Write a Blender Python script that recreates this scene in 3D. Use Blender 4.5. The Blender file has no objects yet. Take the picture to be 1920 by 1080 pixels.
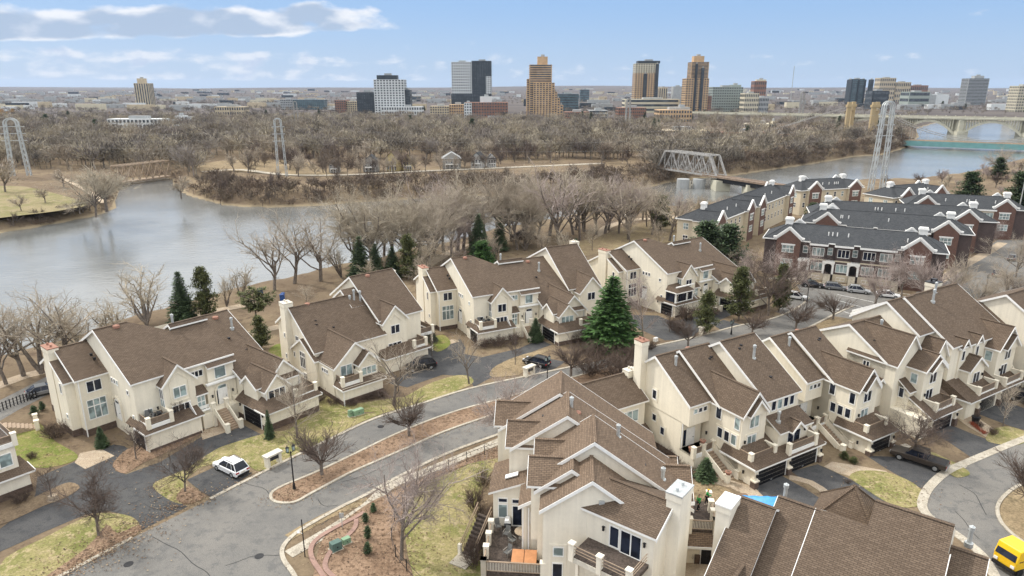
import bpy, bmesh, math, random
import numpy as np
from mathutils import Vector, Matrix
R_=random.Random(7)
sc=bpy.context.scene; COL=sc.collection
# ---------------------------------------------------------------- camera
FPX=1280.0; CH=42.0; PITCH=math.atan((540-168)/FPX); cP,sP=math.cos(PITCH),math.sin(PITCH)
cam=bpy.data.cameras.new('camera'); co=bpy.data.objects.new('camera',cam); COL.objects.link(co)
co.location=(0,0,CH); co.rotation_euler=(math.pi/2-PITCH,0,0)
cam.sensor_width=36; cam.lens=36*FPX/1920; cam.clip_start=.5; cam.clip_end=60000
sc.camera=co
# ---------------------------------------------------------------- light
SUN_EL,SUN_AZ=math.radians(48),math.radians(-62)      # azimuth from +Y, clockwise
SKY_ST=0.09
sc.view_settings.view_transform='Standard'; sc.view_settings.look='None'
sc.view_settings.exposure=0.45; sc.view_settings.gamma=1
def nodes(t): return t.nodes, t.links
w=bpy.data.worlds.new('World'); sc.world=w; w.use_nodes=True
N,L=nodes(w.node_tree); N.clear()
def nd(N,t,**k):
    n=N.new(t)
    for a,b in k.items():
        if a=='inp':
            for i,v in b.items(): n.inputs[i].default_value=v
        else: setattr(n,a,b)
    return n
def mth(N,L,op,a,b=None,c=None,clamp=False):
    n=N.new('ShaderNodeMath'); n.operation=op; n.use_clamp=clamp
    for i,v in enumerate((a,b,c)):
        if v is None: continue
        if isinstance(v,(int,float)): n.inputs[i].default_value=v
        else: L.new(v,n.inputs[i])
    return n.outputs[0]
def mixc(N,L,f,a,b):
    n=N.new('ShaderNodeMix'); n.data_type='RGBA'
    for s,v in ((0,f),(6,a),(7,b)):
        if isinstance(v,(int,float,tuple)): n.inputs[s].default_value=v
        else: L.new(v,n.inputs[s])
    return n.outputs[2]
def ramp(N,L,v,a,b):          # smoothstep a..b
    n=N.new('ShaderNodeMapRange'); n.interpolation_type='SMOOTHSTEP'
    L.new(v,n.inputs[0]); n.inputs[1].default_value=a; n.inputs[2].default_value=b
    return n.outputs[0]
sky=nd(N,'ShaderNodeTexSky',sky_type='NISHITA',sun_disc=False,sun_elevation=SUN_EL,sun_rotation=SUN_AZ,air_density=1.0,dust_density=1.5,ozone_density=2.0)
tc=nd(N,'ShaderNodeTexCoord'); sx=nd(N,'ShaderNodeSeparateXYZ'); L.new(tc.outputs['Generated'],sx.inputs[0])
az=mth(N,L,'ARCTAN2',sx.outputs[0],sx.outputs[1]); el=mth(N,L,'ARCSINE',sx.outputs[2])
def cloudnoise(dz,sa,se,off,det=6,rough=.55):
    cv=nd(N,'ShaderNodeCombineXYZ'); L.new(mth(N,L,'MULTIPLY',az,sa),cv.inputs[0]); L.new(mth(N,L,'MULTIPLY_ADD',el,se,dz*se+off),cv.inputs[1]); cv.inputs[2].default_value=off
    n=nd(N,'ShaderNodeTexNoise',inp={'Scale':1.0,'Detail':det,'Roughness':rough}); L.new(cv.outputs[0],n.inputs['Vector']); return n.outputs[0]
# low blue sky near the horizon in the distance, thin cloud deck higher up
base=mixc(N,L,ramp(N,L,el,-.005,.13),(4.1,5.5,7.4,1),(2.7,4.5,7.4,1))
blue=mixc(N,L,.15,base,sky.outputs[0])
deckn=cloudnoise(0,3.0,6.0,3.3)
deck=mth(N,L,'MULTIPLY',ramp(N,L,el,.125,.21),mth(N,L,'MULTIPLY_ADD',ramp(N,L,deckn,.30,.55),.35,.65))
c0=mixc(N,L,deck,blue,mixc(N,L,ramp(N,L,el,.15,.45),(8.2,8.4,8.6,1),(15.5,15.5,15.3,1)))
# long flat based cloud bank on the left, small puffs lower down
n1=cloudnoise(0,17.0,38.0,4.1,7,.5); n1b=cloudnoise(.014,17.0,38.0,4.1,5,.45)
tilt=mth(N,L,'MULTIPLY_ADD',az,-.055,el)           # the bank sinks towards the right
leftm=mth(N,L,'SUBTRACT',1.0,ramp(N,L,az,-.30,-.08)); band=mth(N,L,'MULTIPLY',ramp(N,L,tilt,.078,.092),mth(N,L,'SUBTRACT',1.0,ramp(N,L,tilt,.108,.135)))
thr=mth(N,L,'MULTIPLY',leftm,band)
m1=ramp(N,L,mth(N,L,'MULTIPLY_ADD',thr,.46,n1),.68,.88)
m1b=ramp(N,L,mth(N,L,'MULTIPLY_ADD',thr,.46,n1b),.74,.98)
col1=mixc(N,L,m1b,(7.9,8.0,8.3,1),(3.7,4.6,6.0,1))
c1=mixc(N,L,mth(N,L,'MULTIPLY',m1,.9),c0,col1)
n2=cloudnoise(0,24.0,58.0,9.1,5,.5); n2b=cloudnoise(.008,24.0,58.0,9.1,5,.5)
low=mth(N,L,'MULTIPLY',ramp(N,L,el,.004,.014),mth(N,L,'SUBTRACT',1.0,ramp(N,L,el,.040,.075)))
lm2=mth(N,L,'MULTIPLY',mth(N,L,'SUBTRACT',1.0,ramp(N,L,az,-.55,.45)),.17)
v2=mth(N,L,'MULTIPLY',mth(N,L,'ADD',n2,lm2),low)
m2=ramp(N,L,v2,.58,.80)
m2b=ramp(N,L,mth(N,L,'ADD',n2b,lm2),.66,.86)
col2=mixc(N,L,m2b,(7.4,7.6,8.1,1),(4.7,5.5,7.0,1))
c2=mixc(N,L,mth(N,L,'MULTIPLY',m2,.75),c1,col2)
bg=nd(N,'ShaderNodeBackground'); L.new(c2,bg.inputs[0]); bg.inputs[1].default_value=SKY_ST
ow=nd(N,'ShaderNodeOutputWorld'); L.new(bg.outputs[0],ow.inputs[0])
sl=bpy.data.lights.new('sun','SUN'); sl.energy=2.3; sl.angle=math.radians(6); sl.color=(1,.95,.87)
so=bpy.data.objects.new('sun',sl); COL.objects.link(so)
sd=Vector((math.sin(SUN_AZ)*math.cos(SUN_EL),math.cos(SUN_AZ)*math.cos(SUN_EL),math.sin(SUN_EL)))
so.rotation_euler=sd.to_track_quat('Z','Y').to_euler(); so.location=(0,0,200)
# ---------------------------------------------------------------- survey helpers: a survey reading -> a point on the ground
def P(px,py,z=0.0):
    x=(px-960)/FPX; y=(py-540)/FPX; t=(CH-z)/(y*cP+sP)
    return (x*t,(cP-y*sP)*t)
def at(px,py,Y):
    x=(px-960)/FPX; y=(py-540)/FPX; t=Y/(cP-y*sP)
    return (x*t,Y,CH-(y*cP+sP)*t)
def hgt(px,by,ty,z=0.0):      # height of a vertical thing whose foot is at by and top at ty
    X,Y=P(px,by,z); return at(px,ty,Y)[2]-z
# ---------------------------------------------------------------- materials
MATS={}
def newmat(name):
    m=bpy.data.materials.new(name); m.use_nodes=True; MATS[name]=m
    N,L=m.node_tree.nodes,m.node_tree.links; b=N['Principled BSDF']; return m,N,L,b
def noise(N,L,scale,det=4,vec=None,rough=.6):
    n=nd(N,'ShaderNodeTexNoise',inp={'Scale':scale,'Detail':det,'Roughness':rough})
    if vec is not None: L.new(vec,n.inputs['Vector'])
    return n.outputs[0]
def tcoord(N,L,kind='Object'): return nd(N,'ShaderNodeTexCoord').outputs[kind]
def posn(N,L): return nd(N,'ShaderNodeNewGeometry').outputs['Position']
def C4(c): return (c[0],c[1],c[2],1)
def plain(name,c,rough=.7,metal=0,var=.12,scale=3.0,spec=.3):
    m,N,L,b=newmat(name)
    v=posn(N,L); f=noise(N,L,scale,4,v)
    L.new(mixc(N,L,ramp(N,L,f,.3,.7),C4([x*(1-var) for x in c]),C4([min(1,x*(1+var)) for x in c])),b.inputs['Base Color'])
    b.inputs['Roughness'].default_value=rough; b.inputs['Metallic'].default_value=metal; b.inputs['Specular IOR Level'].default_value=spec
    return m
def ground(name,stops,scales,rough=.95):
    """stops: three colours mixed by a large and a small noise"""
    m,N,L,b=newmat(name); v=posn(N,L)
    f1=noise(N,L,scales[0],5,v,.65); f2=noise(N,L,scales[1],4,v,.7); f3=noise(N,L,scales[2],2,v,.8)
    c=mixc(N,L,ramp(N,L,f1,.36,.62),C4(stops[0]),C4(stops[1])); c=mixc(N,L,ramp(N,L,f2,.48,.66),c,C4(stops[2]))
    hs=nd(N,'ShaderNodeHueSaturation'); L.new(c,hs.inputs['Color']); L.new(mth(N,L,'MULTIPLY_ADD',f3,1.5,.25),hs.inputs['Value'])
    L.new(hs.outputs[0],b.inputs['Base Color']); b.inputs['Roughness'].default_value=rough; b.inputs['Specular IOR Level'].default_value=.15
    return m
def shingle(name,c1,c2,mort,var=1.0):
    m,N,L,b=newmat(name); uv=tcoord(N,L,'UV')
    br=nd(N,'ShaderNodeTexBrick',offset=.5,inp={'Scale':1.0,'Mortar Size':.022,'Mortar Smooth':.3,'Bias':0.0,'Brick Width':.42,'Row Height':.16})
    L.new(uv,br.inputs['Vector']); br.inputs['Color1'].default_value=C4(c1); br.inputs['Color2'].default_value=C4(c2); br.inputs['Mortar'].default_value=C4(mort)
    v=posn(N,L); f=noise(N,L,.45,5,v); f2=noise(N,L,5,3,v,.8)
    hs=nd(N,'ShaderNodeHueSaturation'); L.new(br.outputs[0],hs.inputs['Color'])
    L.new(mth(N,L,'ADD',mth(N,L,'MULTIPLY_ADD',f,.35*var,.83-.05*var),mth(N,L,'MULTIPLY_ADD',f2,.5,-.25)),hs.inputs['Value'])
    L.new(hs.outputs[0],b.inputs['Base Color']); b.inputs['Roughness'].default_value=.9; b.inputs['Specular IOR Level'].default_value=.15
    bp=nd(N,'ShaderNodeBump',inp={'Strength':.5,'Distance':.03}); L.new(br.outputs[1],bp.inputs['Height']); bp.invert=True; L.new(bp.outputs[0],b.inputs['Normal'])
    return m
def bricks(name,c1,c2,mort,bw=.24,rh=.08):
    m,N,L,b=newmat(name); uv=tcoord(N,L,'UV')
    br=nd(N,'ShaderNodeTexBrick',inp={'Scale':1.0,'Mortar Size':.01,'Brick Width':bw,'Row Height':rh})
    L.new(uv,br.inputs['Vector']); br.inputs['Color1'].default_value=C4(c1); br.inputs['Color2'].default_value=C4(c2); br.inputs['Mortar'].default_value=C4(mort)
    f=noise(N,L,.8,5,posn(N,L)); hs=nd(N,'ShaderNodeHueSaturation'); L.new(br.outputs[0],hs.inputs['Color']); L.new(mth(N,L,'MULTIPLY_ADD',f,.6,.7),hs.inputs['Value'])
    L.new(hs.outputs[0],b.inputs['Base Color']); b.inputs['Roughness'].default_value=.9; return m
def stucco(name,c):
    m,N,L,b=newmat(name); v=posn(N,L); f=noise(N,L,.35,5,v,.6); f2=noise(N,L,3.0,4,v,.8)
    # faint vertical rain streaks
    mp=nd(N,'ShaderNodeMapping'); mp.inputs['Scale'].default_value=(2.2,2.2,.12); L.new(v,mp.inputs[0]); f3=noise(N,L,1.0,4,mp.outputs[0],.6)
    hs=nd(N,'ShaderNodeHueSaturation'); hs.inputs['Color'].default_value=C4(c)
    L.new(mth(N,L,'ADD',mth(N,L,'MULTIPLY_ADD',f,.24,.82),mth(N,L,'ADD',mth(N,L,'MULTIPLY_ADD',f2,.16,-.08),mth(N,L,'MULTIPLY_ADD',f3,.30,-.12))),hs.inputs['Value'])
    L.new(hs.outputs[0],b.inputs['Base Color']); b.inputs['Roughness'].default_value=.92; b.inputs['Specular IOR Level'].default_value=.2
    bp=nd(N,'ShaderNodeBump',inp={'Strength':.25,'Distance':.02}); L.new(noise(N,L,14,3,v),bp.inputs['Height']); L.new(bp.outputs[0],b.inputs['Normal']); return m
STUC=stucco('stucco',(.77,.71,.585)); STUC2=stucco('pale_stucco',(.78,.72,.605))
TRIM=plain('white_trim',(.80,.79,.76),.6,var=.05)
SHIN=shingle('brown_shingle',(.162,.120,.087),(.118,.086,.062),(.070,.051,.039))
SHIN2=shingle('tan_shingle',(.225,.163,.115),(.16,.115,.082),(.085,.061,.046))
SHING=shingle('charcoal_shingle',(.088,.092,.097),(.056,.06,.066),(.03,.032,.035))
STONE=bricks('brown_stone',(.13,.085,.062),(.07,.045,.034),(.10,.08,.065),.3,.12)
BRICK=bricks('red_brick',(.15,.066,.046),(.095,.044,.034),(.15,.115,.095))
BRICKD=bricks('dark_brick',(.085,.055,.05),(.055,.037,.035),(.10,.085,.08))
SIDING=plain('cream_siding',(.56,.49,.37),.8,var=.07)
def glassm(name,c,rough=.08):
    m,N,L,b=newmat(name); f=noise(N,L,.7,2,posn(N,L))
    L.new(mixc(N,L,ramp(N,L,f,.42,.6),C4(c),C4([x*2.2 for x in c])),b.inputs['Base Color'])
    b.inputs['Roughness'].default_value=rough; b.inputs['Specular IOR Level'].default_value=.35; return m
GLASS=glassm('dark_glass',(.010,.013,.022)); GLASSL=glassm('pale_glass',(.16,.20,.20),.15)  # pale panes: curtains and bluish sky reflection put into the colour
DARK=plain('black_paint',(.014,.014,.017),.45,var=.2); IRON=plain('black_iron',(.018,.018,.02),.5,var=.2)
GAR=plain('garage_door_black',(.006,.006,.009),.5,var=.25)
GALV=plain('galvanised',(.50,.52,.52),.45,.5,var=.15); CAPC=plain('concrete_cap',(.58,.54,.46),.85)
TERRA=plain('terracotta',(.30,.155,.11),.8); WOODD=plain('weathered_deck',(.075,.058,.048),.85,var=.45,scale=6); WOODB=plain('tan_rail',(.33,.25,.18),.8)
RAILG=plain('tinted_panel',(.17,.13,.10),.35,var=.2)
ASPH=ground('asphalt',[(.15,.145,.137),(.185,.175,.16),(.13,.127,.122)],(.09,.8,14))
ASPHN=ground('new_asphalt',[(.068,.068,.070),(.085,.084,.083),(.056,.057,.060)],(.15,.9,12))
CONC=ground('concrete',[(.38,.34,.275),(.45,.41,.34),(.30,.265,.215)],(.3,1.5,9))
WALK=ground('tan_walk',[(.40,.32,.23),(.34,.27,.20),(.44,.37,.28)],(.3,1.2,10))
LAWN=ground('lawn',[(.155,.160,.052),(.26,.225,.105),(.33,.27,.155)],(.22,1.1,5))
LAWNG=ground('green_lawn',[(.13,.16,.035),(.19,.19,.06),(.24,.20,.09)],(.2,.9,5))
STRAW=ground('dormant_grass',[(.22,.165,.10),(.28,.215,.13),(.16,.125,.075)],(.12,.8,4))
MULCH=ground('leaf_litter',[(.185,.122,.08),(.27,.185,.125),(.11,.072,.048)],(.3,2.2,8))
EARTH=ground('earth',[(.17,.125,.085),(.21,.155,.10),(.12,.088,.06)],(.1,.7,5))
BARK=plain('grey_bark',(.155,.13,.11),.95,var=.35); BARKL=plain('light_bark',(.24,.195,.155),.95,var=.3)
TWIG=plain('grey_twigs',(.37,.315,.25),.95,var=.3,scale=.6); TWIGS=plain('shrub_twigs',(.115,.083,.065),.95,var=.4,scale=1.2); TWIGR=plain('reddish_twigs',(.125,.094,.078),.95,var=.3,scale=.8); TWIGT=plain('tan_twigs',(.41,.355,.275),.95,var=.3,scale=.5); TWIGP=plain('pinkish_twigs',(.37,.305,.275),.95,var=.3,scale=.8)
NEED=plain('spruce_needles',(.066,.098,.045),.8,var=.6,scale=1.6); NEEDP=plain('pine_needles',(.050,.108,.026),.8,var=.6,scale=1.4); NEEDO=plain('olive_needles',(.095,.105,.040),.8,var=.5,scale=1.4)
PARKG=ground('park_ground',[(.25,.195,.115),(.20,.15,.095),(.29,.235,.13)],(.05,.4,3))
# ---------------------------------------------------------------- object helpers
def tag(o,label=None,cat=None,group=None,kind=None):
    if label: o['label']=label
    if cat: o['category']=cat
    if group: o['group']=group
    if kind: o['kind']=kind
    return o
def empty(name,loc=(0,0,0),rz=0.0,label=None,cat=None,group=None):
    o=bpy.data.objects.new(name,None); COL.objects.link(o); o.location=loc; o.rotation_euler=(0,0,rz); o.empty_display_size=.5
    return tag(o,label,cat,group)
def meshobj(name,me,parent=None,loc=(0,0,0),rot=(0,0,0)):
    o=bpy.data.objects.new(name,me); COL.objects.link(o); o.location=loc; o.rotation_euler=rot
    if parent: o.parent=parent
    return o
class MB:
    """collects faces; build() links them as one mesh object"""
    def __init__(s): s.v=[]; s.f=[]; s.m=[]
    def poly(s,pts,m=0):
        i=len(s.v); s.v+= [tuple(p) for p in pts]; s.f.append(list(range(i,i+len(pts)))); s.m.append(m); return s
    def box(s,a,b,m=0):
        x0,y0,z0=a; x1,y1,z1=b
        c=[(x0,y0,z0),(x1,y0,z0),(x1,y1,z0),(x0,y1,z0),(x0,y0,z1),(x1,y0,z1),(x1,y1,z1),(x0,y1,z1)]
        for q in ((3,2,1,0),(4,5,6,7),(0,1,5,4),(1,2,6,5),(2,3,7,6),(3,0,4,7)): s.poly([c[i] for i in q],m)
        return s
    def prism(s,pts,d,m=0,mt=None,ms=None):
        """flat polygon extruded by vector d"""
        p2=[(p[0]+d[0],p[1]+d[1],p[2]+d[2]) for p in pts]; s.poly(pts,m); s.poly(p2[::-1],m if mt is None else mt); n=len(pts)
        for i in range(n): j=(i+1)%n; s.poly([pts[i],pts[j],p2[j],p2[i]],m if ms is None else ms)
        return s
    def bar(s,a,b,w,h=None,m=0,k=4):
        a=Vector(a); b=Vector(b); d=b-a
        if d.length<1e-6: return s
        d.normalize(); up=Vector((0,0,1)) if abs(d.z)<.95 else Vector((1,0,0)); x=d.cross(up).normalized(); y=x.cross(d); h=h or w
        if k==4: ring=[(-w/2,-h/2),(w/2,-h/2),(w/2,h/2),(-w/2,h/2)]
        else: ring=[(w/2*math.cos(2*math.pi*i/k),h/2*math.sin(2*math.pi*i/k)) for i in range(k)]
        A=[a+x*p+y*q for p,q in ring]; B=[b+x*p+y*q for p,q in ring]
        for i in range(k): j=(i+1)%k; s.poly([A[i],A[j],B[j],B[i]],m)
        s.poly(A[::-1],m); s.poly(B,m); return s
    def cyl(s,c,r,z0,z1,k=12,m=0,r1=None):
        r1=r if r1 is None else r1
        A=[(c[0]+r*math.cos(2*math.pi*i/k),c[1]+r*math.sin(2*math.pi*i/k),z0) for i in range(k)]; B=[(c[0]+r1*math.cos(2*math.pi*i/k),c[1]+r1*math.sin(2*math.pi*i/k),z1) for i in range(k)]
        for i in range(k): j=(i+1)%k; s.poly([A[i],A[j],B[j],B[i]],m)
        s.poly(B,m); s.poly(A[::-1],m); return s
    def mesh(s,name,mats):
        me=bpy.data.meshes.new(name); me.from_pydata(s.v,[],s.f)
        for m in (mats if isinstance(mats,(list,tuple)) else [mats]): me.materials.append(m)
        me.polygons.foreach_set('material_index',s.m)
        uv=me.uv_layers.new(name='UVMap').data; me.update()
        for p in me.polygons:
            n=p.normal; h=Vector((-n.y,n.x,0))
            if h.length<1e-4: h=Vector((1,0,0))
            h.normalize(); t=n.cross(h)
            for li in p.loop_indices:
                q=me.vertices[me.loops[li].vertex_index].co; uv[li].uv=(q.dot(h),q.dot(t))
        return me
    def build(s,name,mats,parent=None,loc=(0,0,0),rot=(0,0,0)):
        if not s.f: return None
        return meshobj(name,s.mesh(name,mats),parent,loc,rot)
def smooth(pts,n=5,closed=True):
    out=[]; m=len(pts)
    for i in range(m if closed else m-1):
        g=lambda k: pts[k%m] if closed else pts[max(0,min(m-1,k))]
        p0,p1,p2,p3=g(i-1),g(i),g(i+1),g(i+2)
        for k in range(n):
            t=k/n; out.append(tuple(.5*((2*p1[c])+(-p0[c]+p2[c])*t+(2*p0[c]-5*p1[c]+4*p2[c]-p3[c])*t*t+(-p0[c]+3*p1[c]-3*p2[c]+p3[c])*t**3) for c in (0,1)))
    if not closed: out.append(tuple(pts[-1]))
    return out
def G(*px,z=0.0): return [P(a,b,z) for a,b in px]
def sheet(name,pts,z,mat,kind='structure',sm=0):
    if sm: pts=smooth(pts,sm)
    return tag(MB().poly([(x,y,z) for x,y in pts]).build(name,mat),kind=kind)
def strip(name,pts,wd,z0,z1,mat,closed=False,sm=4,side=0.0):
    """a kerb or path of width wd along a line; side shifts it to one side"""
    if sm: pts=smooth(pts,sm,closed)
    n=len(pts); Lf,Rt=[],[]
    for i in range(n):
        a=Vector(pts[(i-1)%n] if closed or i else pts[0]); b=Vector(pts[(i+1)%n] if closed or i<n-1 else pts[-1]); t=(b-a).normalized(); q=Vector((-t.y,t.x)); p=Vector(pts[i])
        Lf.append(p+q*(wd/2+side)); Rt.append(p+q*(-wd/2+side))
    mb=MB()
    for i in range(n if closed else n-1):
        j=(i+1)%n; a,b,c,d=Lf[i],Rt[i],Rt[j],Lf[j]
        mb.poly([(*a,z1),(*b,z1),(*c,z1),(*d,z1)])
        if z1-z0>.03:
            mb.poly([(*a,z0),(*a,z1),(*d,z1),(*d,z0)]); mb.poly([(*b,z0),(*b,z1),(*c,z1),(*c,z0)])
    return tag(mb.build(name,mat),kind='structure')
# ---------------------------------------------------------------- terrain and water
WZ=-6.0
shore=G((-900,900),(-300,745),(0,692),(85,672),(160,640),(290,604),(330,592),(420,566),(520,545),(600,522),(660,515),(720,492),(800,480),(860,462),(900,450),(960,440),(1040,424),(1110,407),(1170,400),(1250,404),(1310,398),(1370,380),(1440,376),(1500,356),(1600,352),(1690,350),(1780,338),(1850,320),(1930,300),(2100,284),(2500,262),
  (2500,222),(1920,226),(1760,228),(1720,240),(1722,258),(1700,277),(1660,290),(1610,293),(1530,307),(1440,320),(1390,328),(1330,333),(1260,342),(1230,350),(1100,368),(990,370),(880,367),(720,377),(600,385),(500,389),(420,386),(345,366),(318,347),(318,336),(300,331),(238,337),(234,347),(222,376),(225,391),(190,403),(110,419),(0,438),(-400,480),(-900,540),z=WZ)
WP=np.array(shore)
def wdist(X,Y):
    """signed distance to the water's edge, negative in the water"""
    d=np.full(X.shape,1e9); ins=np.zeros(X.shape,bool); n=len(WP)
    for i in range(n):
        ax,ay=WP[i]; bx,by=WP[(i+1)%n]; dx,dy=bx-ax,by-ay
        t=np.clip(((X-ax)*dx+(Y-ay)*dy)/(dx*dx+dy*dy+1e-9),0,1); d=np.minimum(d,np.hypot(X-ax-t*dx,Y-ay-t*dy))
        c=((ay>Y)!=(by>Y))&(X<(bx-ax)*(Y-ay)/((by-ay) if by!=ay else 1e-9)+ax); ins^=c
    return np.where(ins,-d,d)
def ss(t): t=np.clip(t,0,1); return t*t*(3-2*t)
# near bank edge line (y as function of x) tells our bank from the far one
nx=np.array([p[0] for p in shore[:31]]); ny=np.array([p[1] for p in shore[:31]]); oi=np.argsort(nx); nx,ny=nx[oi],ny[oi]
def land(X,Y):
    d=wdist(X,Y); near=Y<np.interp(X,nx,ny)+4
    top=np.where(near,0.0,-1.8+ss((Y-350)/500)*4)
    top=top+np.where(Y>2000,ss((Y-2200)/9000)*88*(.82+.18*np.sin(X/1900+1)+.1*np.sin(X/700)),0)
    bw=np.where(near,11,9.0)
    return np.where(d<0,WZ-.4-ss(-d/12)*2,WZ-.4+ss(d/bw)*(top-WZ+.4))
na,nr=380,300
aa=np.radians(np.linspace(-74,74,na)); rr=18*np.exp(np.linspace(0,1,nr)**1.0*math.log(16000/18))
A_,Rr=np.meshgrid(aa,rr); X_=Rr*np.sin(A_); Y_=Rr*np.cos(A_)-6
Z_=land(X_,Y_)
vs=np.stack([X_.ravel(),Y_.ravel(),Z_.ravel()],1); ii=np.arange(na*nr).reshape(nr,na)
fs=np.stack([ii[:-1,:-1].ravel(),ii[:-1,1:].ravel(),ii[1:,1:].ravel(),ii[1:,:-1].ravel()],1)
def npmesh(name,vs,fs,mats,mi=None):
    me=bpy.data.meshes.new(name); k=fs.shape[1]; me.vertices.add(len(vs)); me.vertices.foreach_set('co',np.asarray(vs,np.float32).ravel())
    me.loops.add(fs.size); me.loops.foreach_set('vertex_index',fs.astype(np.int32).ravel()); me.polygons.add(len(fs))
    me.polygons.foreach_set('loop_start',np.arange(0,fs.size,k,dtype=np.int32)); 
    for m in (mats if isinstance(mats,(list,tuple)) else [mats]): me.materials.append(m)
    if mi is not None: me.polygons.foreach_set('material_index',np.asarray(mi,np.int32))
    me.update(calc_edges=True); return me
def groundmat():
    m,N,L,b=newmat('terrain'); v=posn(N,L)
    f1=noise(N,L,.035,6,v,.7); f2=noise(N,L,.3,5,v,.7); f3=noise(N,L,2.2,3,v,.8); ff=noise(N,L,.0045,6,v,.75)
    a=mixc(N,L,ramp(N,L,f1,.4,.62),(.155,.115,.078,1),(.215,.165,.105,1)); a=mixc(N,L,ramp(N,L,f2,.5,.68),a,(.105,.075,.052,1))
    far=mixc(N,L,ramp(N,L,ff,.4,.6),(.080,.070,.068,1),(.125,.108,.098,1))
    s=nd(N,'ShaderNodeSeparateXYZ'); L.new(v,s.inputs[0]); c=mixc(N,L,ramp(N,L,s.outputs[1],500,1100),a,far)
    hs=nd(N,'ShaderNodeHueSaturation'); L.new(c,hs.inputs['Color']); L.new(mth(N,L,'MULTIPLY_ADD',f3,.9,.55),hs.inputs['Value']); 
    # pale sandy strip at the water's edge
    z=mth(N,L,'ADD',s.outputs[2],mth(N,L,'MULTIPLY',f2,.8)); sand=mth(N,L,'SUBTRACT',1.0,ramp(N,L,z,-5.2,-4.7))
    L.new(mixc(N,L,sand,hs.outputs[0],(.27,.215,.14,1)),b.inputs['Base Color']); b.inputs['Roughness'].default_value=.97; b.inputs['Specular IOR Level'].default_value=.1; return m
tag(meshobj('ground',npmesh('ground',vs,fs,groundmat())),kind='structure')
def watermat():
    m,N,L,b=newmat('river_water'); v=posn(N,L)
    f=noise(N,L,.02,4,v); L.new(mixc(N,L,ramp(N,L,f,.4,.6),(.135,.14,.135,1),(.185,.19,.185,1)),b.inputs['Base Color'])
    b.inputs['Roughness'].default_value=.13; b.inputs['IOR'].default_value=1.45; b.inputs['Specular IOR Level'].default_value=1.0
    mp=nd(N,'ShaderNodeMapping'); mp.inputs['Scale'].default_value=(.55,1.5,1); mp.inputs['Rotation'].default_value=(0,0,.35); L.new(v,mp.inputs[0])
    n=noise(N,L,.55,5,mp.outputs[0],.65); n2=noise(N,L,.05,3,v)
    bp=nd(N,'ShaderNodeBump',inp={'Distance':.16}); L.new(n,bp.inputs['Height']); L.new(mth(N,L,'MULTIPLY_ADD',n2,.8,.05),bp.inputs['Strength']); L.new(bp.outputs[0],b.inputs['Normal']); return m
wx=[( -1500,60),(3200,60),(3200,2600),(-1500,2600)]
sheet('river',wx,WZ,watermat())
# ---------------------------------------------------------------- roads, drives and lawns (surveyed outlines)
q3=lambda L,ox,oy,k=3.0: G(*[(ox+a/k,oy+b/k) for a,b in L])
kerbL=G((40,1120),(115,1080),(248,1009),(394,936),(480,892),(600,833),(700,786),(790,757),(880,729),(1000,703),(1100,682),(1213,652),(1313,630),(1380,612),(1450,597),(1500,574),(1516,558))
kerbR=G((570,1120),(551,1078),(532,1050),(530,1028),(548,1006),(577,986),(640,951),(683,930),(733,902),(833,853),(940,813),(1060,770),(1180,735),(1300,690),(1427,648),(1500,622),(1560,592),(1600,574))
road=kerbL+kerbR[::-1]
sheet('road',road,.012,ASPH)
med=smooth(G((508,934),(520,917),(593,886),(667,851),(733,819),(800,791),(867,768),(960,743),(1060,712),(1150,688),(1190,682),(1200,690),(1150,708),(1060,737),(920,780),(833,810),(767,839),(700,868),(653,889),(587,924),(553,942),(522,943)),4)
sheet('median_bed',med,.10,MULCH); strip('median_kerb',med,.32,.012,.14,CONC,True,0)
kerb_runs=[kerbL[:3],kerbL[3:11],kerbL[11:]]
for k in kerb_runs: strip('kerb',k,.42,.0,.10,CONC,sm=4)
strip('kerb',kerbR,.42,.0,.11,CONC,sm=4)
# cross street by the brick terraces and the side street beyond it
cs=G((1455,585),(1500,546),(1493,533),(1580,538),(1700,556),(1850,590),(2100,650),(2100,760),(1900,680),(1760,630),(1640,606),(1560,592),(1500,600))
sheet('cross_street',cs,.008,ASPH)
sheet('side_street',G((1700,560),(1770,515),(1830,482),(1870,450),(1990,450),(2050,560),(1900,600)),.016,ASPH)
strip('kerb',G((1470,528),(1580,534),(1700,552),(1750,562)),.4,0,.1,CONC,sm=3)
strip('sidewalk',G((1440,522),(1560,525),(1700,540),(1760,548)),1.6,.0,.03,CONC,sm=3)
strip('sidewalk',G((1740,540),(1790,508),(1850,474),(1880,455)),2.4,.0,.03,WALK,sm=3)
for a,b in (((1560,560),(1640,583)),((1570,552),(1700,580)),((1545,572),(1600,590))): strip('lane_line',G(a,b),.14,.016,.018,TRIM,sm=0)
# right hand loop street
loopL=G((2000,795),(1920,823),(1813,867),(1773,886),(1743,913),(1731,935),(1730,953),(1746,972),(1790,1000),(1840,1040),(1870,1090))
loopR=G((2060,850),(1930,903),(1893,922),(1871,948),(1876,978),(1908,1010),(1960,1040),(2000,1060))
sheet('loop_street',loopL+G((1900,1130),(2080,1130))+G((2100,1050))+loopR[::-1],.012,ASPH)
strip('kerb',loopL,.95,.0,.06,CONC,sm=4); strip('kerb',loopR,.35,.0,.13,CONC,sm=4)
sheet('lawn',loopR+G((2100,1040),(2100,880)),.05,STRAW)
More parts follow.
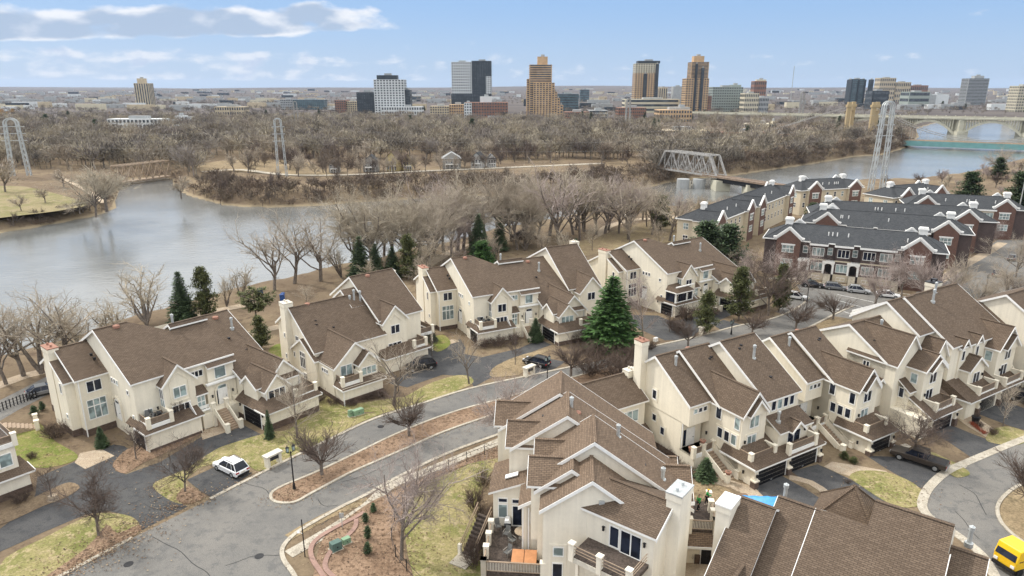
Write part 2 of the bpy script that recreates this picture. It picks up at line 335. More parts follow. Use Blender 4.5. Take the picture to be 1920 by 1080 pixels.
# lawns
for mt,px in ((LAWN,[(0,1060),(20,1040),(90,1005),(160,970),(200,962),(243,968),(262,984),(254,1004),(180,1042),(110,1082),(0,1130),(-60,1130)]),
  (LAWN,[(287,912),(300,900),(350,880),(400,862),(372,880),(349,900),(356,915),(386,932),(340,945),(305,930)]),
  (LAWN,[(356,877),(400,846),(430,833),(500,812),(540,806),(556,790),(580,740),(598,742),(640,765),(700,775),(760,744),(800,722),(850,705),(880,706),(882,722),(800,752),(700,782),(600,831),(500,880),(470,876),(440,852),(400,870)]),
  (LAWN,[(600,735),(612,752),(670,772),(735,768),(760,745),(700,752),(650,757)]),
  (LAWNG,[(0,820),(40,800),(75,795),(100,825),(145,853),(130,868),(80,878),(40,868),(8,850),(-20,840)]),
  (LAWN,[(944,854),(900,862),(850,885),(800,905),(770,935),(757,970),(760,1010),(770,1060),(790,1090),(900,1090),(905,1000),(900,930),(925,880)]),
  (STRAW,[(925,690),(960,672),(1000,660),(1030,656),(1000,672),(986,690),(975,702),(950,706),(920,706)]),
  (LAWN,[(1593,893),(1613,883),(1663,886),(1710,905),(1730,925),(1728,947),(1690,952),(1655,938),(1605,905)]),
  (LAWN,[(1720,855),(1745,848),(1770,858),(1808,878),(1818,890),(1795,896),(1775,886),(1745,870)]),
  (LAWN,[(1848,823),(1862,806),(1890,800),(1925,812),(1926,826),(1905,835),(1865,832)]),
  (STRAW,[(1303,905),(1330,905),(1365,918),(1375,930),(1340,945),(1300,945)]),
  (STRAW,[(1430,650),(1500,622),(1562,598),(1620,606),(1640,612),(1560,640),(1480,660)]),
  (LAWNG,[(505,655),(525,645),(535,660),(525,680),(508,672)]),
  (PARKG,[(1010,470),(1080,455),(1130,440),(1200,418),(1290,405),(1330,402),(1330,440),(1250,455),(1180,462),(1100,480),(1040,480)]),
  (LAWNG,[(800,640),(830,628),(845,645),(820,660)])):
    LZ=globals().get('LZ',.03)+.002; sheet('lawn',G(*px),LZ,mt,sm=4)
# beds and gravel
for mt,px in ((MULCH,[(213,868),(240,842),(275,836),(300,832),(330,820),(376,795),(385,805),(360,825),(310,850),(270,868),(235,888),(216,880)]),
  (MULCH,[(220,1000),(262,984),(254,1004),(180,1042),(120,1075),(60,1100),(160,1030),(200,985)]),
  (EARTH,[(60,935),(95,918),(130,905),(150,915),(120,935),(80,950),(0,985),(0,960)]),
  (MULCH,[(600,1025),(610,1005),(640,980),(690,945),(720,930),(780,905),(900,850),(945,838),(945,856),(880,870),(800,905),(765,940),(752,980),(755,1030),(775,1080),(790,1130),(600,1130),(592,1060)]),
  (MULCH,[(1310,975),(1340,945),(1380,930),(1395,925),(1400,935),(1350,980)]),
  (MULCH,[(330,935),(350,912),(378,925),(386,932),(352,946)])):
    sheet('mulch_bed',G(*px),.055,mt,sm=3)
for px in ([(150,850),(190,842),(215,855),(160,880),(140,868)],[(375,808),(410,800),(440,796),(452,790),(455,800),(380,825)],
  [(1300,900),(1335,890),(1385,905),(1413,912),(1425,925),(1440,938),(1400,930),(1370,915),(1330,905)],[(1545,875),(1560,866),(1600,872),(1660,883),(1668,888),(1613,885),(1594,893),(1573,888)],
  [(1788,780),(1800,776),(1835,785),(1865,805),(1852,822),(1815,800)],[(800,648),(850,636),(862,640),(815,655),(790,655)]):
    sheet('gravel_bed',G(*px),.03,WALK)
# drives
D='driveway'
sheet(D,q3([(0,815),(170,690),(200,620),(210,525),(440,430),(640,340),(700,350),(760,395),(640,460),(650,490),(710,508),(900,440),(1130,300),(1300,262),(1370,232),(1480,290),(1200,400),(1060,470),(870,570),(880,600),(960,640),(1055,690),(800,822),(740,745),(600,712),(480,735),(250,832),(0,945),(-300,1090),(-300,960)],0,720),.02,ASPHN)
sheet(D,q3([(1050,540),(1220,462),(1420,500),(1300,580),(1190,642),(1130,605)],0,720),.024,ASPHN)
sheet(D,q3([(745,835),(880,760),(945,650),(1150,588),(1180,640),(1165,670),(1270,690),(1480,640),(1600,590),(1660,620),(1500,680),(1350,740),(1320,775),(1330,800),(1225,858),(1200,800),(1050,788),(930,830),(850,860)],480,440),.02,ASPHN)
sheet(D,q3([(1500,745),(1600,690),(1740,715),(1690,750),(1560,792)],480,440),.024,ASPHN)
sheet(D,q3([(270,570),(460,575),(540,610),(620,590),(760,560),(820,540),(900,560),(790,610),(710,650),(660,690),(590,712),(500,715),(330,640)],1080,400),.02,ASPHN)
sheet(D,q3([(760,620),(830,600),(930,625),(820,660)],1080,400),.024,ASPHN)
for L in ([(395,572),(560,518),(690,590),(790,655),(700,720),(500,720)],[(612,492),(760,452),(930,530),(1100,625),(1240,690),(1420,775),(1200,760),(1000,700),(820,620),(700,560)],
  [(1035,405),(1200,410),(1330,440),(1500,500),(1440,520),(1360,585),(1345,590),(1150,480)],[(1400,272),(1510,232),(1640,285),(1800,342),(1690,405),(1625,415),(1500,330)],[(1615,150),(1760,80),(1960,150),(1960,270),(1850,240),(1730,195)]):
    sheet(D,q3(L,1280,720),.02,ASPHN)
strip('sidewalk',G((1693,833),(1740,856),(1790,876),(1806,872)),.9,.0,.04,CONC,sm=3)
strip('sidewalk',G((940,826),(880,851),(800,884),(733,910),(690,948),(640,982),(590,1012),(541,1040)),1.35,.0,.045,CONC,sm=4)
strip('sidewalk',G((1480,895),(1520,905),(1550,925)),1.0,.0,.04,WALK,sm=2)
strip('lawn_edging',G((541,1008),(580,985),(640,955),(690,938)),1.2,.0,.03,STRAW,sm=3)
# curving brick edgings in the corner bed
for px in ([(683,962),(660,975),(625,993),(595,1012),(583,1030),(586,1050),(600,1072),(615,1095)],[(668,975),(666,990),(650,1008),(625,1030),(612,1050),(612,1070),(640,1095)]):
    strip('bed_edging',G(*px),.45,.0,.16,bricks('edging_brick',(.33,.20,.16),(.26,.15,.12),(.22,.17,.14),.25,.1) if 'edging_brick' not in MATS else MATS['edging_brick'],sm=4)
# river side road, trails
strip('river_road',G((-250,880),(-60,800),(0,768),(40,748),(90,722),(150,690)),5.2,.0,.02,ASPH,sm=3)
for px,wd in (([(-200,800),(0,722),(50,704),(90,694),(140,672)],2.6),([(285,640),(330,612),(380,590),(430,578),(500,565)],2.8),([(690,535),(760,512),(800,498),(835,478),(872,458)],2.8),([(1105,470),(1128,440),(1140,425),(1190,412),(1260,408),(1330,396)],3.2),([(470,625),(500,618),(525,612)],2.5)):
    strip('trail',G(*px),wd,.0,.03,WALK,sm=4)
# ---------------------------------------------------------------- building kit.  local x = u (along the row), local y = -v (v points to the street side)
WINC={}
def winmesh(w,h,n,bands,light):
    """frame and pane meshes; origin bottom centre, faces -y"""
    k=(round(w,2),round(h,2),n,bands,light)
    if k in WINC: return WINC[k]
    f=MB(); g=MB(); t=.085; d=.07
    f.box((-w/2-t,-d,-t*1.3),(w/2+t,.02,0)); f.box((-w/2-t,-d,h),(w/2+t,.02,h+t*1.2))
    f.box((-w/2-t,-d,0),(-w/2,.02,h)); f.box((w/2,-d,0),(w/2+t,.02,h))
    for i in range(1,n): x=-w/2+w*i/n; f.box((x-t*.6,-d*.9,0),(x+t*.6,.02,h))
    for b in bands: f.box((-w/2,-d*.8,h*b-t*.8),(w/2,.02,h*b+t*.8))
    g.box((-w/2,-.022,0),(w/2,.01,h))
    WINC[k]=(f.mesh('window',TRIM),g.mesh('pane',GLASSL if light else GLASS)); return WINC[k]
class Bld:
    def __init__(s,name,label,cat,o,ang,wall=STUC,roof=SHIN,group=None,z=0.0,trim=TRIM):
        s.root=empty(name,(o[0],o[1],z),math.radians(ang),label,cat,group); s.W=MB(); s.R=MB(); s.T=MB(); s.B=MB(); s.M=(wall,roof,trim,STONE)
        s.ov=.32; s.basez=None
    @staticmethod
    def q(u,v,z): return (u,-v,z)
    def face(s,kind,pos):   # rotation and placer for things hung on a wall plane
        if kind=='v+': return lambda a,z,o=0:(a,-pos-o,z), 0.0
        if kind=='v-': return lambda a,z,o=0:(a,-pos+o,z), math.pi
        if kind=='u-': return lambda a,z,o=0:(pos-o,-a,z), -math.pi/2
        return lambda a,z,o=0:(pos+o,-a,z), math.pi/2
    def slab(s,a,b,c,d,th=.2):
        """roof slab: ridge a-b, eave d-c"""
        s.R.poly([a,b,c,d]); dn=lambda p:(p[0],p[1],p[2]-th)
        P4=[a,b,c,d]
        for i in range(4): j=(i+1)%4; s.T.poly([P4[i],P4[j],dn(P4[j]),dn(P4[i])])
        s.T.poly([dn(p) for p in P4[::-1]])
    def gab(s,a0,a1,b0,z0,br,zr,b1,z1,axis='u',zb=0.0,ov0=None,ov1=None,walls=True,e0=True,e1=True,cap=True,eo=None,base=0.0):
        """gabled block; ridge runs along axis from a0 to a1, eaves b0/z0 and b1/z1, ridge br/zr"""
        m=(lambda a,b,z:(a,-b,z)) if axis=='u' else (lambda a,b,z:(b,-a,z))
        if walls:
            for a,ok in ((a0,e0),(a1,e1)):
                if ok: s.W.poly([m(a,b0,zb),m(a,b1,zb),m(a,b1,z1),m(a,br,zr),m(a,b0,z0)])
            s.W.poly([m(a0,b1,zb),m(a1,b1,zb),m(a1,b1,z1),m(a0,b1,z1)]); s.W.poly([m(a0,b0,zb),m(a1,b0,zb),m(a1,b0,z0),m(a0,b0,z0)])
            if base:
                p=.06; lo,hi=min(a0,a1)-p,max(a0,a1)+p; blo,bhi=min(b0,b1)-p,max(b0,b1)+p
                A=m(lo,blo,0); Bq=m(hi,bhi,0); s.B.box((min(A[0],Bq[0]),min(A[1],Bq[1]),-.3),(max(A[0],Bq[0]),max(A[1],Bq[1]),base))
        o0=s.ov if ov0 is None else ov0; o1=s.ov if ov1 is None else ov1; dr=1 if a1>a0 else -1
        A0=a0-o0*dr; A1=a1+o1*dr; E=s.ov if eo is None else eo; up=.16
        s1=(zr-z1)/abs(b1-br) if b1!=br else 0; s0=(zr-z0)/abs(b0-br) if b0!=br else 0; d1=1 if b1>br else -1
        if b1!=br: s.slab(m(A0,br,zr+up),m(A1,br,zr+up),m(A1,b1+E*d1,z1-E*s1+up),m(A0,b1+E*d1,z1-E*s1+up))
        if b0!=br: s.slab(m(A0,br,zr+up),m(A1,br,zr+up),m(A1,b0-E*d1,z0-E*s0+up),m(A0,b0-E*d1,z0-E*s0+up))
        if cap: 
            c=m(A0+.02*dr,br,zr+up+.015); d=m(A1-.02*dr,br,zr+up+.015); s.R.bar(c,d,.3,.06)
        # white rake boards standing just proud of the gable ends
        for a,dd,ok in ((A0,-dr,e0),(A1,dr,e1)):
            if not ok: continue
            for bb,zz,sl,sg in ((b1,z1,s1,d1),(b0,z0,s0,-d1)):
                if bb==br: continue
                pts=[m(a,br,zr+up+.02),m(a,bb+E*sg,zz-E*sl+up+.02),m(a,bb+E*sg,zz-E*sl+up-.3),m(a,br,zr+up-.3)]
                dv=m(.05*dd,0,0); s.T.prism(pts,dv)
        return s
    def sec(s,u0,u1,vb,zb_,vr,zr,vf,zf,**k): return s.gab(u0,u1,vb,zb_,vr,zr,vf,zf,'u',**k)
    def fg(s,u0,u1,vface,ze,zp,vback,**k):
        k.setdefault('e1',False); k.setdefault('ov1',0.0)
        return s.gab(vface,vback,u0,ze,(u0+u1)/2,zp,u1,ze,'v',**k)
    def pent(s,u0,u1,v0,z0,v1,z1,hl=0,hr=0,th=.2):
        """lean-to roof from v0/z0 down to v1/z1, hipped by hl / hr at the ends"""
        q=s.q; a,b,c,d=q(u0+hl,v0,z0),q(u1-hr,v0,z0),q(u1,v1,z1),q(u0,v1,z1); s.slab(a,b,c,d,th)
        if hl: s.R.poly([a,d,q(u0,v0,z1)]); s.T.bar(d,q(u0,v0,z1),.08,.2)
        if hr: s.R.poly([b,c,q(u1,v0,z1)]); s.T.bar(c,q(u1,v0,z1),.08,.2)
        return s
    def hip(s,u0,u1,v0,v1,ze,zr,ins,th=.2):
        """hipped roof"""
        q=s.q; vm=(v0+v1)/2; a,b=q(u0+ins,vm,zr),q(u1-ins,vm,zr); c=[q(u0,v0,ze),q(u1,v0,ze),q(u1,v1,ze),q(u0,v1,ze)]
        s.R.poly([a,b,c[2],c[3]]); s.R.poly([b,a,c[0],c[1]]); s.R.poly([a,c[3],c[0]]); s.R.poly([b,c[1],c[2]])
        for i in range(4): s.T.bar(c[i],c[(i+1)%4],.12,.24)
        for x,y in ((a,c[3]),(a,c[0]),(b,c[1]),(b,c[2]),(a,b)): s.R.bar(x,y,.26,.08)
        return s
    def blk(s,u0,u1,v0,v1,z0,z1,m=None):
        (s.W if m is None else m).box((u0,-v1,z0),(u1,-v0,z1)); return s
    def win(s,kind,pos,a,z,w,h,n=1,bands=(),light=False):
        p,r=s.face(kind,pos); fm,gm=winmesh(w,h,n,tuple(bands),light or R_.random()<.16)
        o=meshobj('window',fm,s.root,p(a,z),(0,0,r)); meshobj('pane',gm,o); return s
    def surround(s,kind,pos,a,z,w,h):   # stucco frame round an opening
        p,r=s.face(kind,pos); x0,x1=a-w/2-.3,a+w/2+.3
        for (aa,bb,za,zb) in ((x0,x1,z-.32,z-.1),(x0,x1,z+h+.1,z+h+.28),(x0,a-w/2-.09,z-.1,z+h+.1),(a+w/2+.09,x1,z-.1,z+h+.1)):
            A=p(aa,za,-.01); Bq=p(bb,zb,.045); s.W.box([min(A[i],Bq[i]) for i in range(3)],[max(A[i],Bq[i]) for i in range(3)])
        return s
    def part(s,name,mb,mats,par=None): return mb.build(name,mats,par or s.root)
    def garage(s,kind,pos,a0,a1,h=2.2,z=0.0,open_=False):
        p,r=s.face(kind,pos); w=a1-a0; f=MB(); g=MB(); k=MB()
        f.box((-w/2-.16,-.06,0),(-w/2,.02,h+.16)); f.box((w/2,-.06,0),(w/2+.16,.02,h+.16)); f.box((-w/2,-.06,h),(w/2,.02,h+.16))
        for i in range(4):
            z0,z1=h*i/4,h*(i+1)/4-.03
            for j in range(4): x0=-w/2+w*j/4+.03; x1=x0+w/4-.06; g.box((x0,-.035,z0+.05),(x1,-.0,z1-.05))
            g.box((-w/2,-.018,z0),(w/2,.0,z1))
        k.box((-.12,-.07,.35),(.12,-.035,.42))
        o=g.build('garage_door',GAR,s.root,p((a0+a1)/2,z),(0,0,r)); f.build('door_frame',TRIM,o); k.build('handle',GALV,o); return s
    def door(s,kind,pos,a,z,w=1.0,h=2.1,mat=None,side=False):
        p,r=s.face(kind,pos); f=MB(); g=MB(); k=MB(); gl=MB()
        f.box((-w/2-.12,-.08,0),(-w/2,.02,h+.12)); f.box((w/2,-.08,0),(w/2+.12,.02,h+.12)); f.box((-w/2,-.08,h),(w/2,.02,h+.12)); g.box((-w/2,-.05,0),(w/2,.0,h))
        for z0,z1 in ((.2,.9),(1.05,1.85)):
            for x0,x1 in ((-w*.38,-w*.06),(w*.06,w*.38)): g.box((x0,-.075,z0),(x1,-.05,z1))
        k.box((w*.36,-.11,.95),(w*.42,-.05,1.05))
        o=g.build('door',mat or TRIM,s.root,p(a,z),(0,0,r)); f.build('door_frame',TRIM,o); k.build('handle',DARK,o)
        if side: gl.box((-w/2-.55,-.04,.1),(-w/2-.14,.0,h)); gl.build('sidelight',GLASS,o)
        return s
    def slider(s,kind,pos,a,z,w=1.7,h=2.05,light=False): return s.win(kind,pos,a,z,w,h,2,(),light)
    def lamp(s,kind,pos,a,z):
        p,r=s.face(kind,pos); m=MB(); m.box((-.07,-.2,0),(.07,-.05,.32)).box((-.1,-.22,.32),(.1,-.03,.37)).box((-.04,-.06,.1),(.04,0,.24)); m.build('wall_lamp',DARK,s.root,p(a,z),(0,0,r)); return s
    def pipe(s,u,v,z,h=1.3,r=.16):
        m=MB(); m.cyl((0,0),r*1.9,-.25,.12,10).cyl((0,0),r,.1,h,10).cyl((0,0),r*1.35,h,h+.28,10).cyl((0,0),r*.9,h+.28,h+.4,10,r1=r*.4); m.build('flue_pipe',GALV,s.root,s.q(u,v,z)); return s
    def vents(s,pts):
        for u,v,z in pts: m=MB(); m.box((-.13,-.13,-.15),(.13,.13,.16)).box((-.17,-.17,.16),(.17,.17,.2)); m.build('roof_vent',DARK,s.root,s.q(u,v,z))
        return s
    def turbine(s,u,v,z):
        m=MB(); m.cyl((0,0),.42,-.2,.1,14,r1=.4).cyl((0,0),.4,.1,.22,14,r1=.1); m.build('roof_vent',TERRA,s.root,s.q(u,v,z)); return s
    def chim(s,u0,u1,v0,v1,zt,cap=CAPC,z0=0.0,flare=.0,cowl=False):
        m=MB(); m.box((u0,-v1,z0),(u1,-v0,zt)); m.box((u0-.07,-v1-.07,zt-.55),(u1+.07,-v0+.07,zt-.001)); o=m.build('chimney',s.M[0],s.root)
        c=MB(); c.box((u0-.1,-v1-.1,zt),(u1+.1,-v0+.1,zt+.12)); um,vm=(u0+u1)/2,(v0+v1)/2
        for t in (-.25,.25): c.cyl((um,-(vm+t*(v1-v0))),.13,zt+.12,zt+.4,8)
        if cowl: c.box((um-.35,-vm-.35,zt+.4),(um+.35,-vm+.35,zt+.55))
        c.build('chimney_cap',cap,o); return s
    def balc(s,u0,u1,v0,v1,z,posts=True,open_=('f','l','r'),floor=True,wallside=None,furn=0):
        """terrace: floor, white fascia, stucco corner posts, tinted rails"""
        m=MB(); f=.14; q=s.q
        m.box((u0,-v1,z-.25),(u1,-v0,z)); o=m.build('balcony',WOODD,s.root); t=MB()
        if 'f' in open_: t.box((u0-.1,-v1-.12,z-.3),(u1+.1,-v1,z+.18))
        if 'l' in open_: t.box((u0-.12,-v1,z-.3),(u0,-v0,z+.18))
        if 'r' in open_: t.box((u1,-v1,z-.3),(u1+.12,-v0,z+.18))
        t.build('fascia',TRIM,o)
        cs=[]
        if 'f' in open_ or 'l' in open_: cs.append((u0,v1))
        if 'f' in open_ or 'r' in open_: cs.append((u1,v1))
        for u,v in cs: p=MB(); p.box((u-.26,-v-.2,z-.3),(u+.2,-v+.26,z+1.12)).box((u-.3,-v-.24,z+1.12),(u+.24,-v+.3,z+1.2)); p.build('post',s.M[0],o)
        r=MB()
        def rail(a,b):
            r.bar((*a,z+.98),(*b,z+.98),.07,.07); r.bar((*a,z+.3),(*b,z+.3),.05,.05); r.bar((*a,z+.64),(*b,z+.64),.025,.62,m=1)
        if 'f' in open_: rail((u0+.1,-v1+.03),(u1-.1,-v1+.03))
        if 'l' in open_: rail((u0-.03,-v1),(u0-.03,-v0))
        if 'r' in open_: rail((u1-.03,-v1),(u1-.03,-v0))
        r.build('railing',[WOODB,RAILG],o)
        for w in (wallside or ()):   # solid stucco parapets
            x=u0 if w=='l' else u1; p=MB(); p.box((x-.12,-v1,z-.6),(x+.12,-v0,z+1.05)).box((x-.16,-v1,z+1.05),(x+.16,-v0,z+1.12)); p.build('parapet',s.M[0],o)
        return s
    def stair(s,u,v,dirv,n,w=1.5,rise=.175,run=.29,z0=0.0,axis='v',posts=True,wallh=.75):
        """flight climbing along dirv from (u,v); stringers and end pillars"""
        m=MB(); st=MB()
        mp=(lambda a,b,z:(b,-a,z)) if axis=='v' else (lambda a,b,z:(a,-b,z)); a0,b0=(v,u) if axis=='v' else (u,v)
        def bx(mb,a_,a2,b_,b2,z_,z2): A=mp(a_,b_,z_); B2=mp(a2,b2,z2); mb.box([min(A[i],B2[i]) for i in range(3)],[max(A[i],B2[i]) for i in range(3)])
        for i in range(n): bx(m,a0+dirv*run*i,a0+dirv*run*(i+1),b0-w/2,b0+w/2,z0-.2,z0+rise*(i+1))
        o=m.build('staircase',WOODB,s.root); L=n*run*dirv; zt=z0+n*rise
        for sgn in (-1,1):
            b=b0+sgn*(w/2+.12); pts=[mp(a0,b,z0-.1),mp(a0+L,b,zt-.1),mp(a0+L,b,zt+wallh),mp(a0,b,z0+wallh)]; A=mp(0,.12*sgn,0); st.prism(pts,A)
            if posts:
                for a_,zz in ((a0-.2*dirv,z0),(a0+L,zt)):
                    p=MB(); x=mp(a_,b+.06*sgn,0); p.box((x[0]-.24,x[1]-.24,-.1),(x[0]+.24,x[1]+.24,zz+1.15)).box((x[0]-.3,x[1]-.3,zz+1.15),(x[0]+.3,x[1]+.3,zz+1.24)); p.build('pillar',s.M[0],o)
        st.build('stair_wall',s.M[0],o); return s
    def arch(s,kind,pos,a,z,w,h,mat=None,depth=.25,door=True):
        """arched recess: a dark niche with moulded surround and a door in it"""
        p,r=s.face(kind,pos); g=MB(); f=MB(); R=w/2; n=10
        arc=[(R*math.cos(math.pi*i/n),h-R+R*math.sin(math.pi*i/n)) for i in range(n+1)]
        g.prism([(x,-.012,zz) for x,zz in [(R,0)]+arc+[(-R,0)]],(0,-.015,0))
        for i in range(n): (x0,z0),(x1,z1)=arc[i],arc[i+1]; f.bar((x0*1.12,-.07,h-R+(z0-h+R)*1.12),(x1*1.12,-.07,h-R+(z1-h+R)*1.12),.2,.2)
        for sg in (-1,1): f.bar((sg*R*1.12,-.07,0),(sg*R*1.12,-.07,h-R),.2,.2)
        o=g.build('arched_recess',mat or STUC2,s.root,p(a,z),(0,0,r)); f.build('arch_surround',s.M[0],o)
        if door: s.door(kind,pos+(.03 if kind[1]=='+' else -.03),a,z,min(w*.62,1.05),2.05,side=w>1.5); s.win(kind,pos+(.03 if kind[1]=='+' else -.03),a,z+2.22,min(w*.7,1.1),.4)
        return s
    def spout(s,u,v,z0,z1): s.T.box((u-.06,-v-.06,z0),(u+.06,-v+.06,z1)); return s
    def done(s):
        w=s.W.build('wall',s.M[0],s.root); s.R.build('roof',s.M[1],s.root); s.T.build('roof_trim',s.M[2],s.root); 
        for i in range(0,len(s.B.f),6):
            k=MB(); 
            for f in s.B.f[i:i+6]: k.poly([s.B.v[j] for j in f])
            k.build('stone_base',s.M[3],s.root)
        return s
TG='cream stucco townhouses with brown shingle roofs'
# ---- terrace blocks on the river side of the road
def river_block(label,o,ang,z=0,right=True,ue=21.6,extra=None):
    b=Bld('townhouse_block',label,'townhouses',o,ang,group=TG,z=z)
    # end wing
    b.sec(.65,4.3,-11.8,7.0,-5.3,10.5,0,7.75,e1=False,ov1=0,base=.9)
    b.chim(-.35,.75,-7.3,-5.0,10.75,cap=TERRA)
    b.gab(-.4,.7,-4.4,9.3,-4.4,9.3,-1.2,7.4,'u',e1=False,ov1=0,ov0=.2,base=.9,cap=False)
    b.win('u-',-.4,-2.6,5.6,.45,1.3).win('u-',-.4,-2.0,2.4,.4,.5)
    b.win('v+',0,2.45,5.75,1.6,1.35,2).win('v+',0,2.4,2.15,2.1,2.5,3,(.66,)).surround('v+',0,2.4,2.15,2.1,2.5)
    b.spout(.75,.1,0,7.6)
    # main block, the wall with the arch
    W=b.W; q=b.q
    b.sec(4.2,8.0,-9.5,8.8,-1.63,12.86,7.42,8.2,e1=False,ov1=0,base=.8,walls=False)
    zf=lambda v:12.86-.515*(v+1.63)+.16
    b.R.poly([q(8,-1.63,zf(-1.63)),q(11.6,1.2,zf(1.2)),q(17,1.2,zf(1.2)),q(17,7.74,zf(7.74)),q(8,7.74,zf(7.74))]); b.R.poly([q(8,-1.63,zf(-1.63)),q(11.6,1.2,zf(1.2)),q(12.2,-6,8.6),q(8,-9.8,8.8)]); b.T.box((8,-7.8,zf(7.74)-.2),(17,-7.72,zf(7.74)+.01))
    b.sec(12.2,17.0,-4.4,8.9,1.15,12.05,1.35,11.9,e1=False,ov1=0,zb=7)
    W.poly([q(4.2,-9.5,0),q(4.2,7.42,0),q(4.2,7.42,8.2),q(4.2,-1.63,12.86),q(4.2,-9.5,8.8)]); W.poly([q(4.2,7.42,0),q(16.9,7.42,0),q(16.9,7.42,8.2),q(4.2,7.42,8.2)])
    W.poly([q(4.2,-9.5,0),q(17,-9.5,0),q(17,-9.5,8.8),q(4.2,-9.5,8.8)]); W.poly([q(17,-9.5,0),q(17,7.4,0),q(17,7.4,8.2),q(17,1.15,11.3),q(17,-9.5,8.8)])
    for k in range(3): b.win('u-',4.2,1.2+k*.75,6.65,.4,.55)
    b.win('u-',4.2,5.6,6.2,.42,.5).win('u-',4.2,6.2,2.9,.4,.6)
    b.arch('u-',4.2,1.7,1.6,2.2,3.0); b.lamp('u-',4.2,-.1,2.9)
    b.win('v+',7.42,5.5,3.6,.85,.65).lamp('v+',7.42,6.6,3.9)
    # street bay with gable
    b.fg(7.1,11.0,8.6,7.2,9.35,1.5,eo=.3); b.win('v+',8.6,9.05,5.1,1.5,1.3,2).win('v+',8.6,9.0,2.95,2.2,1.1,3)
    b.W.box((7.9,-8.66,4.45),(10.2,-8.6,4.6)); b.win('u-',7.1,8.0,5.3,.8,1.3,2); b.slider('u-',7.1,8.05,3.2,.9,2.0,True)
    for sg in (-1,1): b.W.bar(b.q(9.05,8.63,8.3),b.q(9.05+sg*1.15,8.63,7.2),.12,.12); b.W.bar(b.q(9.05+sg*1.15,8.63,7.2),b.q(9.05+sg*1.15,8.63,4.5),.12,.12)
    # garage with terrace over it
    b.blk(3.9,10.5,8.0,10.15,0,2.6); b.blk(3.9,4.4,5.0,8.1,0,2.6); b.pent(3.5,10.9,7.5,3.7,10.5,2.55,hl=1.2,hr=0)
    b.R.poly([q(3.5,10.5,2.56),q(3.5,5.2,2.56),q(4.7,5.2,3.6),q(4.7,7.5,3.72)])
    b.garage('u-',3.88,6.6,9.4); b.lamp('u-',3.88,5.7,2.0); b.balc(4.4,7.1,7.5,9.9,3.15,open_=('f','l'),wallside='r')
    b.T.prism([q(9.9,8.7,4.1),q(9.9,10.3,2.75),q(9.9,8.7,2.9)],(.08,0,0))
    b.blk(4.0,10.4,10.15,10.2,0,.35,b.B)
    # entrance stairs and porch
    b.blk(11.0,16.6,7.4,9.6,0,2.0); b.stair(13.4,12.5,-1,10,1.45,rise=.2,run=.29)
    b.blk(11.0,12.2,7.3,8.4,2.0,4.4); b.pent(10.9,12.5,7.2,5.4,8.8,4.5); b.win('v+',8.4,11.6,2.2,.9,2.0,2,(.6,),True)
    b.blk(12.6,16.6,7.3,8.2,2.0,5.2); b.arch('v+',8.2,14.6,2.02,1.7,2.8); b.lamp('v+',8.2,13.2,3.3).lamp('v+',8.2,16.0,3.3)
    b.T.box((12.5,-8.65,5.2),(16.8,-8.15,5.42)); b.blk(13.0,16.6,7.3,8.0,5.4,7.5); b.pent(12.9,16.8,7.2,8.3,8.5,7.55)
    b.win('v+',8.0,14.7,5.7,1.4,1.45,1,(),True); b.win('v+',7.42,11.9,6.5,1.5,.75,3)
    # second house, stepping forward
    if right:
        b.sec(16.7,ue,-10,6.9,-2.2,10.9,9.7,5.25,e1=True,ov1=.3,base=.6); b.gab(16.4,22.5,10.5,5.1,11.9,6.3,13.8,5.15,'u',cap=False,e1=False,ov1=0,zb=2.5)
        b.sec(13.4,17.0,-4.4,8.2,.2,11.25,2,10.2,e1=False,ov1=0,zb=7,cap=False)
        b.fg(16.9,20.2,14.9,4.9,6.6,9,eo=.3); b.win('v+',14.9,18.5,3.6,2.3,1.0,3); b.win('u-',16.95,14.5,3.7,1.0,1.05,3)
        b.fg(18.0,23.2,13.4,4.9,7.6,3,eo=.3); b.slider('v+',13.4,22.0,3.0,1.6,2.0,True)
        b.blk(15.8,23.6,8,16.5,0,2.6); b.pent(15.4,24.0,14.4,3.9,16.9,2.6,hl=1.6,hr=.6); b.R.poly([q(15.4,16.9,2.62),q(15.4,9.6,2.62),q(17.2,9.6,3.9),q(17,14.4,3.92)])
        b.garage('u-',15.78,11.2,15.2); b.lamp('u-',15.78,10.4,1.9).lamp('u-',15.78,15.8,1.9); b.balc(20.6,23.6,13.4,16.0,2.95,open_=('f','r'))
        b.blk(15.9,23.55,16.5,16.56,0,.9,b.B); b.blk(15.74,15.8,15.4,16.5,0,.7,b.B); b.blk(15.74,15.8,9.5,11.0,0,.7,b.B)
        b.pipe(20.4,1.5,9.4); b.vents([(19,3,8.6),(20,5.5,7.2)]); b.turbine(19.5,-1.2,10.7)
    b.pipe(12.6,1.0,11.9,1.2); b.turbine(6.5,-1.2,12.9); b.vents([(3.5,-2.4,9.6),(3.6,-1.8,9.2)])
    if extra: extra(b)
    return b.done()
river_block('westernmost cream townhouse block with terracotta capped chimney, beside the parked white suv',(-53.91,76.8),50.57)
def cx(b):   # tall third house at the far end
    q=b.q
    b.sec(23.5,30,-9,9.0,-.8,13.0,7.5,7.0,ov1=.3); b.fg(24.6,29.4,9.5,6.6,9.2,2,eo=.3); b.win('v+',9.5,27,5.0,1.5,1.3,2); b.slider('v+',13.6,20.2,3.0,1.6,2.0)
    b.chim(30,31.2,-3,-1.6,13.2)
river_block('long cream townhouse block between the black suv and the tall green pine',(-13.73,116.38),27.47,-.16,ue=23.4,extra=cx)
